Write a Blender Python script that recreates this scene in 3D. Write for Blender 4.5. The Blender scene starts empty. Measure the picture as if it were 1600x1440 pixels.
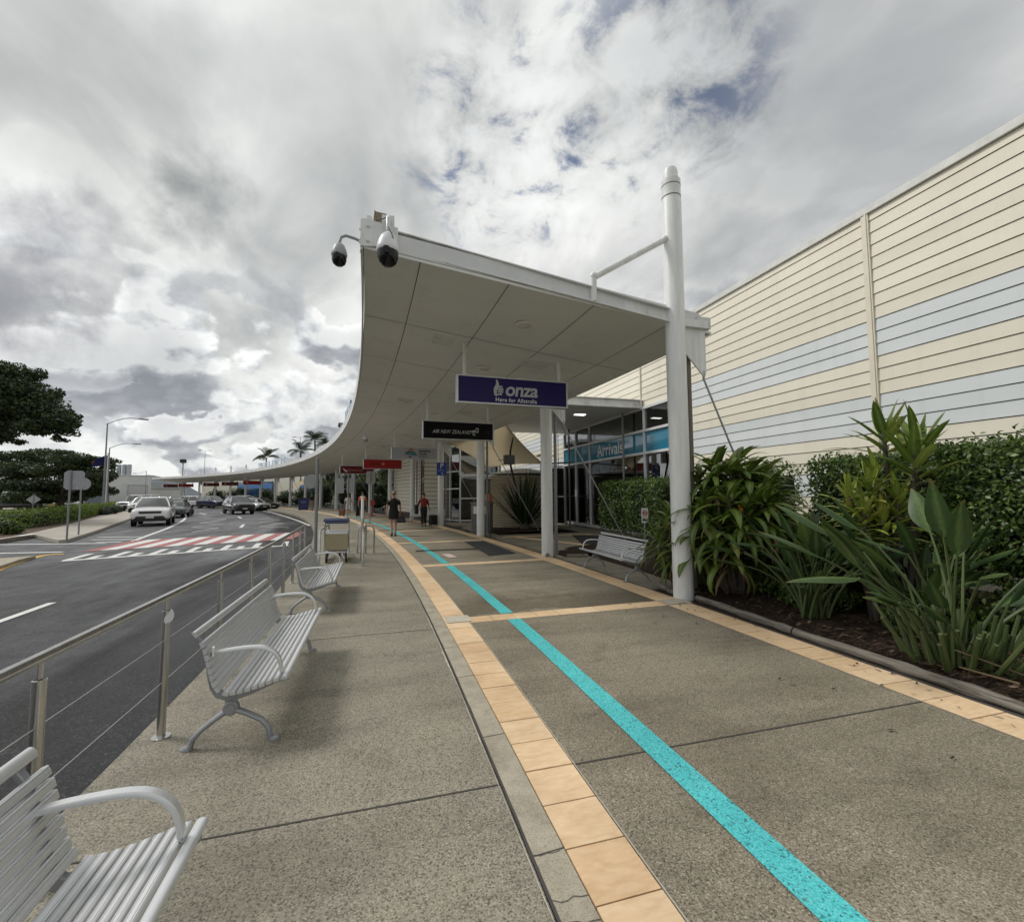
import bpy, bmesh, math, random
import numpy as np
from mathutils import Vector, Matrix, noise as mnoise
random.seed(11); RNG = np.random.default_rng(11)
S = bpy.context.scene
COL = S.collection
PI = math.pi
# ---------------------------------------------------------------- camera
F_, H_, HOR, VPX, ROLL = 720., 1.6, 771., 594., .006
pit = math.atan((HOR-720)/F_); yaw = math.atan((800-VPX)/(F_/math.cos(pit)))
fh = np.array([math.sin(yaw), math.cos(yaw), 0]); rr0 = np.array([math.cos(yaw), -math.sin(yaw), 0]); zz = np.array([0, 0, 1.])
fw = fh*math.cos(pit)+zz*math.sin(pit); up0 = -fh*math.sin(pit)+zz*math.cos(pit)
rr = rr0*math.cos(ROLL)-up0*math.sin(ROLL); upv = up0*math.cos(ROLL)+rr0*math.sin(ROLL)
CP = np.array([0, 0, H_])
def ray(u, v): return fw+(u-800)/F_*rr+(720-v)/F_*upv
def gnd(u, v, z=0.):
    d = ray(u, v); return CP+d*(z-H_)/d[2]
def atY(u, v, Y):
    d = ray(u, v); return CP+d*(Y/d[1])
def atX(u, v, X):
    d = ray(u, v); return CP+d*(X/d[0])
def atD(u, v, D): return CP+ray(u, v)*D       # point at depth D along the view axis
cam = bpy.data.cameras.new('camera'); camo = bpy.data.objects.new('camera', cam); COL.objects.link(camo)
m = Matrix.Identity(4)
for i in range(3):
    m[i][0] = rr[i]; m[i][1] = upv[i]; m[i][2] = -fw[i]
m[2][3] = H_
camo.matrix_world = m
cam.sensor_width = 36; cam.lens = 36*F_/1600; cam.clip_end = 6000; cam.clip_start = .05
S.camera = camo
S.view_settings.view_transform = 'Standard'; S.view_settings.look = 'None'
S.view_settings.exposure = 0.58; S.view_settings.gamma = 1; S.view_settings.use_curve_mapping = False
# ---------------------------------------------------------------- sun + sky
SUN_EL, SUN_AZ = math.radians(48), math.radians(-62)      # azimuth measured from +Y towards +X
sl = bpy.data.lights.new('sun', 'SUN'); so = bpy.data.objects.new('sun', sl); COL.objects.link(so)
sl.energy = 1.3; sl.angle = math.radians(16); sl.color = (1, .965, .91)
sd = Vector((math.sin(SUN_AZ)*math.cos(SUN_EL), math.cos(SUN_AZ)*math.cos(SUN_EL), math.sin(SUN_EL)))
so.rotation_euler = sd.to_track_quat('Z', 'Y').to_euler(); so.location = (-20, 10, 30)
W = bpy.data.worlds.new('World'); S.world = W; W.use_nodes = True
wt = W.node_tree; wt.nodes.clear()
def wn(t, **k):
    n = wt.nodes.new(t)
    for a, b in k.items(): setattr(n, a, b)
    return n
def wmath(op, a, b=None, c=None, clamp=False):
    n = wn('ShaderNodeMath', operation=op, use_clamp=clamp)
    for i, q in enumerate((a, b, c)):
        if q is None: continue
        if isinstance(q, (int, float)): n.inputs[i].default_value = q
        else: wt.links.new(q, n.inputs[i])
    return n.outputs[0]
def wvec(op, a, b=None, scale=None):
    n = wn('ShaderNodeVectorMath', operation=op)
    for i, q in enumerate((a, b)):
        if q is None: continue
        if isinstance(q, (tuple, list)): n.inputs[i].default_value = q
        else: wt.links.new(q, n.inputs[i])
    if scale is not None:
        if isinstance(scale, (int, float)): n.inputs['Scale'].default_value = scale
        else: wt.links.new(scale, n.inputs['Scale'])
    return n
def wnoise(vec, scale, detail, rough, dist=0.):
    n = wn('ShaderNodeTexNoise'); wt.links.new(vec, n.inputs['Vector'])
    n.inputs['Scale'].default_value = scale; n.inputs['Detail'].default_value = detail
    n.inputs['Roughness'].default_value = rough; n.inputs['Distortion'].default_value = dist
    return n.outputs['Fac']
def wramp(f, stops):
    n = wn('ShaderNodeValToRGB'); e = n.color_ramp.elements
    while len(e) < len(stops): e.new(.5)
    for q, (p, c) in zip(e, stops):
        q.position = p; q.color = (*c, 1) if isinstance(c, (tuple, list)) else (c, c, c, 1)
    wt.links.new(f, n.inputs[0]); return n.outputs[0]
def wsmooth(f, a, b):
    n = wn('ShaderNodeMapRange', interpolation_type='SMOOTHSTEP'); wt.links.new(f, n.inputs[0])
    n.inputs[1].default_value = a; n.inputs[2].default_value = b; return n.outputs[0]
def wmix(f, a, b, blend='MIX'):
    n = wn('ShaderNodeMix', data_type='RGBA', blend_type=blend)
    for i, q in ((0, f), (6, a), (7, b)):
        if isinstance(q, (int, float)): n.inputs[i].default_value = q
        elif isinstance(q, tuple): n.inputs[i].default_value = (*q, 1)
        else: wt.links.new(q, n.inputs[i])
    return n.outputs[2]
tcd = wn('ShaderNodeTexCoord').outputs['Generated']
D = wvec('NORMALIZE', tcd).outputs[0]
sx = wn('ShaderNodeSeparateXYZ'); wt.links.new(D, sx.inputs[0]); dz = sx.outputs[2]
zc = wmath('MAXIMUM', dz, 0.0)
den = wmath('DIVIDE', 1.0, wmath('ADD', zc, 0.34))
Pv = wvec('SCALE', D, scale=den).outputs[0]                      # cloud deck, flattens towards the horizon
# soft wind-drawn upper layer
mp = wn('ShaderNodeMapping'); wt.links.new(Pv, mp.inputs[0]); mp.inputs['Rotation'].default_value = (0, 0, .75); mp.inputs['Scale'].default_value = (1.25, .85, 1); mp.inputs['Location'].default_value = (3.7, 1.2, 0)
wp = mp.outputs[0]
nA = wnoise(wp, 2.6, 9, .50, .35)
nA2 = wnoise(wvec('ADD', wp, (-.10, .07, 0)).outputs[0], 2.6, 9, .50, .35)
shadeA = wmath('ADD', wmath('MULTIPLY', wmath('SUBTRACT', nA2, nA), -1.5), .5)
nB = wnoise(wvec('ADD', Pv, (9.1, 4.2, 0)).outputs[0], 1.3, 4, .5, .2)
upper = wmath('ADD', wmath('MULTIPLY', nA, .9), wmath('MULTIPLY', nB, .75))
upperC = wramp(wmath('SUBTRACT', upper, .32), [(.24, (.90, .895, .885)), (.38, (.72, .72, .72)), (.48, (.55, .555, .56)), (.60, (.42, .43, .435)), (.80, (.32, .33, .335))])
upperC = wmix(.45, upperC, wramp(shadeA, [(.32, (.38, .39, .40)), (.5, (.64, .64, .64)), (.68, (.98, .975, .96))]))
# heaped clouds nearer the horizon: sampled on the direction itself, bright rims and grey bellies
def heap(loc, sc, lo, hi, zs_):
    mq = wn('ShaderNodeMapping'); wt.links.new(D, mq.inputs[0]); mq.inputs['Scale'].default_value = (1, 1, zs_); mq.inputs['Location'].default_value = loc
    q = mq.outputs[0]; n0 = wnoise(q, sc, 13, .50, .1); n1 = wnoise(wvec('ADD', q, (-.010, .0, .040)).outputs[0], sc, 13, .50, .1)
    sh = wmath('ADD', wmath('MULTIPLY', wmath('SUBTRACT', n0, n1), 3.6), .5)
    body = wramp(n0, [(lo, (.84, .84, .835)), (lo+.035, (.62, .63, .65)), (lo+.09, (.42, .43, .46)), (lo+.22, (.30, .315, .345))])
    lit = wramp(sh, [(.30, (.22, .235, .265)), (.48, (.38, .395, .43)), (.58, (.70, .71, .72)), (.70, (1.0, .995, .98))])
    return wmix(.5, body, lit), wsmooth(n0, lo-.005, hi)
c1, m1 = heap((.3, 2.6, .4), 5.2, .44, .475, 1.35)
c2, m2 = heap((4.3, 1.1, 2.4), 9.0, .50, .53, 1.5)
cl = wmix(wmath('MULTIPLY', m1, wmath('MULTIPLY', wsmooth(dz, .44, .30), .95)), upperC, c1)
# pale bright strip of far cloud just above the horizon, with small heaps in front
hz = wmath('MULTIPLY', wsmooth(dz, .17, .03), wmath('ADD', .25, wmath('MULTIPLY', m2, -.1)))
cl = wmix(wmath('MULTIPLY', wsmooth(dz, .13, .05), .75), cl, (.80, .805, .79))
cl = wmix(wmath('MULTIPLY', m2, wmath('MULTIPLY', wsmooth(dz, .24, .10), .85)), cl, c2)
def toward(u, v):
    d = ray(u, v); return tuple(d/np.linalg.norm(d))
nP = wnoise(D, 9, 10, .55, .2); nP2 = wnoise(D, 20, 8, .6, .3)
def puff(u, v, r0, r1, col, k_):
    global cl
    f = wmath('ADD', wvec('DOT_PRODUCT', D, toward(u, v)).outputs['Value'], wmath('ADD', wmath('MULTIPLY', wmath('SUBTRACT', nP, .5), .022), wmath('MULTIPLY', wmath('SUBTRACT', nP2, .5), .008)))
    cl = wmix(wmath('MULTIPLY', wsmooth(f, math.cos(math.radians(r1)), 2-math.cos(math.radians(r0))), k_), cl, col)
puff(325, 322, 7., 5.6, (.26, .275, .28), 1.); puff(75, 398, 6, 7.5, (.30, .305, .335), 1.); puff(20, 440, 6, 7.5, (.33, .335, .36), 1.); puff(60, 60, 10, 14, (.36, .36, .365), .8); puff(560, 90, 14, 18, (.42, .425, .43), .7); puff(1330, 120, 14, 22, (.42, .43, .45), .75); puff(200, 545, 8, 8, (.34, .35, .37), .45)
# glow of the hidden sun behind the deck
dt = wvec('DOT_PRODUCT', D, tuple(sd)).outputs['Value']
gl = wmath('POWER', wmath('MAXIMUM', dt, 0.), 3.0)
cl = wmix(1.0, cl, wramp(gl, [(0, .88), (.5, 1.0), (1, 1.3)]), 'MULTIPLY')
# blue gaps
sky = wn('ShaderNodeTexSky', sky_type='NISHITA'); sky.sun_disc = False
sky.sun_elevation = SUN_EL; sky.sun_rotation = SUN_AZ
blue = wmix(1.0, wvec('SCALE', sky.outputs[0], scale=.06).outputs[0], (.80, .92, 1.12), 'MULTIPLY')
g1 = wsmooth(wvec('DOT_PRODUCT', D, toward(810, 220)).outputs['Value'], .968, .999)
g2 = wsmooth(wvec('DOT_PRODUCT', D, toward(1020, 160)).outputs['Value'], .972, .999)
gap = wmath('MAXIMUM', g1, wmath('MULTIPLY', g2, .8))
nG = wnoise(wvec('ADD', Pv, (1.3, 7.7, 0)).outputs[0], 9.5, 11, .62, .3)
gm = wmath('MULTIPLY', gap, wsmooth(nG, .52, .70))
cl = wmix(wmath('MULTIPLY', gap, wmath('MULTIPLY', wsmooth(nG, .56, .40), .35)), cl, (.80, .81, .83))
cl = wmix(wmath('MULTIPLY', gm, .85), cl, blue)
cl = wmix(wsmooth(dz, -.02, -.10), cl, (.22, .22, .21))
gam = wn('ShaderNodeGamma'); wt.links.new(cl, gam.inputs[0]); gam.inputs[1].default_value = 1.32; cl = wmix(1.0, gam.outputs[0], (.99, 1.0, .985), 'MULTIPLY')      # contrast of the cloud deck
bg = wn('ShaderNodeBackground'); wt.links.new(cl, bg.inputs[0]); bg.inputs[1].default_value = 1.0
wo = wn('ShaderNodeOutputWorld'); wt.links.new(bg.outputs[0], wo.inputs[0])
# ---------------------------------------------------------------- materials
CX_ = -145.45
def M(name, col, rough=.6, metal=0., var=0., vscale=3., detail=6., bump=0., bscale=60., spec=.5, col2=None, coat=0., stretch=None, emit=0., sub=0.):
    ma = bpy.data.materials.new(name); ma.use_nodes = True; nt = ma.node_tree; b = nt.nodes['Principled BSDF']
    b.inputs['Roughness'].default_value = rough; b.inputs['Metallic'].default_value = metal; b.inputs['Specular IOR Level'].default_value = spec
    b.inputs['Base Color'].default_value = (*col, 1); b.inputs['Coat Weight'].default_value = coat
    tc = nt.nodes.new('ShaderNodeTexCoord').outputs['Object']
    if stretch:
        mpn = nt.nodes.new('ShaderNodeMapping'); nt.links.new(tc, mpn.inputs[0]); mpn.inputs['Scale'].default_value = stretch; tc = mpn.outputs[0]
    if var or col2:
        n = nt.nodes.new('ShaderNodeTexNoise'); n.inputs['Scale'].default_value = vscale; n.inputs['Detail'].default_value = detail; n.inputs['Roughness'].default_value = .62
        nt.links.new(tc, n.inputs['Vector'])
        r = nt.nodes.new('ShaderNodeValToRGB'); e = r.color_ramp.elements
        c2 = col2 if col2 else tuple(min(1, q*(1+var)) for q in col)
        c1 = tuple(q*(1-var) for q in col) if not col2 else col
        e[0].position = .33; e[0].color = (*c1, 1); e[1].position = .67; e[1].color = (*c2, 1)
        nt.links.new(n.outputs['Fac'], r.inputs[0]); nt.links.new(r.outputs[0], b.inputs['Base Color'])
    if bump:
        n = nt.nodes.new('ShaderNodeTexNoise'); n.inputs['Scale'].default_value = bscale; n.inputs['Detail'].default_value = 5
        nt.links.new(tc, n.inputs['Vector']); bp = nt.nodes.new('ShaderNodeBump'); bp.inputs['Strength'].default_value = bump; bp.inputs['Distance'].default_value = .01
        nt.links.new(n.outputs['Fac'], bp.inputs['Height']); nt.links.new(bp.outputs[0], b.inputs['Normal'])
    if emit:
        b.inputs['Emission Color'].default_value = (*col, 1); b.inputs['Emission Strength'].default_value = emit
    return ma
class NT:                                    # small node-graph helper for the richer materials
    def __init__(s, name, rough=.7, spec=.4):
        s.m = bpy.data.materials.new(name); s.m.use_nodes = True; s.t = s.m.node_tree; s.b = s.t.nodes['Principled BSDF']
        s.b.inputs['Roughness'].default_value = rough; s.b.inputs['Specular IOR Level'].default_value = spec
        s.tc = s.t.nodes.new('ShaderNodeTexCoord').outputs['Object']
    def lk(s, a, b): s.t.links.new(a, b)
    def noise(s, sc, det=4, ro=.55, dist=0., vec=None):
        n = s.t.nodes.new('ShaderNodeTexNoise'); s.lk(vec or s.tc, n.inputs['Vector'])
        for k, q in (('Scale', sc), ('Detail', det), ('Roughness', ro), ('Distortion', dist)): n.inputs[k].default_value = q
        return n.outputs['Fac']
    def voro(s, sc, out='Color', feat='F1', vec=None):
        n = s.t.nodes.new('ShaderNodeTexVoronoi'); n.feature = feat; n.inputs['Scale'].default_value = sc; s.lk(vec or s.tc, n.inputs['Vector']); return n.outputs[out]
    def mapv(s, scale=(1, 1, 1), rot=(0, 0, 0)):
        n = s.t.nodes.new('ShaderNodeMapping'); s.lk(s.tc, n.inputs[0]); n.inputs['Scale'].default_value = scale; n.inputs['Rotation'].default_value = rot; return n.outputs[0]
    def ramp(s, f, stops):
        n = s.t.nodes.new('ShaderNodeValToRGB'); e = n.color_ramp.elements
        while len(e) < len(stops): e.new(.5)
        for q, (p, c) in zip(e, stops):
            q.position = p; q.color = (*c, 1) if isinstance(c, tuple) else (c, c, c, 1)
        s.lk(f, n.inputs[0]); return n.outputs[0]
    def mix(s, f, a, b, blend='MIX'):
        n = s.t.nodes.new('ShaderNodeMix'); n.data_type = 'RGBA'; n.blend_type = blend
        for i, q in ((0, f), (6, a), (7, b)):
            if isinstance(q, (int, float)): n.inputs[i].default_value = q
            elif isinstance(q, tuple): n.inputs[i].default_value = (*q, 1)
            else: s.lk(q, n.inputs[i])
        return n.outputs[2]
    def sep(s, v):
        n = s.t.nodes.new('ShaderNodeSeparateColor'); s.lk(v, n.inputs[0]); return n.outputs
    def xyz(s, v=None):
        n = s.t.nodes.new('ShaderNodeSeparateXYZ'); s.lk(v or s.tc, n.inputs[0]); return n.outputs
    def math(s, op, a, b=0., clamp=False):
        n = s.t.nodes.new('ShaderNodeMath'); n.operation = op; n.use_clamp = clamp
        for i, q in enumerate((a, b)):
            if isinstance(q, (int, float)): n.inputs[i].default_value = q
            else: s.lk(q, n.inputs[i])
        return n.outputs[0]
    def island(s): return s.t.nodes.new('ShaderNodeNewGeometry').outputs['Random Per Island']
    def col(s, c): s.lk(c, s.b.inputs['Base Color'])
    def rough(s, c): s.lk(c, s.b.inputs['Roughness'])
    def bump(s, h, st=.3, d=.01):
        n = s.t.nodes.new('ShaderNodeBump'); n.inputs['Strength'].default_value = st; n.inputs['Distance'].default_value = d
        s.lk(h, n.inputs['Height']); s.lk(n.outputs[0], s.b.inputs['Normal'])
# exposed aggregate concrete: pale paste with dark and light stones, big stains
def aggregate(name, base, dark, light, stone=150., wet=True):
    k = NT(name, .75, .3)
    v = k.sep(k.voro(stone)); v2 = k.sep(k.voro(stone*.95))
    fine = k.noise(stone*.7, 3, .65)
    c = k.ramp(v[0], [(0., dark), (.10, dark), (.24, base), (.80, base), (.93, light)])
    c = k.mix(.40, c, k.ramp(fine, [(.30, dark), (.48, base), (.74, light)]))
    c = k.mix(k.ramp(v2[1], [(.10, .6), (.17, 0.)]), c, tuple(q*.55 for q in dark))
    big = k.noise(.55, 7, .62, .3)
    c = k.mix(1., c, k.ramp(big, [(.32, (.72, .71, .69)), (.5, (.97, .97, .97)), (.68, (1.12, 1.12, 1.10))]), 'MULTIPLY')
    drag = k.noise(1., 7, .65, .4, k.mapv((.5, 2.4, 1)))
    c = k.mix(1., c, k.ramp(drag, [(.34, (.80, .79, .77)), (.5, (1, 1, 1)), (.68, (1.10, 1.09, 1.06))]), 'MULTIPLY')
    c = k.mix(k.ramp(k.voro(2.6, 'Distance'), [(.018, .75), (.030, 0.)]), c, (.055, .05, .045))
    st = k.noise(1.9, 8, .7, .8)
    c = k.mix(1., c, k.ramp(st, [(.28, (.70, .68, .66)), (.42, (1, 1, 1)), (1, (1, 1, 1))]), 'MULTIPLY')
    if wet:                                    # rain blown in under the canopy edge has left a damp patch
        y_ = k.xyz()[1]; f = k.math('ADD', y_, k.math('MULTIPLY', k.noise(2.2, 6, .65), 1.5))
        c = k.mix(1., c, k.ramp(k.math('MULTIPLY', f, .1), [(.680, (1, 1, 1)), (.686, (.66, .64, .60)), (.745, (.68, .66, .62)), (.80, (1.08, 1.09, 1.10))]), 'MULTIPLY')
    k.col(c); k.rough(k.ramp(big, [(.3, .50), (.6, .75)])); k.bump(v[1], .4, .004); return k.m
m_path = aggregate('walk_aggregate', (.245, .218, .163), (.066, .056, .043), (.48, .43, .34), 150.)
m_foot = aggregate('foot_aggregate', (.268, .247, .195), (.086, .076, .06), (.44, .405, .325), 140., False)
k = NT('curb_concrete', .8, .3)
c = k.ramp(k.noise(5, 8, .65), [(.3, (.27, .24, .185)), (.5, (.38, .345, .27)), (.72, (.46, .42, .335))])
c = k.mix(1., c, k.ramp(k.noise(160, 2, .6), [(.30, (.62, .6, .58)), (.5, (1, 1, 1))]), 'MULTIPLY'); k.col(c); k.bump(k.noise(140, 3), .25, .004); m_curb = k.m
k = NT('sandstone_tile', .62, .35)
r = k.island()
c = k.ramp(r, [(0, (.66, .47, .29)), (.25, (.77, .59, .39)), (.5, (.62, .42, .25)), (.75, (.80, .64, .45)), (1, (.70, .51, .32))])
c = k.mix(.55, c, k.ramp(k.noise(1., 8, .62, .6, k.mapv((9, 26, 9))), [(.3, (.60, .40, .21)), (.52, (.77, .55, .33)), (.7, (.86, .68, .46))]))
c = k.mix(1., c, k.ramp(k.noise(.8, 6, .6), [(.3, (.72, .69, .66)), (.55, (1, 1, 1))]), 'MULTIPLY'); k.col(c); k.bump(k.noise(60, 5), .15, .004); m_tile = k.m
m_tile_pale = M('pale_tile', (.50, .46, .38), .7, var=.12, vscale=14)
k = NT('asphalt', .62, .2)
v = k.sep(k.voro(85))
fresh = k.ramp(v[0], [(0, (.006, .006, .007)), (.55, (.014, .014, .015)), (.85, (.028, .028, .029)), (1, (.06, .058, .055))])
worn = k.ramp(v[0], [(0, (.060, .061, .065)), (.6, (.115, .117, .122)), (.9, (.16, .16, .165)), (1, (.21, .21, .21))])
x_, y_ = k.xyz()[0], k.xyz()[1]
lat = k.math('ADD', k.math('SQRT', k.math('ADD', k.math('POWER', k.math('SUBTRACT', x_, CX_), 2.), k.math('POWER', k.math('SUBTRACT', y_, 3.), 2.))), CX_)   # distance from the kerb line
lane = k.noise(.5, 7, .62, .6, k.mapv((1.3, .28, 1), (0, 0, .25)))
f1 = k.ramp(k.math('ADD', k.math('MULTIPLY', lat, -.1), k.math('MULTIPLY', lane, .22)), [(.40, .0), (.47, .30), (.62, .45)])
f2 = k.math('MULTIPLY', k.ramp(k.math('ADD', k.math('MULTIPLY', y_, .02), k.math('MULTIPLY', lane, .12)), [(.30, .0), (.40, 1.)]), k.ramp(k.math('MULTIPLY', lat, -.1), [(.31, 0.), (.345, 1.)]))
c = k.mix(k.math('MAXIMUM', f1, k.math('MULTIPLY', f2, .95)), fresh, worn)
c = k.mix(1., c, k.ramp(k.noise(1.6, 8, .65, .7), [(.33, (.62, .62, .63)), (.5, (1, 1, 1)), (.68, (1.3, 1.3, 1.3))]), 'MULTIPLY')
c = k.mix(1., c, k.ramp(lane, [(.34, (.72, .72, .72)), (.5, (1, 1, 1)), (.66, (1.18, 1.18, 1.18))]), 'MULTIPLY')
k.col(c); k.rough(k.ramp(lane, [(.40, .66), (.60, .42)])); k.bump(v[1], .5, .006); m_asph = k.m
def paint(name, col, worn=.5):
    k = NT(name, .6, .4)
    n = k.math('ADD', k.math('MULTIPLY', k.noise(220, 3, .7), .55), k.math('MULTIPLY', k.noise(3.5, 6, .65), .45))
    k.col(k.ramp(n, [(.30, tuple(q*.35+.02 for q in col)), (.30+.16*worn, tuple(q*.82 for q in col)), (.62, col)])); k.bump(k.noise(200, 3), .3, .004); return k.m
m_white = paint('white_road_paint', (.72, .72, .70)); m_redp = paint('red_road_paint', (.40, .13, .125), .9); m_yellow = paint('yellow_road_paint', (.68, .44, .07))
k = NT('turquoise_paint', .6, .4)
sp = k.noise(95, 3, .8); vq = k.sep(k.voro(120))
wr = k.noise(6, 7, .7, .5)
c = k.ramp(sp, [(.26, (.04, .20, .22)), (.42, (.06, .46, .49)), (.58, (.11, .62, .62)), (.76, (.32, .76, .74))])
c = k.mix(k.ramp(vq[0], [(.07, .8), (.12, 0.)]), c, (.02, .11, .12))
c = k.mix(k.ramp(k.math('ADD', k.math('MULTIPLY', sp, .55), k.math('MULTIPLY', wr, .45)), [(.36, .9), (.42, 0.)]), c, (.20, .19, .16))
c = k.mix(1., c, k.ramp(k.noise(1.3, 6), [(.3, (.78, .82, .84)), (.6, (1, 1, 1))]), 'MULTIPLY'); k.col(c); k.bump(sp, .3, .004); m_turq = k.m
k = NT('mulch', .9, .2)
v = k.sep(k.voro(38, vec=k.mapv((1, 2.2, 1))))
k.col(k.mix(.5, k.ramp(v[0], [(0, (.012, .008, .006)), (.5, (.035, .022, .015)), (.85, (.075, .05, .035)), (1, (.16, .12, .09))]), k.ramp(k.noise(9, 8, .7), [(.3, (.01, .007, .005)), (.7, (.06, .042, .03))]))); k.bump(v[1], 1., .03); m_mulch = k.m
m_soil2 = M('brown_mulch', (.085, .055, .038), .95, var=.5, vscale=6, bump=.6, bscale=30)
k = NT('weathered_timber', .9, .2)
g = k.noise(1., 9, .68, .8, k.mapv((30, 2.2, 30)))
k.col(k.ramp(g, [(.28, (.035, .03, .025)), (.42, (.13, .115, .095)), (.6, (.24, .22, .185)), (.75, (.16, .135, .10))])); k.bump(g, .9, .015); m_timber = k.m
m_whitep = M('white_painted_steel', (.70, .71, .70), .42, var=.10, vscale=2.2, detail=9, bump=.03, bscale=90, stretch=(5, 5, .7))
k = NT('white_painted_beam', .5, .4)
n = k.noise(1., 7, .65, .3, k.mapv((3, 3, 1)))
k.col(k.ramp(n, [(.30, (.38, .37, .33)), (.42, (.62, .62, .60)), (.6, (.70, .705, .70))])); m_beam = k.m
k = NT('soffit_sheet', .55, .35)
k.col(k.mix(1., k.ramp(k.noise(.7, 6, .6), [(.3, (.63, .635, .605)), (.7, (.69, .695, .665))]), k.ramp(k.noise(2.6, 7, .7), [(.25, (.86, .85, .83)), (.45, (1, 1, 1))]), 'MULTIPLY')); m_soffit = k.m
m_joint = M('dark_joint', (.06, .055, .05), .8)
m_roof = M('roof_sheet', (.62, .63, .63), .5, var=.06)
m_alu = M('brushed_aluminium', (.62, .63, .64), .32, .85, var=.06, vscale=6)
m_slat = M('anodised_slat', (.66, .67, .68), .38, .55, var=.05, vscale=5, stretch=(60, 1, 60))
m_frame = M('cast_grey_frame', (.30, .31, .33), .45, .45, var=.1, vscale=12, bump=.05, bscale=120)
m_steel = M('stainless_steel', (.56, .555, .54), .24, 1., var=.12, vscale=5, stretch=(4, 4, 1))
m_galv = M('galvanised_steel', (.36, .37, .38), .5, .6, var=.12, vscale=8)
m_signback = M('sign_back_aluminium', (.34, .345, .355), .55, .35, var=.08, vscale=4)
m_pole = M('grey_pole_paint', (.24, .25, .26), .5, .2, var=.1)
m_brownpipe = M('bronze_downpipe', (.16, .135, .11), .5, .1, var=.1)
m_black = M('black_plastic', (.012, .012, .013), .4)
m_blackgl = M('black_dome', (.006, .006, .007), .18, spec=.35)
m_rubber = M('rubber', (.015, .015, .016), .75)
m_camw = M('camera_housing', (.66, .67, .68), .35, var=.05)
m_graycam = M('grey_camera_housing', (.30, .31, .32), .45)
m_tan = M('tan_box', (.20, .155, .10), .6, var=.15)
m_mat = M('charcoal_mat', (.022, .023, .025), .9, var=.3, vscale=90, bump=.4, bscale=250)
m_grate = M('drain_grate', (.03, .03, .031), .6, .3)
# lap siding, colours in blocks of three boards
k = NT('cream_board', .6, .3)
w = k.noise(1.1, 6, .6, 0, k.mapv((1, .5, 2.)))
c = k.mix(1., k.ramp(w, [(.3, (.71, .665, .55)), (.7, (.75, .71, .60))]), k.ramp(k.island(), [(0, (.95, .95, .95)), (1, (1.03, 1.03, 1.03))]), 'MULTIPLY'); c = k.mix(1., c, k.ramp(k.noise(1., 6, .6, 0, k.mapv((1, 3.5, .3))), [(.32, (.955, .95, .94)), (.5, (1, 1, 1))]), 'MULTIPLY'); k.col(c); k.bump(k.noise(18, 4, .5, 0, k.mapv((1, 1, 3))), .05, .01); m_cream = k.m
k = NT('pale_blue_board', .6, .3)
w = k.noise(1.1, 6, .6, 0, k.mapv((1, .5, 2.)))
c = k.mix(1., k.ramp(w, [(.3, (.61, .645, .655)), (.7, (.66, .69, .695))]), k.ramp(k.island(), [(0, (.95, .95, .95)), (1, (1.03, 1.03, 1.03))]), 'MULTIPLY'); c = k.mix(1., c, k.ramp(k.noise(1., 6, .6, 0, k.mapv((1, 3.5, .3))), [(.32, (.955, .95, .94)), (.5, (1, 1, 1))]), 'MULTIPLY'); k.col(c); k.bump(k.noise(18, 4, .5, 0, k.mapv((1, 1, 3))), .05, .01); m_bluew = k.m
m_gap = M('board_gap', (.085, .06, .045), .9)
m_seam = M('cream_trim', (.68, .63, .51), .55, var=.05)
m_gutter = M('white_gutter', (.60, .60, .57), .5, var=.1)
m_glassframe = M('white_window_frame', (.66, .67, .68), .4, var=.04)
def glass(name, tint, refl=.04, base=.6):
    ma = bpy.data.materials.new(name); ma.use_nodes = True; t = ma.node_tree; t.nodes.clear()
    o = t.nodes.new('ShaderNodeOutputMaterial'); tr = t.nodes.new('ShaderNodeBsdfTransparent'); tr.inputs[0].default_value = (*tint, 1)
    gs = t.nodes.new('ShaderNodeBsdfGlossy'); gs.inputs['Roughness'].default_value = .015; gs.inputs[0].default_value = (.92, .95, .97, 1)
    fr = t.nodes.new('ShaderNodeFresnel'); fr.inputs[0].default_value = 1.55
    ad = t.nodes.new('ShaderNodeMath'); ad.operation = 'ADD'; ad.use_clamp = True; ad.inputs[1].default_value = refl; t.links.new(fr.outputs[0], ad.inputs[0])
    mx = t.nodes.new('ShaderNodeMixShader'); t.links.new(ad.outputs[0], mx.inputs[0]); t.links.new(tr.outputs[0], mx.inputs[1]); t.links.new(gs.outputs[0], mx.inputs[2]); t.links.new(mx.outputs[0], o.inputs[0])
    return ma
m_glass = glass('dark_tinted_glass', (.26, .30, .32), .15)
m_bandglass = M('teal_band_glass', (.016, .19, .30), .05, spec=.9, coat=.5)
m_carglass = M('car_glass', (.012, .016, .018), .03, spec=1., coat=1.)
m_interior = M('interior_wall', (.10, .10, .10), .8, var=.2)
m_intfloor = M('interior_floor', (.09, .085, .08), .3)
m_lamp = M('lit_ceiling_lamp', (1, .97, .9), .5, emit=3.)
m_lampoff = M('lamp_diffuser', (.66, .64, .59), .4)
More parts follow.
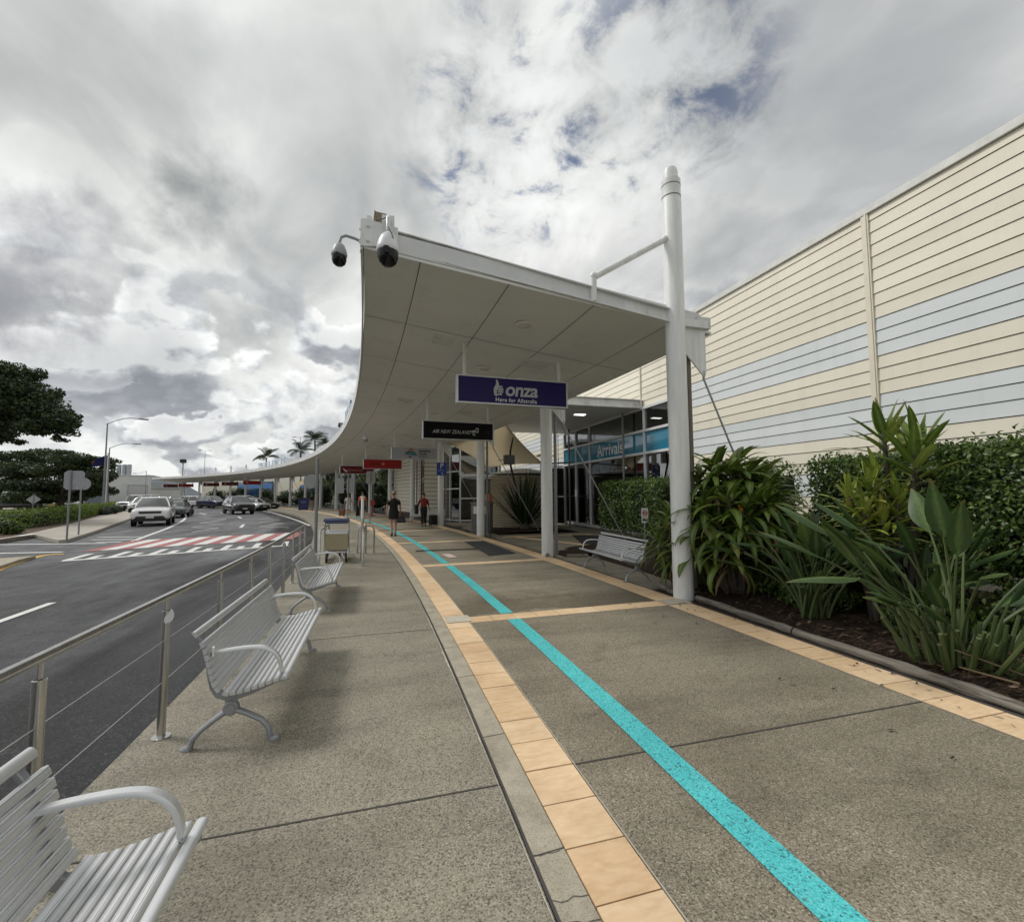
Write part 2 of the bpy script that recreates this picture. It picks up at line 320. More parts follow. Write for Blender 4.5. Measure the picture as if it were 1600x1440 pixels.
def leafmat(name, cols, rough=.5, spec=.35, trans=.25):
    k = NT(name, rough, spec)
    r = k.island(); st = [(i/(len(cols)-1), q) for i, q in enumerate(cols)]
    c = k.ramp(r, st)
    c = k.mix(1., c, k.ramp(k.noise(.9, 4, .6), [(.3, (.75, .78, .75)), (.7, (1.2, 1.18, 1.1))]), 'MULTIPLY')
    def at_(n):
        q = k.t.nodes.new('ShaderNodeAttribute'); q.attribute_name = n; return q.outputs['Fac']
    rib = at_('rib'); al = at_('along')
    c = k.mix(k.math('MULTIPLY', k.ramp(rib, [(.55, 0.), (1., 1.)]), .45), c, tuple(min(.4, q*1.9+.02) for q in cols[-1]))
    vein = k.noise(1., 3, .5, 0, k.mapv((70, 70, 8)))
    c = k.mix(k.math('MULTIPLY', k.ramp(al, [(0, 0.), (.02, .35), (1., .35)]), k.ramp(vein, [(.4, 0.), (.6, 1.)])), c, tuple(q*.55 for q in cols[1]))
    tip = k.math('ADD', al, k.math('MULTIPLY', k.math('SUBTRACT', k.noise(7, 3), .5), .35))
    c = k.mix(k.ramp(tip, [(.88, 0.), (1., .75)]), c, (.17, .115, .045))
    k.col(c)
    tl = k.t.nodes.new('ShaderNodeBsdfTranslucent'); k.lk(c, tl.inputs[0]); mx = k.t.nodes.new('ShaderNodeMixShader'); mx.inputs[0].default_value = trans
    o = [n for n in k.t.nodes if n.type == 'OUTPUT_MATERIAL'][0]
    k.lk(k.b.outputs[0], mx.inputs[1]); k.lk(tl.outputs[0], mx.inputs[2]); k.lk(mx.outputs[0], o.inputs[0]); return k.m
m_fig = leafmat('fig_leaves', [(.015, .032, .012), (.03, .055, .018), (.05, .075, .022), (.065, .085, .028)], trans=.12)
m_hedgeL = leafmat('bright_hedge_leaves', [(.05, .10, .015), (.10, .165, .022), (.16, .23, .03), (.21, .27, .04)])
m_hedgeR = leafmat('murraya_leaves', [(.018, .042, .010), (.045, .085, .016), (.075, .135, .024), (.12, .19, .035), (.17, .24, .055)], .4, .5)
m_lime = leafmat('lime_dracaena_leaves', [(.10, .16, .022), (.19, .27, .03), (.28, .36, .045), (.33, .40, .07), (.30, .24, .06)], .4, .5)
m_corn = leafmat('corn_plant_leaves', [(.045, .095, .014), (.09, .165, .022), (.14, .225, .034), (.19, .275, .05), (.22, .22, .06)], .4, .45, .28)
m_strel = leafmat('strelitzia_leaves', [(.025, .058, .022), (.04, .085, .030), (.06, .11, .035), (.11, .165, .045)], .45, .4)
m_petiole = leafmat('leaf_stalk', [(.045, .075, .025), (.075, .11, .035), (.10, .12, .05), (.05, .07, .03)], .5, .4, 0.)
m_agave = leafmat('furcraea_leaves', [(.012, .026, .010), (.02, .04, .013), (.045, .075, .02)], .5, .3, .1)
m_dry = leafmat('dry_leaf', [(.16, .10, .05), (.10, .06, .03), (.24, .18, .11)], .8, .2)
m_trop = leafmat('tropical_leaves', [(.015, .03, .010), (.03, .055, .015), (.06, .10, .022), (.11, .15, .03)], .45, .4)
m_palm = leafmat('palm_fronds', [(.012, .026, .010), (.025, .045, .014), (.04, .065, .02)], .5, .3, .1)
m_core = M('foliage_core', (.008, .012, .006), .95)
m_bark = M('bark', (.085, .07, .055), .95, var=.4, vscale=6, bump=.5, bscale=20)
m_flower = M('orange_flower', (.75, .18, .02), .5)
m_flowerb = M('blue_flower', (.05, .06, .35), .5)
# ---------------------------------------------------------------- mesh helpers
class MB:
    def __init__(s): s.v = []; s.f = []; s.mi = []
    def add(s, vs, fs, mi=0):
        o = len(s.v); s.v.extend([tuple(map(float, q)) for q in vs]); s.f.extend([tuple(i+o for i in q) for q in fs]); s.mi.extend([mi]*len(fs)); return s
    def box(s, c, d, rz=0., mi=0, rx=0., ry=0.):
        hx, hy, hz = d[0]/2, d[1]/2, d[2]/2
        vs = [Vector((x*hx, y*hy, z*hz)) for z in (-1, 1) for x, y in ((-1, -1), (1, -1), (1, 1), (-1, 1))]
        R = Matrix.Rotation(rz, 3, 'Z') @ Matrix.Rotation(ry, 3, 'Y') @ Matrix.Rotation(rx, 3, 'X')
        vs = [R @ v+Vector(c) for v in vs]
        return s.add(vs, [(3, 2, 1, 0), (4, 5, 6, 7), (0, 1, 5, 4), (1, 2, 6, 5), (2, 3, 7, 6), (3, 0, 4, 7)], mi)
    def prism(s, poly, axis, a, b, mi=0):          # polygon in the other two axes, extruded along axis
        n = len(poly)
        def mk(p, t): return (t, p[0], p[1]) if axis == 'x' else (p[0], t, p[1]) if axis == 'y' else (p[0], p[1], t)
        vs = [mk(p, a) for p in poly]+[mk(p, b) for p in poly]
        fs = [tuple(range(n))[::-1], tuple(range(n, 2*n))]+[(i, (i+1) % n, n+(i+1) % n, n+i) for i in range(n)]
        return s.add(vs, fs, mi)
    def tube(s, pts, r, n=10, cap=True, mi=0, flat=1.):
        pts = [Vector(p) for p in pts]; N = len(pts); rs = r if isinstance(r, (list, tuple)) else [r]*N
        vs = []; prev = None
        for i, p in enumerate(pts):
            t = (pts[min(i+1, N-1)]-pts[max(i-1, 0)]).normalized()
            if prev is None:
                a = Vector((0, 0, 1)) if abs(t.z) < .9 else Vector((1, 0, 0))
                x = t.cross(a).normalized()
            else:
                x = (prev-t*prev.dot(t)).normalized()
            prev = x; y = t.cross(x)
            for j in range(n):
                an = 2*PI*j/n; vs.append(p+(x*math.cos(an)+y*math.sin(an)*flat)*rs[i])
        fs = [(i*n+j, i*n+(j+1) % n, (i+1)*n+(j+1) % n, (i+1)*n+j) for i in range(N-1) for j in range(n)]
        if cap: fs += [tuple(range(n))[::-1], tuple(range((N-1)*n, N*n))]
        return s.add(vs, fs, mi)
    def rings(s, rings, cap=True, mi=0, closed=True):
        n = len(rings[0]); vs = [p for r in rings for p in r]
        fs = [(i*n+j, i*n+(j+1) % n, (i+1)*n+(j+1) % n, (i+1)*n+j) for i in range(len(rings)-1) for j in range(n if closed else n-1)]
        if cap and closed: fs += [tuple(range(n))[::-1], tuple(range((len(rings)-1)*n, len(rings)*n))]
        return s.add(vs, fs, mi)
    def lathe(s, prof, c=(0, 0, 0), n=20, mi=0, axis='z', cap=True):
        rg = []
        for r, h in prof:
            q = []
            for j in range(n):
                a = 2*PI*j/n; x, y = r*math.cos(a), r*math.sin(a)
                q.append((c[0]+x, c[1]+y, c[2]+h) if axis == 'z' else (c[0]+x, c[1]+h, c[2]-y) if axis == 'y' else (c[0]+h, c[1]+x, c[2]+y))
            rg.append(q)
        return s.rings(rg, cap, mi)
    def ball(s, c, r, n=14, k=9, mi=0):
        r = r if isinstance(r, (tuple, list)) else (r, r, r)
        rg = []
        for i in range(k+1):
            t = PI*i/k; t = min(max(t, .02), PI-.02)
            rg.append([(c[0]+r[0]*math.sin(t)*math.cos(2*PI*j/n), c[1]+r[1]*math.sin(t)*math.sin(2*PI*j/n), c[2]-r[2]*math.cos(t)) for j in range(n)])
        return s.rings(rg, True, mi)
    def grid(s, rows, mi=0): return s.rings(rows, False, mi, False)
    def build(s, name, mats, parent=None, smooth=35, loc=None, bevel=0.):
        me = bpy.data.meshes.new(name); me.from_pydata(s.v, [], s.f); me.update()
        for q in (mats if isinstance(mats, (list, tuple)) else [mats]): me.materials.append(q)
        if any(s.mi): me.polygons.foreach_set('material_index', s.mi)
        if smooth:
            me.polygons.foreach_set('use_smooth', [True]*len(me.polygons)); me.set_sharp_from_angle(angle=math.radians(smooth))
        o = bpy.data.objects.new(name, me); COL.objects.link(o)
        if parent: o.parent = parent
        if loc is not None: o.location = loc
        if bevel:
            b = o.modifiers.new('bevel', 'BEVEL'); b.width = bevel; b.segments = 2; b.limit_method = 'ANGLE'
        return o
def tag(o, label, cat, group=None):
    o['label'] = label; o['category'] = cat
    if group: o['group'] = group
    return o
def struct(o, kind='structure'): o['kind'] = kind; return o
def thing(name, loc, label, cat, group=None, rz=0.):
    o = bpy.data.objects.new(name, None); COL.objects.link(o); o.location = loc; o.rotation_euler = (0, 0, rz); o.empty_display_size = .1
    return tag(o, label, cat, group)
def dup(r, loc, rz=None, label=None, parent=None):
    kids = [c for c in bpy.data.objects if c.parent == r]
    c = r.copy(); COL.objects.link(c)
    if parent is None:
        c.location = loc
        if rz is not None: c.rotation_euler = (0, 0, rz)
        if label: c['label'] = label
    else: c.parent = parent
    for q in kids: dup(q, None, parent=c)
    return c
def text(body, name, size, mat, parent, loc, rot, shear=0., ext=.003, off=0., align='CENTER', spacing=1., sx=1.):
    cu = bpy.data.curves.new(name, 'FONT'); cu.body = body; cu.size = size; cu.extrude = ext; cu.offset = off; cu.shear = shear; cu.align_x = align; cu.align_y = 'CENTER'; cu.space_character = spacing
    t = bpy.data.objects.new('t', cu); COL.objects.link(t)
    dg = bpy.context.evaluated_depsgraph_get(); me = bpy.data.meshes.new_from_object(t.evaluated_get(dg)); bpy.data.objects.remove(t)
    me.materials.clear(); me.materials.append(mat)
    o = bpy.data.objects.new(name, me); COL.objects.link(o); o.parent = parent; o.location = loc; o.rotation_euler = rot; o.scale = (sx, 1, 1); return o
# the kerb, canopy and columns all follow one straight-then-curving line
CX, CY, R0 = -145.45, 3., 150.
def cur(X, s):
    if s < 0: return (X, CY+s)
    t = s/R0; return (CX+(X-CX)*math.cos(t), CY+(X-CX)*math.sin(t))
def ang(s): return max(0., s/R0)
def strip(name, X0, X1, s0, s1, z, mat, n=None, thick=None, parent=None):
    n = n or max(2, int((s1-s0)/1.2)); mb = MB(); rows = []
    for i in range(n+1):
        s = s0+(s1-s0)*i/n; a = cur(X0, s); b = cur(X1, s)
        rows.append([(a[0], a[1], z), (b[0], b[1], z)] if thick is None else [(a[0], a[1], z-thick), (a[0], a[1], z), (b[0], b[1], z), (b[0], b[1], z-thick)])
    mb.rings(rows, thick is not None, 0, thick is not None) if thick is not None else mb.grid([r[::-1] for r in rows])
    return mb.build(name, mat, parent, smooth=0)
def poly(name, pts, z, mat, parent=None, thick=0.):
    mb = MB(); n = len(pts)
    ar = sum(pts[i][0]*pts[(i+1) % n][1]-pts[(i+1) % n][0]*pts[i][1] for i in range(n))
    if ar < 0: pts = pts[::-1]
    if thick: mb.prism([(p[0], p[1]) for p in pts], 'z', z-thick, z)
    else: mb.add([(p[0], p[1], z) for p in pts], [tuple(range(n))])
    return mb.build(name, mat, parent, smooth=0)
def gp(pts, z): return [tuple(gnd(u, v, z)[:2]) for u, v in pts]
# ================================================================ SETTING
RZ = -.14
struct(poly('ground', [(-900, -300), (900, -300), (900, 1500), (-900, 1500)], RZ-.012, M('far_ground', (.10, .105, .095), .9, var=.3, vscale=.05)))
mb = MB(); rows = []
for i in range(101):
    s = -12+i*1.4
    rows.append([(*cur(x, s), RZ-.004) for x in (-1.2, -4, -9, -16, -26)])
mb.grid(rows); struct(mb.build('road', m_asph, smooth=0))
def line(name, px, w, mat, z=RZ+.004, parent=None):
    pts = [Vector((*gnd(u, v, z)[:2], z)) for u, v in px]; mb = MB(); rows = []
    for i, p in enumerate(pts):
        t = (pts[min(i+1, len(pts)-1)]-pts[max(i-1, 0)]); t.z = 0; t.normalize(); nn = Vector((-t.y, t.x, 0))*w/2
        rows.append([tuple(p-nn), tuple(p+nn)])
    mb.grid(rows); return struct(mb.build(name, mat, parent, smooth=0))
def smoothpx(p, k=5):
    out = []
    for i in range(len(p)-1):
        p0, p1, p2, p3 = (np.array(p[max(i-1, 0)]), np.array(p[i]), np.array(p[i+1]), np.array(p[min(i+2, len(p)-1)]))
        for j in range(k):
            t = j/k; out.append(tuple(.5*((2*p1)+(-p0+p2)*t+(2*p0-5*p1+4*p2-p3)*t*t+(-p0+3*p1-3*p2+p3)*t**3)))
    return out+[tuple(p[-1])]
line('road_edge_line', smoothpx([(208, 845), (232, 836), (258, 826.5), (276, 818.5), (287, 812), (290, 806.5), (284, 802.3), (274, 800.5)]), .17, m_white)
line('road_edge_line', smoothpx([(395, 796.5), (418, 799), (450, 808), (470, 815), (484, 821)]), .15, m_white)
line('lane_dash', [(-60, 991), (0, 970), (82, 941)], .12, m_white)
line('give_way_line', [(-40, 851), (165, 848.5)], .22, m_white); line('give_way_line', [(-40, 865), (98, 862)], .22, m_white)
line('yellow_edge_line', smoothpx([(-20, 897), (0, 888), (35, 876), (68, 867.5), (100, 865)]), .20, m_yellow)
line('lane_dash', [(376, 824), (381, 819)], .16, m_white); line('lane_dash', [(372, 807), (377, 809.5)], .16, m_white); line('lane_dash', [(312, 801.5), (322, 803.5)], .2, m_white); line('lane_dash', [(345, 801.3), (352, 802.5)], .2, m_white)
for zz_ in ([(300, 831), (341, 825), (300, 823.5), (349, 818.5), (312, 817), (353, 811), (318, 809)], [(404, 810.5), (437, 811.5), (405, 815.5), (443, 817), (406, 822.5), (451, 824)]):
    line('zigzag_line', zz_, .11, m_white)
for q in ([(152, 839), (222, 838.5)], [(143, 843), (208, 842.5)], [(150, 847), (190, 846.2)]): line('hatch_stripe', q, .22, m_white)
line('white_joint_line', [(508, 847.5), (577, 847)], .06, M('pale_joint_filler', (.5, .49, .46), .8), z=.006)
# zebra crossing, white and red bars
A, B, Cc, Dd = [np.array(gnd(u, v, RZ)[:2]) for u, v in ((128, 861.5), (458, 842), (212, 844), (476, 831))]
nb = 15; mw = MB(); mr = MB()
for i in range(nb):
    t0, t1 = i/nb, (i+1)/nb
    q = [A+(B-A)*t0, A+(B-A)*t1, Cc+(Dd-Cc)*t1, Cc+(Dd-Cc)*t0]
    (mr if i % 2 == 0 else mw).add([(p[0], p[1], RZ+.004) for p in q], [(0, 1, 2, 3)])
struct(mw.build('crossing_bars', m_white, smooth=0)); struct(mr.build('crossing_bars', m_redp, smooth=0))
E0, E1 = [np.array(gnd(u, v, RZ)[:2]) for u, v in ((95, 877), (452, 852.5))]
dv = (E1-E0)/np.linalg.norm(E1-E0); nv = np.array([-dv[1], dv[0]]); L = np.linalg.norm(E1-E0); mb = MB()
def q4(p, a, b): return [(p+a*k0+b*k1)[0:2].tolist()+[RZ+.004] for k0, k1 in ((0, 0), (1, 0), (1, 1), (0, 1))]
mb.add(q4(E0, dv*L, nv*.26), [(0, 1, 2, 3)])
sl_ = nv*.95+dv*.25; nt_ = 13; tw_ = L/nt_*.46
for i in range(nt_):
    h = 1.5 if i % 2 == 0 else .75
    p = E0+nv*.26+dv*(L-tw_)*i/(nt_-1); mb.add(q4(p, dv*tw_, sl_*h), [(0, 1, 2, 3)])
struct(mb.build('crossing_ramp_markings', m_white, smooth=0))
# footpath slab with kerb face, boarding edge and joints
struct(strip('footpath', -1.53, .655, -14, 120, 0, m_foot, 110, .16))
struct(strip('kerb_yellow_line', -1.63, -1.54, 1.2, 9.5, RZ+.006, m_yellow, 10))
struct(strip('walkway_base', .655, 4.46, -14, 126, -.012, m_joint, 110, .15))
struct(strip('curb', .672, .818, -14, 126, .004, m_curb, 300, .05))
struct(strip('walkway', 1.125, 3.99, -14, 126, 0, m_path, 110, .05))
def joint(name, X0, X1, s, w, mat=m_joint, z=.0035):
    a, b = cur(X0, s-w/2), cur(X1, s-w/2); c, d = cur(X1, s+w/2), cur(X0, s+w/2)
    mb = MB().add([(p[0], p[1], z) for p in (a, b, c, d)], [(0, 1, 2, 3)]); return struct(mb.build(name, mat, smooth=0))
bands = [2.98+5.0*i for i in range(12)]; bands[1:] = [2.98, 7.75, 12.95][1:]+[18.2+5.3*i for i in range(9)]
js = [-5.2, -.42, 2.72, 5.5, 8.4, 11.6, 15, 18.4, 22]
for s in js: joint('slab_joint', -1.53, .655, s, .010)
for s in (-5.2, -.36, 5.35): joint('slab_joint', 1.125, 3.99, s, .012)
joint('slab_joint', .66, .672, 0, .01)
# individual kerb joints
mb = MB()
for i in range(60):
    s = -4+i*1.02+random.uniform(-.25, .25)
    a, b = cur(.672, s), cur(.818, s+.01); mb.add([(a[0], a[1], .0055), (b[0], b[1], .0055), (b[0], b[1]+.006, .0055), (a[0], a[1]+.006, .0055)], [(0, 1, 2, 3)])
struct(mb.build('curb_joints', m_joint, smooth=0))
mb = MB(); rows = []
for i in range(420):
    s = -4+i*.05; w = .007+.012*max(0, mnoise.noise(Vector((s*1.3, 0, 0))))+.010*max(0, mnoise.noise(Vector((s*6, 3, 0))))
    a = cur(.671+.004*mnoise.noise(Vector((s*5, 9, 0))), s); b = cur(.668-w, s); rows.append([(b[0], b[1], .0062), (a[0], a[1], .0062)])
mb.grid([r[::-1] for r in rows]); struct(mb.build('curb_crack', m_joint, smooth=0))
mb = MB(); rows = []
for i in range(260):
    s = -3+i*.025; w = .03*max(0, mnoise.noise(Vector((s*.9, 20, 0)))+.18)*(.6+.6*mnoise.noise(Vector((s*9, 1, 4))))
    b = cur(.648, s); c_ = cur(.646-max(w, .001), s); rows.append([(c_[0], c_[1], .0045), (b[0], b[1], .0045)])
mb.grid([r[::-1] for r in rows]); struct(mb.build('pale_mortar', M('pale_mortar', (.46, .43, .36), .9, var=.2, vscale=40), smooth=0))
for X_ in (1.1225, 3.990): struct(strip('grout_edge', X_-.001, X_+.006, -10, 40, .0055, M('grout', (.40, .37, .31), .9), 60))
mb = MB()
for _ in range(9):
    s = random.uniform(-2, 6); x0 = .672; p = []
    for q in range(6): p.append((x0+.146*q/5, s+random.uniform(-.012, .012)))
    mb.grid([[(a, CY+b-.0018, .0068), (a, CY+b+.0018, .0068)] for a, b in p])
struct(mb.build('hairline_cracks', m_joint, smooth=0))
# sandstone tile borders and cross bands: one sheet of separate tiles
def tiles(name, X0, X1, s0, s1, step, z=.003, along=True):
    mb = MB(); g = .0045
    if along:
        s = s0
        while s < s1:
            n = [cur(X0+g, s+g), cur(X1-g, s+g), cur(X1-g, s+step-g), cur(X0+g, s+step-g)]
            mb.prism(n, 'z', z-.03, z+random.uniform(-.0015, .0015)); s += step
    else:
        x = X0
        while x < X1-.05:
            x1 = min(x+step, X1)
            n = [cur(x+g, s0+g), cur(x1-g, s0+g), cur(x1-g, s1-g), cur(x+g, s1-g)]
            mb.prism(n, 'z', z-.03, z+random.uniform(-.0015, .0015)); x = x1
    return struct(mb.build(name, m_tile, smooth=0))
tiles('tile_border', .822, 1.122, -10, 70, .3015)
tiles('tile_border', 3.995, 4.375, -10, 70, .3015)
for i, s in enumerate(bands): tiles('tile_band', 1.13, 3.985, s-.14, s+.14, .30, .0045, False)
for X in (.82, 3.99):
    a = cur(X, 2.83); w_ = .31 if X < 1 else .39
    struct(poly('pale_tile', [(X, CY+2.83), (X+w_, CY+2.83), (X+w_, CY+3.13), (X, CY+3.13)], .009, m_tile_pale))
struct(strip('turquoise_line', 1.60, 1.77, -10, 2.83, .0075, m_turq)); struct(strip('turquoise_line', 1.60, 1.77, 3.13, 7.6, .0075, m_turq)); struct(strip('turquoise_line', 1.59, 1.76, 7.9, 40, .0075, m_turq, 40))
# drains, mats, floor marking
mb = MB()
x = .98
while x < 3.2:
    mb.box((x+.045, 13.35, .004), (.055, .26, .012)); x += .085
for y in (13.21, 13.49): mb.box((2.09, y, .004), (2.25, .02, .012))
struct(mb.build('drain_grate', m_grate, smooth=0))
struct(joint('drain_slot', .3, 3.6, 18.9, .22, m_grate, .0075))
struct(poly('floor_mat', [(2.72, 11.75), (3.52, 11.95), (3.38, 15.35), (2.72, 15.35)], .012, m_mat))
a = gnd(690, 866); struct(poly('floor_notice', [(a[0], a[1]), (a[0]+.22, a[1]-.02), (a[0]+.30, a[1]-.75), (a[0]+.08, a[1]-.75)], .012, M('floor_sticker', (.62, .50, .48), .6)))
# entrance forecourt and beds
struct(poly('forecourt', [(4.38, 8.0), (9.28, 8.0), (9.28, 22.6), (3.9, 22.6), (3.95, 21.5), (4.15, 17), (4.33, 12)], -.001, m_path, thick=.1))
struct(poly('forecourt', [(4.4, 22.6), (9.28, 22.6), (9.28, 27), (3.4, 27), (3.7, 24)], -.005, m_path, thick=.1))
struct(poly('entrance_mat', [(6.1, 13.4), (8.2, 12.9), (8.9, 15.6), (7.1, 16.6)], .006, m_mat))
mb = MB()
ta, tb = Vector((4.75, 16.4)), Vector((6.15, 12.9)); td = (tb-ta)/12; tn = Vector((-td.y, td.x)).normalized()*.3
for i in range(12):
    q0, q1 = ta+td*(i+.01), ta+td*(i+.99); mb.prism([tuple(q0), tuple(q1), tuple(q1+tn), tuple(q0+tn)], 'z', -.03, .004)
for i in range(12): mb.prism([(4.4+.3*i, 16.55), (4.695+.3*i, 16.55), (4.695+.3*i, 16.8), (4.4+.3*i, 16.8)], 'z', -.03, .004)
struct(mb.build('tile_band', m_tile, smooth=0))
def mound(name, x0, x1, y0, y1, mat, z=.05, n=34, amp=.03):
    mb = MB(); rows = []
    ny = max(6, int((y1-y0)*6)); nx = max(5, int((x1-x0)*6))
    for i in range(ny+1):
        r = []
        for j in range(nx+1):
            x = x0+(x1-x0)*j/nx; y = y0+(y1-y0)*i/ny; e = min(1, 4*min(j/nx, 1-j/nx))
            r.append((x, y, z*e**.5+amp*mnoise.noise(Vector((x*2.3, y*2.3, .3)))*e))
        rows.append(r)
    mb.grid([r[::-1] for r in rows]); return struct(mb.build(name, mat, smooth=60))
struct(poly('bed_base', [(4.38, -10), (9.28, -10), (9.28, 8), (4.38, 8)], -.02, m_mulch, thick=.1))
mound('garden_bed', 4.60, 9.28, -6, 6.75, m_mulch, .10); mound('garden_bed', 5.15, 9.28, 6.75, 12.6, m_mulch, .10)
mound('garden_bed', 4.45, 7.9, 17.55, 20.2, m_mulch, .10); mound('garden_bed', 4.5, 5.6, 10.95, 11.75, m_mulch, .07)
# bench pad
struct(poly('bench_pad', [(4.38, 6.9), (5.12, 6.9), (5.12, 10.3), (4.38, 10.3)], .003, m_foot, thick=.08))
# loose mulch chips and fallen leaves
def chips(name, n, fx, mat, smin, smax):
    mb = MB()
    for _ in range(n):
        x, y, z = fx(); a = random.uniform(0, PI); L_ = random.uniform(smin, smax); w = L_*random.uniform(.12, .4); t = random.uniform(-.5, .5)
        ca, sa = math.cos(a), math.sin(a)
        mb.add([(x-ca*L_+sa*w, y-sa*L_-ca*w, z-t*L_*.4), (x+ca*L_+sa*w, y+sa*L_-ca*w, z+t*L_*.4), (x+ca*L_-sa*w, y+sa*L_+ca*w, z+t*L_*.4+.004), (x-ca*L_-sa*w, y-sa*L_+ca*w, z-t*L_*.4+.004)], [(0, 1, 2, 3)])
    return struct(mb.build(name, mat, smooth=0), 'stuff')
k = NT('mulch_chip', .9, .2); k.col(k.ramp(k.island(), [(0, (.015, .009, .006)), (.4, (.05, .03, .02)), (.8, (.11, .075, .05)), (1, (.22, .17, .12))])); m_chip = k.m
chips('mulch_chips', 5200, lambda: (4.62+random.random()**1.3*3.6, random.uniform(-.5, 6.7), .10+random.uniform(-.015, .02)), m_chip, .012, .05)
chips('mulch_chips', 500, lambda: (random.uniform(4.5, 7.8), random.uniform(17.6, 20), .10), m_chip, .02, .07)
chips('fallen_leaves', 120, lambda: (4.05+random.random()*.42 if random.random() < .75 else random.uniform(3.2, 4.2), random.uniform(.8, 6.5), .012), M('dark_leaf_litter', (.035, .025, .018), .8), .008, .028)
# weathered log edging: separate logs
lg = [((4.50, -1.2), (4.52, 1.95)), ((4.52, 1.98), (4.53, 4.25)), ((4.53, 4.28), (4.60, 6.02)), ((4.50, 6.42), (4.62, 7.0)), ((4.55, 10.95), (5.05, 10.78)), ((4.08, 11.05), (4.30, 11.75))]
ll = ['long weathered grey log edging nearest the camera on the right', 'weathered grey log edging beside the cut stems of the nearest big leaved plant', 'weathered grey log edging running up to the tall white mast', 'short weathered log between the mast base and the slatted bench', 'short log edging right of the column below the purple sign', 'short log edging left of the column below the purple sign']
for (a, b), l_ in zip(lg, ll):
    n = 14; pts = []; rs = []
    for i in range(n+1):
        t = i/n; pts.append((a[0]+(b[0]-a[0])*t+.016*mnoise.noise(Vector((t*5, a[1], 1))), a[1]+(b[1]-a[1])*t, .022+.012*mnoise.noise(Vector((t*4, a[1], 8))))); rs.append(.049+.015*mnoise.noise(Vector((t*9, a[1], 5))))
    o = MB().tube(pts, rs, 12).build('log_edging', m_timber); tag(o, l_, 'log edging', 'log edging of the garden beds')
# the traffic island opposite: footpath, bed, kerb
isl = gp([(91, 843.5), (104, 842.5), (128, 835.5), (150, 828.5), (176, 819.5), (197, 812), (212, 806), (224, 800), (222, 793), (210, 788.5), (190, 788)], -.01)
isl += [tuple(gnd(120, 789, -.01)[:2]), tuple(gnd(-160, 800, -.01)[:2])]+gp([(-160, 850), (0, 842.5), (53, 834.8)], -.01)
# footpath island polygon split into near crossing ramp and raised path
struct(poly('island_footpath', isl, -.01, M('pale_concrete', (.36, .33, .28), .8, var=.14, vscale=.8), thick=.125))
struct(poly('island_garden_bed', gp([(-160, 850), (0, 840), (26, 836.5), (60, 829.5), (110, 818), (150, 806.5), (178, 799), (170, 794), (110, 796), (-160, 812)], .0), .0, m_soil2, thick=.02))
o = line('painted_kerb', [(-40, 846), (0, 841.5), (28, 836.8)], .16, m_curb, z=.03); line('painted_kerb', [(28, 836.8), (53, 833.4)], .22, M('white_kerb_paint', (.72, .72, .70), .6), z=.04)
struct(poly('traffic_island', gp([(-40, 873), (0, 872), (40, 869), (56, 868), (30, 874), (0, 884), (-40, 899)], RZ+.08), RZ+.08, m_curb, thick=.08))
# distant hill
mb = MB(); rows = []
for i in range(25):
    t = i/24; u = 170+(330-170)*t
    h = [0, .15, .45, .75, .93, 1, .97, .9, .8, .72, .6, .42, .2, .06, 0]
    f_ = t*(len(h)-1); i0 = min(int(f_), len(h)-2); hh = h[i0]+(h[i0+1]-h[i0])*(f_-i0)
    p0 = atD(u, 771, 900); p1 = atD(u, 771, 1300)
    zt = 900*(33*hh)/720
    rows.append([(p0[0], p0[1], -1), (p0[0]*1.1, p0[1]*1.1, zt*.55), (p1[0], p1[1], zt*1.44+1.6), (p1[0]*1.2, p1[1]*1.2, -1)])
mb.grid(rows); struct(mb.build('hill', M('hazy_hill', (.085, .10, .115), .95, var=.25, vscale=.01), smooth=60))
# ================================================================ BUILDINGS
WX = 9.3; BP = .2485; ZT = 7.2
terminal = thing('terminal_building', (WX, 12, 0), 'long terminal building clad in cream and pale blue boards with arrivals glazing', 'building')
def tp(mb, name, mat, **k):
    o = mb.build(name, mat, terminal, **k); o.location = (-WX, -12, 0); return o
def board_col(z):              # which boards carry the pale blue
    n = round((6.95-z)/BP)     # index counted from the top line
    return 1 if n in (9, 10, 11, 15, 16, 17, 21, 22) else 0
def siding(mb, y0, y1, zlo, zhi, x=WX, gapmb=None, sgn=-1):
    n = 0
    while True:
        zt = 6.95-BP*(n-1) if n else ZT-.09
        zb = 6.95-BP*n
        n += 1
        if zb < zlo-BP: break
        zb2 = max(zb, zlo); zt2 = min(zt, zhi)
        if zt2-zb2 < .03: continue
        mi = board_col(zb) if (y0 < 13 or y0 > 22) else 0
        # lap profile: bottom edge stands proud, with a thin undercut
        x0 = x+sgn*.012; x1 = x+sgn*.028
        mb.add([(x0, y0, zt2), (x0, y1, zt2), (x1, y1, zb2+.013), (x1, y0, zb2+.013), (x1, y0, zb2+.013), (x1, y1, zb2+.013), (x, y1, zb2+.013), (x, y0, zb2+.013)], [(0, 1, 2, 3) if sgn < 0 else (3, 2, 1, 0), (4, 5, 6, 7)], mi)
segs = [(-6, 6.52), (6.66, 14.92), (15.02, 23.3), (23.4, 31.7), (31.8, 42)]
mb = MB()
for (a, b) in segs:
    if a < 13: siding(mb, a, min(b, 13.0), .0, ZT-.06)
    if b > 13: siding(mb, max(a, 13.0), b, 4.76 if a < 22 else .2, ZT-.06)
siding(mb, 22.6, 23.3, .2, 4.76)
tp(mb, 'siding', [m_cream, m_bluew], smooth=0)
tp(MB().box((WX+.14, 3.45, 3.5), (.28, 19.1, 7.3)).box((WX+.14, 17.7, 5.95), (.28, 9.4, 2.38)).box((WX+.14, 32.4, 3.5), (.28, 20, 7.3)), 'wall', m_gap, smooth=0)
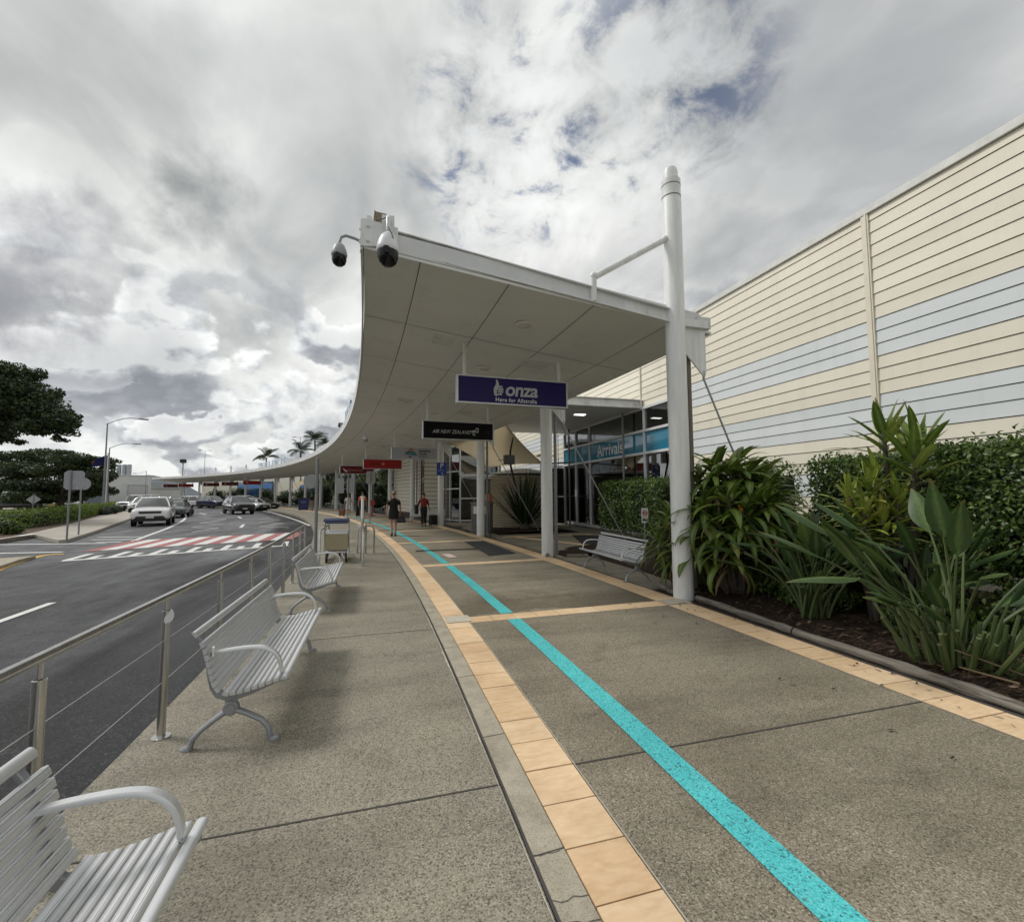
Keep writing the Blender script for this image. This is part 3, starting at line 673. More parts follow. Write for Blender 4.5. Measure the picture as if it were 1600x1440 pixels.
for i in range(len(segs)-1):
    mb = MB(); y0, y1 = segs[i][1], segs[i+1][0]; z0 = 0 if y0 < 10 else 4.76
    mb.box((WX-.03, (y0+y1)/2, (z0+ZT)/2-.03), (.05, (y1-y0)-.002, ZT-z0-.05)).box((WX-.062, (y0+y1)/2-.025, (z0+ZT)/2-.03), (.02, .03, ZT-z0-.05))
    tp(mb, 'cover_strip', m_seam, smooth=0)
mb = MB().box((WX+.02, 18, ZT+.02), (.16, 48.2, .09)).box((WX-.04, 18, ZT-.055), (.06, 48.2, .06))
tp(mb, 'roof_flashing', m_gutter, smooth=0, bevel=.008)
tp(MB().box((WX+4, 18, ZT-.1), (7.8, 47.8, .1)), 'roof', m_roof, smooth=0)
# arrivals glazing Y 13.1 .. 22.4
gy0, gy1 = 13.05, 22.4
mb = MB()
mulls = [13.05, 14.75, 19.35, 20.9, 22.4]
for y in mulls: mb.box((WX-.05, y, 2.36), (.10, .07, 4.62))
for z, h in ((4.70, .10), (3.86, .09), (3.04, .09), (.12, .14)): mb.box((WX-.05, (gy0+gy1)/2, z), (.112, gy1-gy0+.07, h))
wf = tp(mb, 'window_frame', m_glassframe, smooth=0, bevel=.006)
mb = MB(); mb2 = MB()
for a, b in zip(mulls[:-1], mulls[1:]):
    for z0, z1 in ((.19, 2.995), (3.905, 4.65)): mb.box((WX-.02, (a+b)/2, (z0+z1)/2), (.012, b-a-.07, z1-z0))
    mb2.box((WX-.03, (a+b)/2, 3.45), (.012, b-a-.07, .73))
tp(mb, 'window_pane', m_glass, smooth=0); tp(mb2, 'fascia_panel', m_bandglass, smooth=0)
tp(MB().box((WX+.0, 12.62, 2.38), (.06, .80, 4.7)), 'corner_panel', m_gutter, smooth=0)
m_letter = M('white_lettering', (.72, .74, .75), .5)
o = text('Arrivals', 'arrivals_lettering', .74, m_letter, terminal, (-.052, 17.45-12, 3.42), (PI/2, 0, -PI/2), off=.004, sx=.98)
# hall behind the glass
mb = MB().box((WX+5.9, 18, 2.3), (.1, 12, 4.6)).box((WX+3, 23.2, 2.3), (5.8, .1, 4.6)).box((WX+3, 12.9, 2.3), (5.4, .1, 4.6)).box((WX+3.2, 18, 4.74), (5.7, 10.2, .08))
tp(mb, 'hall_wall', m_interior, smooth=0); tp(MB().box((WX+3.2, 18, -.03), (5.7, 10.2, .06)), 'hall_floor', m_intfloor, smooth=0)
for x, y in ((1.2, 14), (2.9, 14.6), (1.2, 16.4), (3.2, 17.4), (1.3, 19), (3.2, 20.2), (1.2, 21.4)):
    tp(MB().lathe([(.0001, -.03), (.16, -.03), (.16, 0)], (WX+x, y, 4.70), 20), 'hall_lamp', m_lamp)
for y, x, w, h in ((14.2, 3.2, 1.2, 1.1), (16.2, 2.4, .9, 1.3), (18.4, 3.4, 1.6, 1.05)): tp(MB().box((WX+x, y, h/2), (.7, w, h)).box((WX+x, y, h+.02), (.85, w+.15, .05)), 'hall_counter', M('counter_front', (.16, .18, .2), .4), smooth=0, bevel=.01)
m_scr = M('screen_panel', (.25, .35, .45), .3)
for c_, d_ in (((WX+2.0, 15.8, 2.2), (.08, 1.3, .9)), ((WX+5.82, 17, 2.2), (.04, 3.4, 1.2))): tp(MB().box(c_, d_), 'hall_screen', m_scr, smooth=0)
tp(MB().box((WX-.075, 20.9, 1.62), (.012, .26, .36)), 'door_notice', m_letter, smooth=0)
# vertical posts that carry the entry canopy in front of the glass
ec = thing('entrance_canopy', (7.3, 18, 4.7), 'low white entrance canopy between terminal glazing and curved walkway roof', 'canopy')
def ep(mb, name, mat, **k):
    o = mb.build(name, mat, ec, **k); o.location = (-7.3, -18, -4.7); return o
ep(MB().prism([(5.30, 14.98), (9.22, 14.98), (9.22, 22.3), (4.6, 22.3)], 'z', 4.70, 4.74), 'ceiling', m_soffit, smooth=0)
ep(MB().prism([(5.32, 14.95), (9.24, 14.95), (9.24, 22.35), (4.62, 22.35)], 'z', 4.99, 5.03), 'roof', m_roof, smooth=0)
mb = MB().box((7.26, 14.93, 4.865), (3.94, .05, .24)).box((7.26, 14.90, 5.01), (3.98, .14, .035)).box((7.26, 14.90, 4.72), (3.96, .14, .035)).box((9.19, 14.90, 4.87), (.05, .15, .32))
ep(mb, 'fascia', m_beam, smooth=0, bevel=.004)
lp = gnd(906, 648, 4.69)
for x, y in ((lp[0], lp[1]),): ep(MB().box((x, y, 4.693), (.42, .18, .02)), 'ceiling_lamp', m_lamp, smooth=0)
for x, y in ((9.02, 15.9), (8.75, 20.6)): ep(MB().tube([(x, y, 0), (x, y, 4.72)], .045, 12).box((x, y, .01), (.16, .16, .02)), 'post', M('post_grey', (.20, .19, .17), .45, .3))
# dark louvred doors
lv = thing('louvre_doors', (8.75, 22.5, 0), 'black louvred service doors beside the arrivals glazing', 'doors')
for i, x in enumerate((-.33, .28)):
    mb = MB().box((x, 0, .72), (.56, .05, 1.32)).box((x, 0, 2.2), (.56, .05, 1.44))
    z = .12
    while z < 2.85:
        mb.box((x, -.05, z), (.52, .05, .022), rx=.6); z += .075
    mb.build('door', M('black_louvre', (.018, .016, .015), .45), lv, smooth=0)
MB().box((0, -.02, 1.46), (1.3, .08, .06)).box((-.66, 0, 1.5), (.08, .1, 3.0)).box((.6, 0, 1.5), (.08, .1, 3.0)).box((0, 0, 3.0), (1.34, .1, .08)).build('frame', m_glassframe, lv, smooth=0)
# second block: glazed front, cream flank, curved siding wall
b2 = thing('glazed_terminal_block', (5, 28, 0), 'glazed terminal block with white window bars behind parking sign column', 'building')
def bp(mb, name, mat, **k):
    o = mb.build(name, mat, b2, **k); o.location = (-5, -28, 0); return o
mb = MB(); pn = MB()
xs = [4.35, 5.45, 6.6]
for x in xs: mb.box((x, 26.0, 2.3), (.07, .10, 4.6))
for z in (.10, 1.35, 2.65, 4.5): mb.box((5.475, 26.0, z), (2.32, .112, .07))
for a, b in zip(xs[:-1], xs[1:]):
    for z0, z1 in ((.14, 1.31), (1.39, 2.61), (2.69, 4.46)): pn.box(((a+b)/2, 26.02, (z0+z1)/2), (b-a-.07, .012, z1-z0))
pts = [(4.32, 26.1), (3.95, 27.2), (3.62, 28.4)]
for (xa, ya), (xb, yb) in zip(pts[:-1], pts[1:]):
    rz = math.atan2(yb-ya, xb-xa); L_ = math.hypot(xb-xa, yb-ya); cx, cy = (xa+xb)/2, (ya+yb)/2
    for z in (.10, 1.9, 2.9, 4.5): mb.box((cx, cy, z), (L_, .08, .07), rz)
    mb.box((xb, yb, 2.3), (.08, .08, 4.6)); pn.box((cx, cy, 2.3), (L_-.08, .012, 4.4), rz)
bp(mb, 'window_frame', m_glassframe, smooth=0); bp(pn, 'window_pane', m_glass, smooth=0)
bp(MB().box((5.2, 31.5, 2.3), (3.0, .1, 4.6)).box((6.68, 28.75, 2.3), (.1, 5.6, 4.6)).box((5.3, 28.7, 4.65), (2.8, 5.4, .1)).box((5.2, 28.6, -.03), (2.9, 5.2, .07)), 'hall_wall', m_interior, smooth=0)
mb = MB()
for x, y in ((5.0, 27.4), (6.0, 27.2)): mb.box((x, y, .75), (.5, .4, 1.5)).box((x, y-.22, 1.25), (.3, .03, .28), mi=1)
bp(mb, 'check_in_kiosk', [M('kiosk_body', (.06, .06, .065), .4), M('kiosk_screen', (.30, .32, .34), .3)], smooth=0)
mb = MB(); z = 0
while z < 4.5:
    mb.prism([(3.64, z+.02), (2.55, z+.02), (2.55, min(z+.24, 4.6)), (3.64, min(z+.24, 4.6))], 'y', 28.40, 28.44); z += .25
bp(mb, 'flank_boards', m_cream, smooth=0); bp(MB().box((3.1, 28.5, 2.3), (1.16, .1, 4.6)), 'flank_backing', m_gap, smooth=0)
# narrow strip windows and the curved wall just behind the columns
mb = MB(); bk = MB()
W0, W1 = 27.0, 34.2
z = .35
while z < 4.6:
    rows = []
    for i in range(11):
        s = W0+(W1-W0)*i/10; a = cur(4.92, s); b = cur(4.895, s)
        rows.append([(b[0], b[1], z+.015), (a[0], a[1], min(z+.245, 4.6))])
    mb.grid([r[::-1] for r in rows]); z += .25
bp(mb, 'curved_boards', m_cream, smooth=0)
rows = [[(*cur(4.93, W0+(W1-W0)*i/10), z) for z in (0, 4.62)]+[(*cur(5.2, W0+(W1-W0)*i/10), z) for z in (4.62, 0)] for i in range(11)]
bp(MB().rings(rows), 'curved_wall', m_gap, smooth=0)
mb = MB(); fr = MB()
for z0 in (.6, 1.55, 2.6, 3.65):
    a = cur(4.86, 26.1); mb.box((a[0]-.02, a[1], z0+.4), (.02, .5, .72), ang(26)); fr.box((a[0], a[1], z0-.03), (.05, .62, .07), ang(26))
a = cur(4.88, 26.42); b = cur(4.88, 25.78)
for q in (a, b): fr.box((q[0], q[1], 2.25), (.07, .07, 4.5))
bp(fr, 'strip_window_frame', m_glassframe, smooth=0); bp(mb, 'strip_window_pane', m_carglass, smooth=0)
for z0 in (.5, 1.6, 2.6, 3.5):
    a = cur(4.86, 34.6); bp(MB().box((a[0], a[1], z0-.06), (.1, .75, .1), ang(34)), 'end_window_sill', m_seam, smooth=0); bp(MB().box((a[0], a[1], z0+.35), (.05, .6, .7), ang(34)), 'end_window_pane', m_carglass, smooth=0)
bp(MB().box((5.1, 29, 4.85), (3.4, 6, .18)), 'roof', m_roof, smooth=0)
# far terminal glimpsed between the columns at the end of the curve
ft = thing('far_terminal_wing', (*cur(9, 95), 0), 'far white terminal wing with blue glazed bays at the end of the curved canopy', 'building')
def fp(mb, name, mat, **k):
    o = mb.build(name, mat, ft, **k); a = cur(9, 95); o.location = (-a[0], -a[1], 0); return o
def arcwall(X, s0, s1, z0, z1, th=.3, n=12):
    rows = [[(*cur(X, s0+(s1-s0)*i/n), z0), (*cur(X, s0+(s1-s0)*i/n), z1), (*cur(X+th, s0+(s1-s0)*i/n), z1), (*cur(X+th, s0+(s1-s0)*i/n), z0)] for i in range(n+1)]
    return MB().rings(rows)
fp(arcwall(11, 76, 122, 0, 5.2, 6), 'wall', M('far_cream_wall', (.58, .55, .47), .7, var=.06), smooth=0)
for s0, s1 in ((77, 84), (95, 108)):
    w = fp(arcwall(10.8, s0, s1, .2, 4.2, .15), 'glazed_bay', M('far_blue_glass', (.02, .06, .14), .08, spec=.8), smooth=0)
    o = arcwall(10.7, s0-.2, s1+.2, 2.9, 3.7, .08).build('blue_band', M('far_blue_band', (.04, .17, .42), .3), w, smooth=0)
# white warehouse with three silos behind the island
def face_cam(u): 
    d = ray(u, 771); return -math.atan2(d[0], d[1])
wh = thing('warehouse', tuple(np.append(atD(190, 771, 105)[:2], 0)), 'plain white warehouse with roller door beyond the traffic island', 'building', rz=face_cam(190))
MB().box((.5, 4, 3.1), (9.4, 8, 6.3)).build('wall', M('white_panel_wall', (.62, .62, .60), .7, var=.08, vscale=.6, stretch=(1, 1, 3)), wh, smooth=0)
MB().box((.5, 4, 6.32), (9.7, 8.3, .16)).build('roof', m_roof, wh, smooth=0)
MB().box((2.8, -.03, 2.0), (3.4, .06, 4.0)).build('roller_door', M('roller_door_grey', (.50, .50, .49), .6), wh, smooth=0)
MB().box((1.05, -.05, 2.05), (.1, .1, 4.2)).box((4.55, -.05, 2.05), (.1, .1, 4.2)).box((2.8, -.05, 4.1), (3.6, .1, .12)).build('door_frame', m_galv, wh, smooth=0)
for i, u in enumerate((184, 192.3, 200)):
    p = atD(u, 771, 112); t = thing('silo', (p[0], p[1], 0), ['leftmost grey silo above warehouse roof', 'middle grey silo above warehouse roof', 'rightmost grey silo above warehouse roof'][i], 'silo', 'silos behind the warehouse')
    MB().lathe([(.46, 0), (.46, 9.0), (.40, 9.25)], (0, 0, 0), 20).build('tank', M('silo_grey', (.33, .35, .37), .5, .3), t)
    mb = MB()
    for z in (7.4, 8.2, 9.0): mb.lathe([(.47, 0), (.5, .03), (.5, .09), (.47, .12)], (0, 0, z), 20, cap=False)
    mb.build('hoop', m_galv, t)
sh = thing('shed', tuple(np.append(atD(256, 771, 118)[:2], 0)), 'low white shed with pitched roof left of the far canopy end', 'building', rz=face_cam(256))
MB().box((0, 4, 1.6), (6.8, 8, 3.6)).build('wall', M('shed_wall', (.60, .59, .56), .7, var=.05), sh, smooth=0)
MB().prism([(-3.6, 3.4), (3.6, 3.4), (2.6, 4.6), (-2.4, 4.4)], 'y', -.3, 8.3).build('roof', M('shed_roof', (.42, .43, .43), .5), sh, smooth=0)
lb = thing('low_building', tuple(np.append(atD(148, 771, 95)[:2], 0)), 'low grey blue building under the spreading trees', 'building', rz=face_cam(148))
MB().box((0, 3, 1.35), (4.6, 6, 2.7)).build('wall', M('grey_blue_wall', (.17, .20, .22), .7), lb, smooth=0); MB().box((0, 3, 2.85), (5.2, 6.6, .3)).build('roof', m_roof, lb, smooth=0)
# ================================================================ CURVED CANOPY
def zs(X): return 4.80-.113*(X+.2)
S0, S1 = 3.2, 118.
can = thing('walkway_canopy', (4.4, 6.2, 0), 'long curving white canopy with dark soffit carried on white steel masts', 'canopy')
def cp(mb, name, mat, parent=None, **k):
    o = mb.build(name, mat, parent or can, **k)
    if parent is None: o.location = (-4.4, -6.2, 0)
    return o
NS = 96
def sweep(prof, s0=S0, s1=S1, n=NS, closed=True):
    rows = [[(*cur(X, s0+(s1-s0)*i/n), z) for X, z in prof] for i in range(n+1)]
    return MB().rings(rows, closed, 0, closed)
cp(sweep([(-.22, zs(-.22)), (5.22, zs(5.22)), (5.22, zs(5.22)+.04), (-.22, zs(-.22)+.04)]), 'soffit', m_soffit, smooth=0)
cp(sweep([(-.22, zs(-.22)+.05), (-.22, zs(-.22)+.30), (5.0, zs(5.0)+.30), (5.0, zs(5.)+.05)]), 'roof', m_roof, smooth=0)
cp(sweep([(-.26, zs(-.26)-.015), (-.228, zs(-.22)-.015), (-.228, zs(-.22)+.36), (-.26, zs(-.26)+.36)]), 'fascia', m_beam, smooth=0)
cp(sweep([(4.93, zs(5.)+.05), (4.93, zs(5.)+.24), (5.20, zs(5.)+.24), (5.20, zs(5.)+.05)], S0-.02), 'gutter', m_gutter, smooth=0)
mb = MB()
for X in (.51, 1.76, 3.10, 4.42):
    rows = [[(*cur(X-.006, S0+(S1-S0)*i/NS), zs(X)-.004), (*cur(X+.006, S0+(S1-S0)*i/NS), zs(X)-.004)] for i in range(NS+1)]; mb.grid(rows)
s = S0+2.42
while s < 90:
    mb.grid([[(*cur(X, s-.006), zs(X)-.0045), (*cur(X, s+.006), zs(X)-.0045)][::-1] for X in (-.2, 1.76, 5.2)]); s += 2.5
cp(mb, 'panel_joints', m_joint, smooth=0)
# end beam: a tapering white channel across the near end
a0 = (-.26, 4.90, 5.175); a1 = (4.40, 4.275, 4.50); ye = CY+S0
mb = MB()
def beamrow(X):
    t = (X-a0[0])/(a1[0]-a0[0]); return a0[1]+(a1[1]-a0[1])*t, a0[2]+(a1[2]-a0[2])*t
def xz(pts, y0, y1, mb, mi=0): mb.prism(pts, 'y', y0, y1, mi)
b0, t0 = beamrow(a0[0]); b1, t1 = beamrow(a1[0])
xz([(a0[0], b0), (a1[0], b1), (a1[0], t1), (a0[0], t0)], ye-.02, ye, mb)
xz([(a0[0], b0-.001), (a1[0], b1-.001), (a1[0], b1+.016), (a0[0], b0+.016)], ye-.085, ye-.021, mb)
xz([(a0[0], t0-.016), (a1[0], t1-.016), (a1[0], t1+.001), (a0[0], t0+.001)], ye-.085, ye-.021, mb)
xz([(-.25, zs(-.25)), (4.40, zs(4.4)), (4.40, zs(4.4)+.02), (-.25, b0)], ye-.0, ye+.03, mb, 1)
cp(mb, 'end_beam', [m_beam, m_soffit], smooth=0)
mb = MB()
xz([(-.27, 4.82), (.18, 4.87), (.18, 5.13), (-.27, 5.20)], ye-.125, ye-.10, mb); mb.box((-.28, ye+.12, 5.0), (.03, .5, .36))
for X, z in ((-.2, 4.90), (-.2, 5.10), (.06, 4.92), (.06, 5.08)): mb.lathe([(.022, -.03), (.022, 0), (.012, 0)], (X, ye-.125, z), 8, axis='y')
for y in (-.02, .22):
    for z in (4.92, 5.10): mb.lathe([(.02, -.02), (.02, 0)], (-.295, ye+y, z), 8, axis='x')
mb.lathe([(.045, 0), (.045, .09)], (-.2, ye+.0, 5.2), 12)
cp(mb, 'corner_bracket', m_whitep, smooth=30)
# strut and stub tying the first mast to the beam
st = MB()
z_ = beamrow(3.05)
st.tube([(3.05, ye-.05, z_[0]+.02), (3.05, ye-.05, 4.86)], .05, 12).tube([(3.07, ye-.05, 4.86), (4.38, ye-.02, 5.68)], .05, 14).ball((3.06, ye-.05, 4.87), .065, 12, 8).ball((4.33, ye-.03, 5.65), .06, 10, 7)
cp(st, 'roof_strut', m_whitep)
cols_s = [3.19, 8.45]+[14.6+6.35*i for i in range(17)]
m_seamline = M('mast_groove', (.10, .10, .10), .6)
def column(s, k):
    x, y = cur(4.52 if k == 0 else 4.45, s)
    o = MB().lathe([(.152, -.05), (.152, 6.30), (.150, 6.31), (.150, 6.52), (.152, 6.53), (.152, 6.66), (.115, 6.665), (.115, 6.80), (.10, 6.86), (.0001, 6.865)], (0, 0, 0), 28).build('column', m_whitep, can)
    o.location = (x-4.4, y-6.2, 0); o.rotation_euler = (0, 0, ang(s))
    MB().lathe([(.1535, 0), (.1535, .016)], (0, 0, 6.36), 28, cap=False).lathe([(.1535, 0), (.1535, .016)], (0, 0, 6.55), 28, cap=False).build('groove', m_seamline, o)
    MB().prism([(.13, 4.24), (.56, 4.24), (.56, 3.54), (.545, 3.48), (.51, 3.46), (.48, 3.50), (.14, 3.86)], 'y', -.012, .012).box((.34, 0, 4.30), (.46, .16, .12)).build('bracket', m_whitep, o, smooth=0)
    MB().tube([(.51, 0, 3.56), (.515, 0, 3.40)], .02, 8).tube([(.515, 0, 3.42), (2.05 if k == 0 else 2.5, 0, .05)], .016, 10).build('tie_rod', m_galv, o)
    mb = MB().tube([(.30, .10, .06), (.30, .10, 4.22)], .043, 12)
    for z in (.9, 2.6, 3.4): mb.box((.24, .10, z), (.16, .03, .025))
    mb.build('downpipe', m_brownpipe if k == 0 else m_pole, o)
    MB().box((.30, .10, .03), (.10, .10, .06)).build('downpipe_shoe', m_galv, o, smooth=0)
    return o
for k_, s in enumerate(cols_s): column(s, k_)
for X, s in [(2.42, 4.45), (2.45, 7.33)]+[(2.45, 10.6+3.15*i) for i in range(14)]:
    x, y = cur(X, s); z = zs(X)
    o = MB().lathe([(.17, 0), (.17, -.012), (.15, -.03), (.11, -.03), (.11, -.012), (.0001, -.012)], (0, 0, 0), 28).build('ceiling_lamp', m_lampoff, can); o.location = (x-4.4, y-6.2, z)
for X, s, w, l in [(3.36, 6.37, .50, .55), (1.27, 6.07, .42, .5), (3.3, 12.7, .5, .5), (1.25, 12.4, .5, .5), (3.3, 19, .5, .5), (3.3, 25, .5, .5)]:
    x, y = cur(X, s); mb = MB()
    mb.box((0, 0, -.006), (w, .03, .012)); 
    for q in (-1, 1): mb.box((q*w/2, 0, -.006), (.03, l, .012)).box((0, q*l/2, -.006), (w, .03, .012))
    for q in range(-4, 5): mb.box((0, q*l/10, -.003), (w-.03, .02, .006))
    o = mb.build('ceiling_grille', m_soffit, can, smooth=0); o.location = (x-4.4, y-6.2, zs(X)); o.rotation_euler = (0, math.atan(.113), ang(s))
# ---------------------------------------------------------------- cameras, lamps and bits on the canopy edge
def latX(x, y): return math.hypot(x-CX, y-CY)+CX
def dome_cam(loc, label, wall, housing, sc=1.):
    t = thing('security_camera', loc, label, 'camera', 'security cameras on the canopy corner')
    MB().lathe([(.03*sc, .27*sc), (.05*sc, .25*sc), (.10*sc, .20*sc), (.135*sc, .11*sc), (.148*sc, .04*sc), (.150*sc, .01*sc), (.14*sc, -.01*sc)], (0, 0, 0), 24).build('housing', housing, t)
    MB().lathe([(.138*sc, .03*sc), (.138*sc, -.02*sc), (.135*sc, -.09*sc), (.115*sc, -.15*sc), (.07*sc, -.19*sc), (.0001, -.205*sc)], (0, 0, 0), 24).build('dome', m_blackgl, t)
    MB().lathe([(.035*sc, -.0), (.045*sc, -.09*sc), (.05*sc, -.10*sc)], (-.02*sc, -.085*sc, -.06*sc), 14, axis='y').build('lens', M('lens_black', (.004, .004, .005), .3, spec=.3), t)
    MB().tube(wall, .028*sc, 10).build('arm', housing, t)
    return t
c1 = atY(606, 393, ye-.30)
t = dome_cam(tuple(c1), 'large white dome camera with black lens under the canopy corner', [(0, 0, .28), (0, 0, .44), (0, .06, .50), (0, .19, .50)], m_camw, .96)
MB().tube([(.0, -.10, .27), (.05, -.12, .16), (.10, -.06, .05)], .006, 6).tube([(-.02, .0, .45), (-.14, .06, .42), (-.17, .1, .58)], .006, 6).build('cable', m_black, t)
MB().box((0, .19, .46), (.16, .03, .26)).build('mounting_plate', m_camw, t, smooth=0)
c2 = atY(530, 400, ye+.05)
t = dome_cam(tuple(c2), 'small grey dome camera on a swan neck arm at the canopy edge', [(0, 0, .19), (.02, 0, .26), (.08, 0, .29), (.18, 0, .27), (.33, 0, .22)], m_graycam, .68)
MB().box((.335, 0, .20), (.03, .08, .16)).build('mounting_plate', m_graycam, t, smooth=0)
a = atY(594, 345, ye+.15)
tag(MB().box((0, 0, .0), (.17, .12, .17), ry=.1).box((0, -.065, .0), (.13, .012, .13), ry=.1).lathe([(.015, -.16), (.015, -.08)], (0, 0, 0), 8).build('junction_box', m_tan, loc=tuple(a), smooth=0, bevel=.008), 'tan equipment box standing on the near canopy corner', 'box')
def sofpt(u, v):
    d = ray(u, v); n = np.array([.113, 0, 1.]); return CP+d*((4.8-.113*.2-n@CP)/(n@d))
a = sofpt(571.5, 669)
t = thing('pendant_camera', (a[0], a[1], a[2]), 'small white globe camera hanging on a stem below the curved soffit', 'camera')
MB().tube([(0, 0, .05), (0, 0, -.34)], .022, 10).lathe([(.10, .02), (.10, 0), (.03, -.01)], (0, 0, 0), 14).build('stem', m_whitep, t)
MB().lathe([(.03, .20), (.10, .15), (.13, .05), (.13, 0)], (0, 0, -.55), 18).build('housing', m_whitep, t); MB().lathe([(.125, 0), (.11, -.08), (.06, -.13), (.0001, -.145)], (0, 0, -.55), 18).build('dome', m_galv, t)
# floodlight and rooftop letters on the outer edge
def edge_s(u):
    best = min(np.arange(4, 117, .1), key=lambda s: abs(pu((*cur(-.24, s), zs(-.24)+.4))-u)); return best
def pu(P):
    q = np.array(P)-CP; w = q@fw; return 800+F_*(q@rr)/w
s = edge_s(531); x, y = cur(-.15, s)
t = thing('floodlight', (x, y, zs(-.2)+.3), 'black floodlight on a bracket at the roof edge before the palms', 'lamp', rz=.5)
MB().box((0, 0, .30), (.34, .2, .24), rx=.5).build('lamp_head', m_black, t, smooth=0, bevel=.03); MB().box((0, -.095, .27), (.26, .02, .16), rx=.5).build('lens', m_galv, t, smooth=0); MB().tube([(0, 0, 0), (0, 0, .26)], .025, 8).box((0, 0, .02), (.25, .2, .04)).build('bracket', m_galv, t)
m_acry = M('pale_blue_acrylic', (.52, .64, .74), .2, spec=.6)
for u0, u1, lab, n, h in ((404, 443, 'row of pale blue rooftop letters seen from behind at the far roof edge', 9, .62), (539, 546, 'row of pale blue rooftop letters seen end on at the near roof edge', 6, .42)):
    sa, sb = edge_s(u1), edge_s(u0); x, y = cur(-.2, sa); t = thing('rooftop_sign', (x, y, zs(-.2)+.3), lab, 'sign', 'rooftop letter signs')
    for i in range(n):
        s = sa+(sb-sa)*i/(n-1); p = cur(-.2, s); w = (sb-sa)/n*.62
        mb = MB()
        g = ['O', 'E', 'I', 'H', 'L', 'C', 'N', 'U', 'T'][i]
        T_ = .14
        if g in 'OCUHN': mb.box((-.0, -w/2+T_/2, h/2), (.08, T_, h)).box((0, w/2-T_/2, h/2), (.08, T_, h if g != 'C' else h*.3))
        if g in 'ELIT': mb.box((0, 0 if g in 'IT' else -w/2+T_/2, h/2), (.08, T_, h))
        if g in 'OCUEL': mb.box((0, 0, T_/2), (.082, w, T_))
        if g in 'OCET': mb.box((0, 0, h-T_/2), (.082, w, T_))
        if g in 'HE': mb.box((0, 0, h/2), (.082, w, T_))
        if g == 'N': mb.box((0, 0, h/2), (.082, T_, h*1.02), rx=math.atan(w*.8/h))
        mb.box((0, 0, -.02), (.05, .05, .18))
        o = mb.build('letter', m_acry, t, smooth=0); o.location = (p[0]-x, p[1]-y, .1); o.rotation_euler = (0, 0, ang(s))
# ---------------------------------------------------------------- hanging signs
m_signframe = M('sign_frame_aluminium', (.62, .63, .64), .35, .5)
m_purple = M('deep_purple_face', (.018, .010, .10), .35, spec=.22); m_blackf = M('black_sign_face', (.003, .003, .004), .35, spec=.18); m_silv = M('pale_silver_face', (.40, .41, .44), .4)
m_red = M('red_sign_face', (.36, .012, .012), .3); m_dred = M('dark_red_sign_face', (.13, .006, .012), .3); m_lw = M('sign_white', (.70, .70, .70), .5); m_lgrey = M('sign_silver', (.48, .48, .50), .4)
m_teal = M('logo_teal', (.01, .17, .24), .4); m_orange = M('logo_orange', (.55, .16, .06), .4); m_dk = M('logo_dark', (.03, .025, .05), .5); m_star = M('star_orange', (.72, .22, .10), .4); m_psign = M('parking_blue', (.012, .05, .30), .4)
def sign(s, Xc, zc_, w, h, face, label, grp='airline signs hanging under the canopy', hang=True, name='hanging_sign'):
    x, y = cur(Xc, s); t = thing(name, (x, y, zc_), label, 'sign', grp, rz=ang(s))
    d = .16; f = .028
    mb = MB()
    for q in (-1, 1): mb.box((q*(w/2-f/2), 0, 0), (f, d, h)).box((0, 0, q*(h/2-f/2)), (w-2*f, d, f))
    mb.build('frame', m_signframe, t, smooth=0, bevel=.004)
    MB().box((0, 0, 0), (w-2*f, d-.03, h-2*f)).build('face', face, t, smooth=0)
    if hang:
        for q in (-.43, .43):
            mb = MB(); ztop = zs(Xc+q*w)-zc_; mb.tube([(q*w, 0, h/2-.005), (q*w, 0, ztop+.01)], .038, 12).lathe([(.085, 0), (.085, -.012)], (q*w, 0, ztop), 12).box((q*w, 0, h/2+.008), (.14, .12, .016))
            mb.build('hanger', m_whitep, t)
    return t, -(d/2-.015)-.003
PL = (PI/2, 0, 0)
p0, p1 = atY(712, 589, 8.9), atY(886, 637, 8.9); q0, q1 = atY(711, 635, 8.9), atY(886, 598, 8.9)
bw = p1[0]-p0[0]; bh = ((p0[2]-q0[2])+(q1[2]-p1[2]))/2
t, fy = sign(5.98, latX((p0[0]+p1[0])/2, 8.98), (p0[2]+p1[2])/2+.01, bw, bh, m_purple, 'large deep purple hanging sign reading bonza, nearest under the canopy')
ps = bw/175.    # metres per photograph pixel on this face
text('onza', 'lettering', .385, m_lgrey, t, (.15, fy, .03), PL, shear=.16, off=.008, sx=1.0, spacing=.95)
text('Here for Allstralia', 'lettering', .112, m_lw, t, (.045, fy, -bh*.325), PL, off=.0015, spacing=1.06)
# the hand-shaped b
def flat(pts, mat, par, y, name='logo', dep=.004):
    return MB().prism(pts, 'y', y-dep, y).build(name, mat, par, smooth=0)
bx = -.365; 
thumb = [(-.085, -.11), (-.10, -.03), (-.09, .04), (-.06, .09), (-.045, .14), (-.055, .205), (-.03, .205), (.0, .16), (.012, .09), (-.005, .03), (-.03, -.02), (-.035, -.07), (-.01, -.115), (-.045, -.135)]
flat([(bx+.03+a_, b_+.02) for a_, b_ in thumb][::-1], m_lgrey, t, fy)
for i, (z, l) in enumerate(((.062, .085), (.012, .105), (-.038, .10), (-.088, .075))):
    flat([(bx+.02, z+.003), (bx+.02+l, z-.0), (bx+.035+l, z+.02), (bx+.02+l, z+.040), (bx+.02, z+.037)], m_lgrey, t, fy)
p0, p1 = atY(659, 659, 14.3), atY(771, 689, 14.3)
t, fy = sign(11.45, latX((p0[0]+p1[0])/2, 14.4), (p0[2]+p1[2])/2+.02, p1[0]-p0[0], .575, m_blackf, 'black hanging sign reading air new zealand with a koru emblem')
text('AIR NEW ZEALAND', 'lettering', .165, m_lw, t, (-.23, fy, -.045), PL, shear=.22, off=-.002, sx=.82)
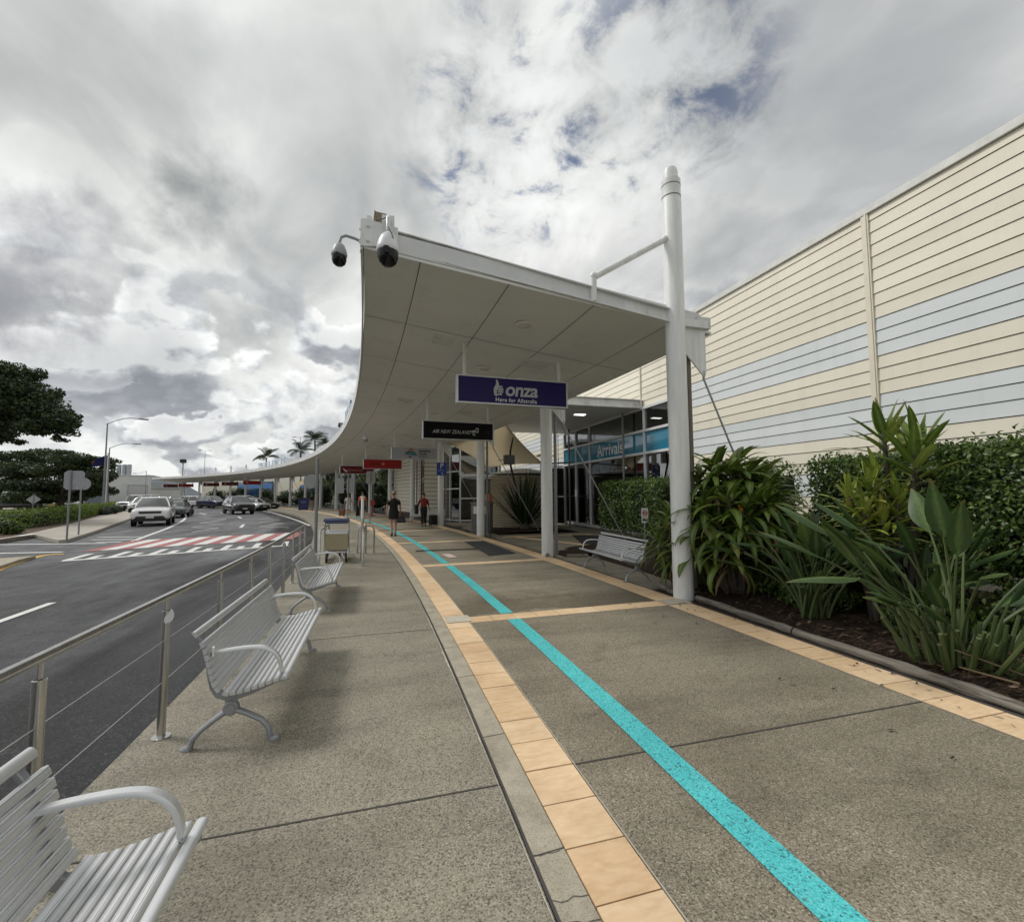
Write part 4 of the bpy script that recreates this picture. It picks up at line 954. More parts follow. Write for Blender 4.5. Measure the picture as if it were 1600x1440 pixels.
kor = MB()
def arcp(cx, cz, r, a0, a1, n=14, r1=None): return [(cx+(r+((r1 or r)-r)*i/n)*math.cos(a0+(a1-a0)*i/n), fy, cz+(r+((r1 or r)-r)*i/n)*math.sin(a0+(a1-a0)*i/n)) for i in range(n+1)]
kor.tube(arcp(.70, .065, .055, -1.2, 3.6, 16, .03), .011, 6).tube([(.50, fy, .0), (.60, fy, .02), (.66, fy, .03)], .012, 6).tube([(.52, fy, -.03), (.66, fy, -.03), (.76, fy, -.03)], .008, 6).tube([(.56, fy, .0), (.76, fy, .0)], .008, 6).tube(arcp(.62, -.085, .05, 2.4, 5.8, 14, .03), .011, 6)
ko = kor.build('emblem', m_lw, t); ko.location = (-.12, 0, 0)
stp = MB()
for i in range(6):
    a = i*PI/3; stp.box((.95+.05*math.cos(a), fy, -.02+.05*math.sin(a)), (.022, .004, .022))
stp.build('emblem', M('faint_grey', (.05, .05, .05), .5), t, smooth=0)
p0, p1 = atY(610, 700, 23.4), atY(683, 717, 23.4)
t, fy = sign(20.6, latX((p0[0]+p1[0])/2, 23.5), (p0[2]+p1[2])/2, p1[0]-p0[0], .60, m_silv, 'pale silver hanging sign with a sun and wave logo for the airport')
sc_ = (p1[0]-p0[0])/73.
def L(pts, mat): flat([(a*sc_, b*sc_) for a, b in pts], mat, t, fy)
L([(-11, 4.2), (-9.5, 7), (-6.5, 8.3), (-3.5, 7), (-2, 4.2)][::-1], m_orange)
L([(-16, -2.5), (-14, 1.5), (-10, 3.4), (-4, 3.6), (0, 2.2), (2.5, .5), (-4, 1.2), (-9, .3), (-12, -1)][::-1], M('logo_green', (.03, .14, .12), .4))
L([(-13, -2.8), (-9, -.6), (-4, .4), (1, -.2), (4, -2.2), (2, -3.2), (-5, -2.6)][::-1], m_teal)
L([(-16.5, .5), (-15, -3), (-13.5, -4), (-15.5, 1)], M('logo_coral', (.45, .09, .10), .4))
L([(-10.5, -5), (-4, -4.4), (-6, -6), (-9, -6.6)][::-1], m_dk)
for i, w_ in enumerate(('Sunshine', 'Coast', 'Airport')): text(w_, 'lettering', .165 if i < 2 else .14, m_dk, t, (6.5*sc_, fy, (4.2-4.6*i)*sc_), PL, align='LEFT', off=.004 if i < 2 else 0)
t, fy = sign(27.2, 2.55, 3.47, 2.35, .60, m_red, 'bright red hanging sign with an orange star')
text('Jetstar', 'lettering', .26, M('sign_dark_letter', (.10, .012, .012), .5), t, (-.42, fy, .0), PL, shear=.2, off=.006)  # lettering is dark red on the bright red face
pts = []
for i in range(10):
    a = PI/2+i*PI/5; r = .15 if i % 2 == 0 else .055; pts.append((.0+r*math.cos(a)*1.05, .01+r*math.sin(a)))
flat(pts[::-1], m_star, t, fy)
t, fy = sign(33.8, 2.05, 3.42, 2.45, .60, m_dred, 'dark red hanging sign with a white tail emblem and pale lettering')
flat([(-1.08, .13), (-.82, -.16), (-.66, -.16), (-.80, -.02)][::-1], m_lw, t, fy); text('QantasLink', 'lettering', .24, M('sign_pinkish', (.42, .22, .22), .5), t, (-.18, fy, -.02), PL, shear=.2)
def col_s(u, X, z):
    return min(np.arange(45, 117, .1), key=lambda s: abs(pu((*cur(X, s), z))-u))
for u, mt, lab in ((392.5, m_red, 'red hanging sign far along the curve above the silver sedan'), (358.5, m_dred, 'dull red hanging sign far along the curve above the navy car'), (329, m_dred, 'dark maroon hanging sign far along the curve before a blue bay'), (289.5, m_red, 'second last red hanging sign near the far canopy tip'), (264, m_dred, 'last dark red hanging sign at the far canopy tip')):
    s = col_s(u, 2.4, 3.5); t, fy = sign(s, 2.5, 3.55, 2.6, .62, mt, lab); text('Departures', 'lettering', .2, m_lgrey, t, (0, fy, 0), PL) if False else flat([(-.9, -.05), (-.55, -.05), (-.62, .08), (-.9, .08)], m_lgrey, t, fy)
# blue parking sign on the fourth column
x, y = cur(4.45, cols_s[3])
p = atY(690, 732.5, y-.2)
t = thing('parking_sign', (p[0], y-.22, p[2]), 'blue parking sign with white P and arrow fixed to a canopy column', 'sign')
MB().box((0, 0, 0), (.50, .05, .66)).build('plate', m_psign, t, smooth=0, bevel=.01); MB().box((.18, .06, .1), (.05, .10, .08)).box((.18, .06, -.15), (.05, .10, .08)).build('bracket', m_galv, t, smooth=0)
text('P', 'lettering', .36, m_lw, t, (.0, -.027, .15), PL, off=.005); flat([(-.12, -.055), (.06, -.055), (.06, -.04), (-.12, -.04)], m_lw, t, -.026, 'lettering'); text('Short term', 'lettering', .085, M('pale_blue_letter', (.25, .4, .7), .5), t, (0, -.027, -.11), PL)
flat([(-.05, -.18), (-.03, -.20), (.035, -.255), (.0, -.27), (.07, -.29), (.075, -.215), (.05, -.24), (-.03, -.165)], m_lw, t, -.026, 'arrow')
# shade sails
k = NT('tan_shade_cloth', .8, .2); k.b.inputs['Base Color'].default_value = (.80, .73, .60, 1); tl = k.t.nodes.new('ShaderNodeBsdfTranslucent'); tl.inputs[0].default_value = (.85, .78, .64, 1); mx = k.t.nodes.new('ShaderNodeMixShader'); mx.inputs[0].default_value = .65
k.lk(k.b.outputs[0], mx.inputs[1]); k.lk(tl.outputs[0], mx.inputs[2]); k.lk(mx.outputs[0], [n for n in k.t.nodes if n.type == 'OUTPUT_MATERIAL'][0].inputs[0]); m_sail = k.m
def sail(cs, label, sag=.5, n=14):
    A_, B_, C_ = [Vector(q) for q in cs]; mb = MB(); idx = {}; vs = []; fs = []
    for i in range(n+1):
        for j in range(n+1-i):
            a, b = i/n, j/n; c = 1-a-b
            q = A_*a+B_*b+C_*c; ctr = (A_+B_+C_)/3; e = (a*b+b*c+c*a)*3
            pull = (4*(a*b if c < 1e-6 else 0)+0)
            edge = 1-min(1., 3*min(a, b, c)*3)
            w = 1-max(a, b, c); q = q.lerp(ctr, .22*w*edge); q.z -= sag*.25*e*(1-.6*edge)
            idx[i, j] = len(vs); vs.append(tuple(q))
    for i in range(n):
        for j in range(n-i):
            fs.append((idx[i, j], idx[i+1, j], idx[i, j+1]))
            if j < n-i-1: fs.append((idx[i+1, j], idx[i+1, j+1], idx[i, j+1]))
    o = mb.add(vs, fs).build('shade_sail', m_sail, smooth=60)
    so_ = o.modifiers.new('t', 'SOLIDIFY'); so_.thickness = .006; tag(o, label, 'shade sail', 'shade sails beside the canopy'); return o
cs = [Vector(atY(692, 689, 24.)), Vector(atY(764, 731, 22.6)), Vector(atY(850, 725, 20.5)), Vector(atY(776, 640, 17.6))]
mb = MB(); rows = []; ctr = sum(cs, Vector())/4
for i in range(17):
    u = i/16; r_ = []
    for j in range(17):
        v = j/16; q = (cs[0]*(1-u)+cs[1]*u)*(1-v)+(cs[3]*(1-u)+cs[2]*u)*v
        e = max(4*u*(1-u)*abs(2*v-1)**6, 4*v*(1-v)*abs(2*u-1)**6); q = q.lerp(ctr, .10*e); q.z -= .12*4*u*(1-u)*v*(1-v)*4*.5; r_.append(tuple(q))
    rows.append(r_)
o = mb.grid(rows).build('shade_sail', m_sail, smooth=60); q = o.modifiers.new('t', 'SOLIDIFY'); q.thickness = .006
tag(o, 'tan shade sail stretched towards the corrugated tank', 'shade sail', 'shade sails beside the canopy')
sail([tuple(cur(6, 70))+(4.1,), tuple(cur(10.4, 77))+(3.9,), tuple(cur(7, 80))+(2.6,)], 'distant brown shade sail beside the far blue glazed bay', .4)
# ================================================================ STREET FURNITURE
def rot2(x, z, a): return (x*math.cos(a)-z*math.sin(a), x*math.sin(a)+z*math.cos(a))
BENCH_L = 1.93
def make_bench(loc, label, rz=0.):
    # local: y along the bench, back towards -x
    t = thing('bench', loc, label, 'bench', 'slatted aluminium benches', rz)
    prof = [(.0, .395), (-.04, .392), (-.09, .380), (-.15, .362), (-.22, .345), (-.29, .333), (-.35, .330), (-.395, .345), (-.425, .385), (-.445, .44), (-.46, .50), (-.475, .56), (-.49, .62), (-.515, .68), (-.55, .725)]
    P_ = [Vector((a, b)) for a, b in prof]
    def along(d):
        for i in range(len(P_)-1):
            l = (P_[i+1]-P_[i]).length
            if d <= l: u = (P_[i+1]-P_[i])/l; return P_[i]+u*d, u
            d -= l
        return P_[-1], (P_[-1]-P_[-2]).normalized()
    tot = sum((P_[i+1]-P_[i]).length for i in range(len(P_)-1))
    def slat(d, w, name='slat', th=.022, round_=False):
        c, u = along(d); n = Vector((-u.y, u.x))
        if n.y < 0 and d < .42: n = -n
        if d >= .42 and n.x < 0: n = -n
        pf = []
        if round_:
            for k_ in range(11):
                a = PI*k_/10; pf.append(c+u*math.cos(a)*w/2+n*(math.sin(a)**.6*w*.46+.002 if 0 < k_ < 10 else .002))
        else:
            nr = 3
            pf = [c-u*w/2, c-u*w/2+n*(th-.004), c-u*(w/2-.004)+n*th]
            for g in (-.25, .25):
                gx = g*w; pf += [c+u*(gx-.0022)+n*th, c+u*(gx-.0012)+n*(th-.0025), c+u*(gx+.0012)+n*(th-.0025), c+u*(gx+.0022)+n*th]
            pf += [c+u*(w/2-.004)+n*th, c+u*w/2+n*(th-.004), c+u*w/2]
        mb = MB().prism([(q.x, q.y) for q in pf], 'y', -BENCH_L/2, BENCH_L/2)
        return mb.build(name, m_slat, t, smooth=0)
    slat(.016, .042, 'front_rail', round_=True)
    d = .0625
    while d < .405: slat(d, .0345); d += .0432
    d = .432
    while d < tot-.045: slat(d, .0345); d += .0432
    slat(tot-.008, .044, 'top_rail', round_=True)
    for y in (-.90, .90):
        mb = MB()
        out = [(p.x, p.y) for p in P_]
        top = []; bot = []
        for i, p in enumerate(P_):
            u = (P_[min(i+1, len(P_)-1)]-P_[max(i-1, 0)]).normalized(); n = Vector((-u.y, u.x))
            if n.y > 0 and i < 7: n = -n
            if i >= 7 and n.x > 0: n = -n
            th = .020+.032*math.exp(-((i-6)/2.6)**2)
            top.append(p); bot.append(p+n*th)
        mb.prism([(q.x, q.y) for q in top]+[(q.x, q.y) for q in bot[::-1]], 'y', y-.016, y+.016)
        mb.build('side_frame', m_frame, t, smooth=30, bevel=.004)
        mb = MB().lathe([(.040, -.024), (.046, -.018), (.046, .018), (.040, .024)], (-.335, y, .232), 20, axis='y').lathe([(.028, -.030), (.028, .030)], (-.335, y, .232), 16, axis='y')
        mb.prism([(-.375, .33), (-.365, .25), (-.305, .25), (-.295, .33)], 'y', y-.014, y+.014)
        mb.build('hub', m_frame, t, smooth=30)
        for pts in ([(-.335, .232), (-.42, .175), (-.50, .115), (-.545, .065), (-.56, .012)], [(-.335, .232), (-.24, .185), (-.155, .135), (-.115, .085), (-.10, .012)]):
            mb = MB().tube([(a, y, b) for a, b in pts], [.026, .024, .023, .024, .026], 10, flat=.75)
            fx = pts[-1][0]; sg = -1 if fx < -.3 else 1
            mb.rings([[(fx+sg*.018+ (.036*math.cos(2*PI*j/12))*k_, y+.026*math.sin(2*PI*j/12)*k_, z) for j in range(12)] for z, k_ in ((0, 1.), (.012, 1.), (.024, .7))])
            mb.build('leg', m_frame, t)
        ya = y*.965
        mb = MB(); ap = smoothpx([(-.47, .575), (-.40, .585), (-.28, .593), (-.19, .590), (-.13, .572), (-.085, .535), (-.06, .485), (-.05, .42), (-.052, .385)], 3)
        rows = []
        for i, (a, b) in enumerate(ap):
            u = Vector((ap[min(i+1, len(ap)-1)][0]-ap[max(i-1, 0)][0], ap[min(i+1, len(ap)-1)][1]-ap[max(i-1, 0)][1])).normalized(); n = Vector((-u.y, u.x))
            if n.y < 0: n = -n
            w = .0215*(1 if i < 15 else 1-.035*(i-14)); h = .011
            rows.append([(a+n.x*h*sz, ya+w*sy, b+n.y*h*sz) for sy, sz in ((-1, -.6), (-1, .4), (-.75, 1), (.75, 1), (1, .4), (1, -.6), (.6, -1), (-.6, -1))])
        mb.rings(rows).build('armrest', m_slat, t, smooth=40)
    return t
b0 = make_bench((-.575, 4.37, 0), 'silver slatted bench second from the camera along the railing, tag on its armrest')
dup(b0, (-.60, 1.075, 0), label='silver slatted bench nearest the camera, cut by the left edge of the photo')
dup(b0, (-.60, 7.84, 0), label='silver slatted bench third along the railing, just before the luggage trolleys', rz=.015)
dup(b0, (4.17, 8.42, 0), rz=PI-.02, label='silver slatted bench facing the walkway beside the big strappy plant')
p = cur(4.3, 23.2); dup(b0, (p[0], p[1], 0), rz=PI*.5-.15+PI, label='small far silver bench beside the column with the parking sign')
tag(MB().box((0, 0, 0), (.012, .045, .055), rz=.3).build('tag', m_lw, loc=(-1.02, 3.455, .60), smooth=0), 'small white paper tag stuck to the near armrest of second bench', 'tag')
# railing
ry = [0.03, 1.28, 2.49, 3.735, 4.93, 6.1, 7.22, 8.4, 9.55, 10.7, 11.75]
rl = thing('railing', (-1.37, 3.735, 0), 'stainless steel handrail with cables along the kerb', 'railing')
def rail_pt(Y):
    s = Y-CY; return cur(-1.38, s)
for Y in ry:
    x, y = rail_pt(Y)
    o = MB().lathe([(.0255, 0), (.0255, .825), (.0215, .826), (.0215, .818), (.0001, .818)], (0, 0, 0), 18).build('post', m_steel, rl); o.location = (x+1.37, y-3.735, 0)
    MB().tube([(0, 0, .80), (0, 0, .90)], .010, 10).build('stem', m_steel, o); MB().lathe([(.055, 0), (.055, .007), (.03, .010)], (0, 0, 0), 20).build('base_plate', m_steel, o)
pts = [(*rail_pt(-2.4+.3*i), .918) for i in range(48)]
o = MB().tube(pts, .0235, 14).build('handrail', m_steel, rl); o.location = (1.37, -3.735, 0)
for z in (.36, .63):
    o = MB().tube([(p[0], p[1], z) for p in pts[:47]], .0022, 6).build('cable', m_alu, rl); o.location = (1.37, -3.735, 0)
x, y = rail_pt(3.735)
o = MB().rings([[(.052*math.cos(a), yy, -.052*abs(math.sin(a)) if False else .052*math.sin(a)) for a in [PI+PI*j/12 for j in range(13)]] for yy in (-.002, .002)]).build('post_sticker', m_lw, rl, smooth=0); o.location = (x+1.37+.012, y-3.735-.028, .80); o.rotation_euler = (0, -.9, -.35)
# luggage trolleys nested in a row
m_blueh = M('navy_handle', (.03, .04, .11), .4); m_khaki = M('khaki_panel', (.36, .32, .20), .6, var=.05); m_chrome = M('chrome_tube', (.60, .61, .62), .2, .95)
def trolley(loc, label):
    t = thing('luggage_trolley', loc, label, 'trolley', 'nested luggage trolleys')
    mb = MB()
    for q in (-1, 1): mb.tube([(q*.27, .0, .22), (q*.27, .03, .60), (q*.27, -.02, .92), (q*.27, -.10, .99)], .016, 8).tube([(q*.27, .02, .22), (q*.24, .75, .17), (q*.16, .95, .17)], .016, 8)
    mb.tube([(-.27, .02, .70), (.27, .02, .70)], .012, 8).tube([(-.27, .0, .24), (.27, .0, .24)], .014, 8).tube([(-.16, .95, .17), (.16, .95, .17)], .014, 8).tube([(-.25, .4, .19), (.25, .4, .19)], .012, 8)
    mb.build('frame', m_chrome, t)
    MB().tube([(-.29, -.10, .99), (.29, -.10, .99)], .022, 12).tube([(-.25, -.06, .93), (.25, -.06, .93)], .014, 8).build('handle', m_blueh, t)
    MB().box((0, -.02, .47), (.50, .02, .34)).build('panel', m_khaki, t, smooth=0, bevel=.005); MB().box((0, -.025, .685), (.46, .012, .028)).build('label_strip', m_lw, t, smooth=0)
    for q in (-1, 1):
        o = MB().lathe([(.085, -.02), (.09, -.012), (.09, .012), (.085, .02)], (q*.22, .0, .09), 16, axis='x').build('wheel', m_rubber, t); MB().lathe([(.04, -.024), (.04, .024)], (q*.22, 0, .09), 10, axis='x').build('hub', m_chrome, o)
        MB().tube([(q*.22, -.03, .09), (q*.25, -.02, .18), (q*.26, .0, .25)], .012, 6).tube([(q*.12, -.03, .20), (q*.16, -.04, .12), (q*.22, -.04, .09)], .012, 6).build('fork', m_chrome, t)
    o = MB().lathe([(.07, -.02), (.075, 0), (.07, .02)], (0, .90, .075), 14, axis='x').build('wheel', m_rubber, t)
    return t
tl = trolley((-.98, 11.75, 0), 'front luggage trolley of the nested row with khaki panel facing out')
for i in range(1, 4): dup(tl, (-.98-.02*i, 11.75+.26*i, .0), label=['', 'second luggage trolley nested behind the front one', 'third luggage trolley from the front of the nested row', 'rearmost luggage trolley of the nested row'][i])
# rails of the trolley bay: bent hoops
def hoop(pts, label):
    t = MB().tube(pts, .024, 10)
    for p in (pts[0], pts[-1]): t.lathe([(.06, 0), (.06, .008)], (p[0], p[1], 0), 12)
    return tag(t.build('trolley_bay_rail', m_steel), label, 'barrier rail', 'barrier rails of the trolley bay')
def hp(x, y0, y1, h=.78): return [(x, y0, 0), (x, y0, h-.15), (x, y0+.05, h-.04), (x, y0+.15, h), (x, y1-.15, h), (x, y1-.05, h-.04), (x, y1, h-.15), (x, y1, 0)]
hoop(hp(-1.33, 11.5, 13.6), 'bent steel hoop on the road side of the luggage trolleys')
hoop(hp(-.36, 11.0, 13.2), 'bent steel hoop on the walkway side of the luggage trolleys')
hoop([(-.58, 13.4, 0), (-.58, 13.4, .62), (-.53, 13.4, .72), (-.3, 13.4, .74), (-.2, 13.4, .72), (-.15, 13.4, .62), (-.15, 13.4, 0)], 'low steel hoop at the head of the trolley bay')
# slim post with white sleeve
a = gnd(566, 878)
t = thing('marker_post', (a[0]-.02, a[1]+.2, 0), 'slim steel post with white upper sleeve beside trolley bay', 'post')
MB().tube([(0, 0, 0), (0, 0, 1.05)], .03, 12).lathe([(.07, 0), (.07, .01)], (0, 0, 0), 12).build('post', m_steel, t); MB().lathe([(.034, 1.02), (.034, 1.52), (.02, 1.54)], (0, 0, 0), 12).lathe([(.05, 1.52), (.05, 1.56)], (0, 0, 0), 12).build('sleeve', m_lw, t)
# road signs on poles, seen from behind or in front
def pole_sign(base, h, label, plates, mat=m_pole, r=.03, cat='road sign', rz=0., grp='road signs on grey poles'):
    t = thing('road_sign', base, label, cat, grp, rz)
    MB().lathe([(r, -.05), (r, h), (r*.7, h+.01)], (0, 0, 0), 12).build('pole', mat, t)
    for kind, x, z, w, hh, mt in plates:
        mb = MB()
        if kind == 'rect':
            c = .07*min(w, hh)/.5; q = [(x-w/2+c, z-hh/2), (x+w/2-c, z-hh/2), (x+w/2, z-hh/2+c), (x+w/2, z+hh/2-c), (x+w/2-c, z+hh/2), (x-w/2+c, z+hh/2), (x-w/2, z+hh/2-c), (x-w/2, z-hh/2+c)]
        elif kind == 'round': q = [(x+w/2*math.cos(2*PI*j/28), z+w/2*math.sin(2*PI*j/28)) for j in range(28)]
        else: q = [(x, z-hh/2), (x+w/2, z), (x, z+hh/2), (x-w/2, z)]
        mb.prism(q, 'y', r+.004, r+.012); o = mb.build('plate', mt, t, smooth=0)
        hz_ = hh if kind == 'rect' else min(w, .5)
        for q in (.22, -.22): MB().box((x*.5, r+.001, z+hz_*q), (.10+abs(x), .012, .04)).build('clamp', m_galv, o, smooth=0)
    return t
a = gnd(104, 845, -.01); D1 = a@fw
hpx = lambda v0, v1, base: (v0-v1)/F_*((np.array(base)-CP)@fw)
pole_sign(tuple(a), hpx(845, 735, a), 'back of a square grey road sign on a pole at the island kerb', [('rect', .10, hpx(845, 750, a), hpx(30, 3, a), hpx(30, 0, a), m_signback)])
a = gnd(122.5, 835, -.01)
pole_sign(tuple(a), hpx(835, 746, a), 'back of a round grey road sign on a pole behind the square one', [('round', .06, hpx(835, 756, a), hpx(19, 0, a), 1, m_signback)])
a = gnd(51, 796, -.01); a = np.array([a[0]*.8, a[1]*.8, -.01])
pole_sign(tuple(a), hpx(790, 760, a), 'grey diamond road sign seen from behind before the spreading tree', [('diamond', 0, hpx(790, 769, a), hpx(19, 0, a), hpx(15, 0, a), m_signback)])
a = gnd(496, 838); base = tuple(cur(-1.30, 11.4))
pole_sign((base[0], base[1], 0), 2.62, 'tall grey pole with round white backed disc at the end of the railing', [('round', -.16, 1.98, .40, 1, m_signback)], r=.045)
a = gnd(543, 816)
pole_sign(tuple(a), hpx(816, 741, a), 'pole carrying two pale rectangular plates beside the crossing walkway', [('rect', -.42, hpx(816, 758.5, a), .38, hpx(24, 0, a), m_signback), ('rect', .10, hpx(816, 758.5, a), .38, hpx(24, 0, a), m_signback)])
a = gnd(577.5, 818)
pole_sign(tuple(a), hpx(818, 736, a), 'pole with a faded square notice plate under the red hanging signs', [('rect', .02, hpx(818, 746, a), hpx(14, 0, a), hpx(20, 0, a), M('faded_notice', (.30, .29, .27), .6, var=.3, vscale=9))])
t = thing('no_smoking_sign', (8.05, 11.6, 0), 'small white no smoking sign on a stake by the clipped hedge', 'sign')
p = atY(1007.5, 805, 8.9); t.location = (p[0], 8.9, 0)
MB().box((0, 0, p[2]), (.16, .01, .32)).build('plate', m_lw, t, smooth=0); MB().tube([(0, .015, 0), (0, .015, p[2]+.1)], .012, 8).build('stake', m_galv, t)
MB().tube([(.055*math.cos(2*PI*j/20), -.008, p[2]+.05+.055*math.sin(2*PI*j/20)) for j in range(21)], .008, 6).tube([(-.04, -.008, p[2]+.09), (.04, -.008, p[2]+.01)], .007, 6).build('no_entry_ring', M('sign_red', (.5, .02, .02), .5), t)
MB().box((0, -.007, p[2]+.05), (.08, .004, .014)).build('cigarette', m_black, t, smooth=0); MB().box((0, -.007, p[2]-.10), (.12, .004, .035)).build('lettering', m_black, t, smooth=0)
# recycling bins
a = gnd(740, 833); b = gnd(756, 837)
t = thing('recycling_bin', (a[0]+.32, a[1]-.15, 0), 'double recycling bin with louvred doors beside a canopy column', 'bin', rz=-.45)
MB().box((0, 0, .60), (.78, .55, 1.16)).box((0, 0, 1.22), (.84, .6, .08)).build('body', M('bin_grey', (.17, .17, .165), .45, .2), t, smooth=0, bevel=.012)
for q in (-1, 1):
    o = MB().box((q*.185, -.28, .42), (.33, .02, .70)).build('door', M('bin_door', (.07, .07, .07), .5), t, smooth=0)
    mb = MB()
    for i in range(14): mb.box((q*.185, -.295, .12+.045*i), (.28, .012, .018), rx=.5)
    mb.build('louvre', m_galv, o, smooth=0)
    MB().box((q*.185, -.284, .95), (.20, .012, .30)).build('notice', m_lw if q < 0 else M('pale_yellow', (.62, .56, .32), .5), t, smooth=0)
t = thing('cleaning_box', (a[0]+.62, a[1]+.15, 1.26), 'orange and white container standing on the recycling bin', 'container')
MB().box((0, 0, .17), (.34, .3, .34)).build('body', M('dull_orange', (.36, .11, .04), .6), t, smooth=0, bevel=.02); MB().box((-.06, -.155, .18), (.13, .012, .24)).build('notice', m_lw, t, smooth=0)
# corrugated water tank
a = gnd(812, 820)
pr = []; z = .02
while z < 2.46: pr += [(1.48, z), (1.575, z+.062)]; z += .112
tk = thing('water_tank', (6.55, 21.2, 0), 'large cream corrugated water tank behind the sword leaved plant', 'tank')
MB().lathe(pr, (0, 0, 0), 56).build('wall', M('cream_corrugated', (.42, .37, .28), .5, .1, var=.1), tk, smooth=0)
MB().lathe([(1.56, 2.52), (1.56, 2.58), (.3, 2.8), (.0001, 2.82)], (0, 0, 0), 40).build('lid', m_gutter, tk)
MB().tube([(.5, -1.3, 2.6), (.5, -1.3, 2.9), (.9, -.6, 3.0), (2.5, -.6, 3.1)], .04, 8).tube([(-.9, -1.2, 2.6), (-.9, -1.2, 3.0)], .03, 8).build('pipe', m_galv, tk)
t = thing('loudspeaker', (5.1, 18.3, 3.0), 'dark wall loudspeaker box on a bracket beside the third column', 'speaker')
MB().box((0, 0, 0), (.42, .3, .38)).build('cabinet', M('dark_grey_box', (.06, .06, .06), .5), t, smooth=0, bevel=.01); MB().tube([(0, 0, 0), (-.5, -.2, -.05)], .02, 6).build('bracket', m_galv, t)
a = atX(842, 712, WX-.2); t = thing('wall_floodlight', tuple(a), 'small twin floodlight on the cream boards above the tank', 'lamp')
MB().box((0, .12, 0), (.16, .16, .12), rz=.5).box((0, -.12, 0), (.16, .16, .12), rz=-.5).build('lamp_head', m_tan, t, smooth=0, bevel=.01); MB().tube([(.2, 0, 0), (0, 0, 0)], .02, 6).build('bracket', m_galv, t)
# street lights
def street_lamp(base, h, arm, label, rz=0., double=False, grp='street lights'):
    t = thing('street_light', base, label, 'street light', grp, rz)
    MB().tube([(0, 0, -.1), (0, 0, h)], [.085, .05], 12).lathe([(.14, 0), (.14, .03)], (0, 0, 0), 12).build('pole', m_pole, t)
    for sg in ((1, -1) if double else (1,)):
        if double: MB().tube([(0, 0, h), (sg*arm*.5, 0, h+.02), (sg*arm, 0, h+.05)], .03, 8).build('arm', m_pole, t)
        else: MB().tube([(0, 0, h-.03), (arm*.25, 0, h+arm*.13), (arm*.5, 0, h+arm*.24), (arm*.72, 0, h+arm*.28), (arm, 0, h+arm*.27)], .035, 8).build('arm', m_pole, t)
        zz2 = h+(.05 if double else arm*.27); x = sg*arm
        o = MB().rings([[(x+sg*a_, b_*.13, zz2+c_) for b_, c_ in ((-1, 0), (-.7, .07), (.7, .07), (1, 0), (.7, -.05), (-.7, -.05))] for a_ in (-.1, .0, .35, .62)]).build('lamp_head', m_galv, t, smooth=0); MB().box((x+sg*.30, 0, zz2-.058), (.4, .16, .02)).build('lens', m_lampoff, o, smooth=0)
    return t
a = gnd(160, 803, 0); D_ = (a-CP)@fw
street_lamp(tuple(a), (803-660)/F_*D_, 40/F_*D_, 'taller curved arm street light rising from the clipped hedge', face_cam(185))
a = gnd(166, 797, 0); D_ = (a-CP)@fw
street_lamp(tuple(a), (797-699)/F_*D_, 30/F_*D_, 'shorter curved arm street light behind the flagpole', face_cam(185))
a = atD(227, 771, 100); street_lamp((a[0], a[1], 0), 7.0, -2.2, 'thin white street light before the distant hill', face_cam(227))
a = atD(318, 771, 130); street_lamp((a[0], a[1], 0), 14.3, .9, 'tall twin headed floodlight mast beyond the far canopy', face_cam(318), True)
a = atD(467, 771, 95); street_lamp((a[0], a[1], 0), 13.5, .9, 'twin headed light mast among the palms behind the roof', face_cam(467), True)
a = atD(358, 771, 120); street_lamp((a[0], a[1], 0), 6.9, -1.8, 'low curved lamp peeping over the far canopy roof', face_cam(358))
a = atD(284, 771, 140); t = thing('lighting_mast', (a[0], a[1], 0), 'dark mast topped with a square black lamp box on the skyline', 'mast', rz=face_cam(284))
MB().tube([(0, 0, 0), (0, 0, 11.8)], .16, 10).build('pole', m_pole, t); MB().box((0, 0, 12.1), (1.7, 1.4, .95)).build('lamp_box', m_black, t, smooth=0, bevel=.05); MB().box((0, 0, 12.65), (1.3, 1.1, .15)).box((0, 0, 11.55), (1.2, 1.0, .15)).build('trim', m_galv, t, smooth=0)
# flag
a = gnd(164, 797, 0); t = thing('flagpole', (a[0]*.995, a[1]*.995, 0), 'white flagpole flying a dark blue flag in front of the tree', 'flag', rz=face_cam(150))
D_ = (a-CP)@fw; zt = 1.6+(772-706)/F_*D_
MB().tube([(0, 0, 0), (0, 0, zt)], .05, 10).ball((0, 0, zt+.05), .08, 10, 6).build('pole', m_lw, t)
mb = MB(); rows = []; fw_, fh_ = 20/F_*D_, 13/F_*D_
for i in range(15):
    u = i/14; rows.append([(-u*fw_*.92, .25*math.sin(u*7)*u**.5+.05*v_, zt-.15-u*fw_*.50-v_*fh_*(1-.25*u)+.08*math.sin(u*5+v_*2)) for v_ in [j/8 for j in range(9)]])
mb.grid(rows); 
k = NT('flag_cloth', .8, .2); xz_ = k.xyz(); k.col(k.ramp(k.math('ADD', k.math('MULTIPLY', xz_[0], -.22), k.math('MULTIPLY', k.math('SUBTRACT', xz_[2], zt-2.), .12)), [(0, (.012, .016, .07)), (.38, (.014, .018, .08)), (.40, (.45, .06, .04)), (.50, (.45, .06, .04)), (.52, (.012, .014, .05))]))
o = mb.build('flag', k.m, t, smooth=60)
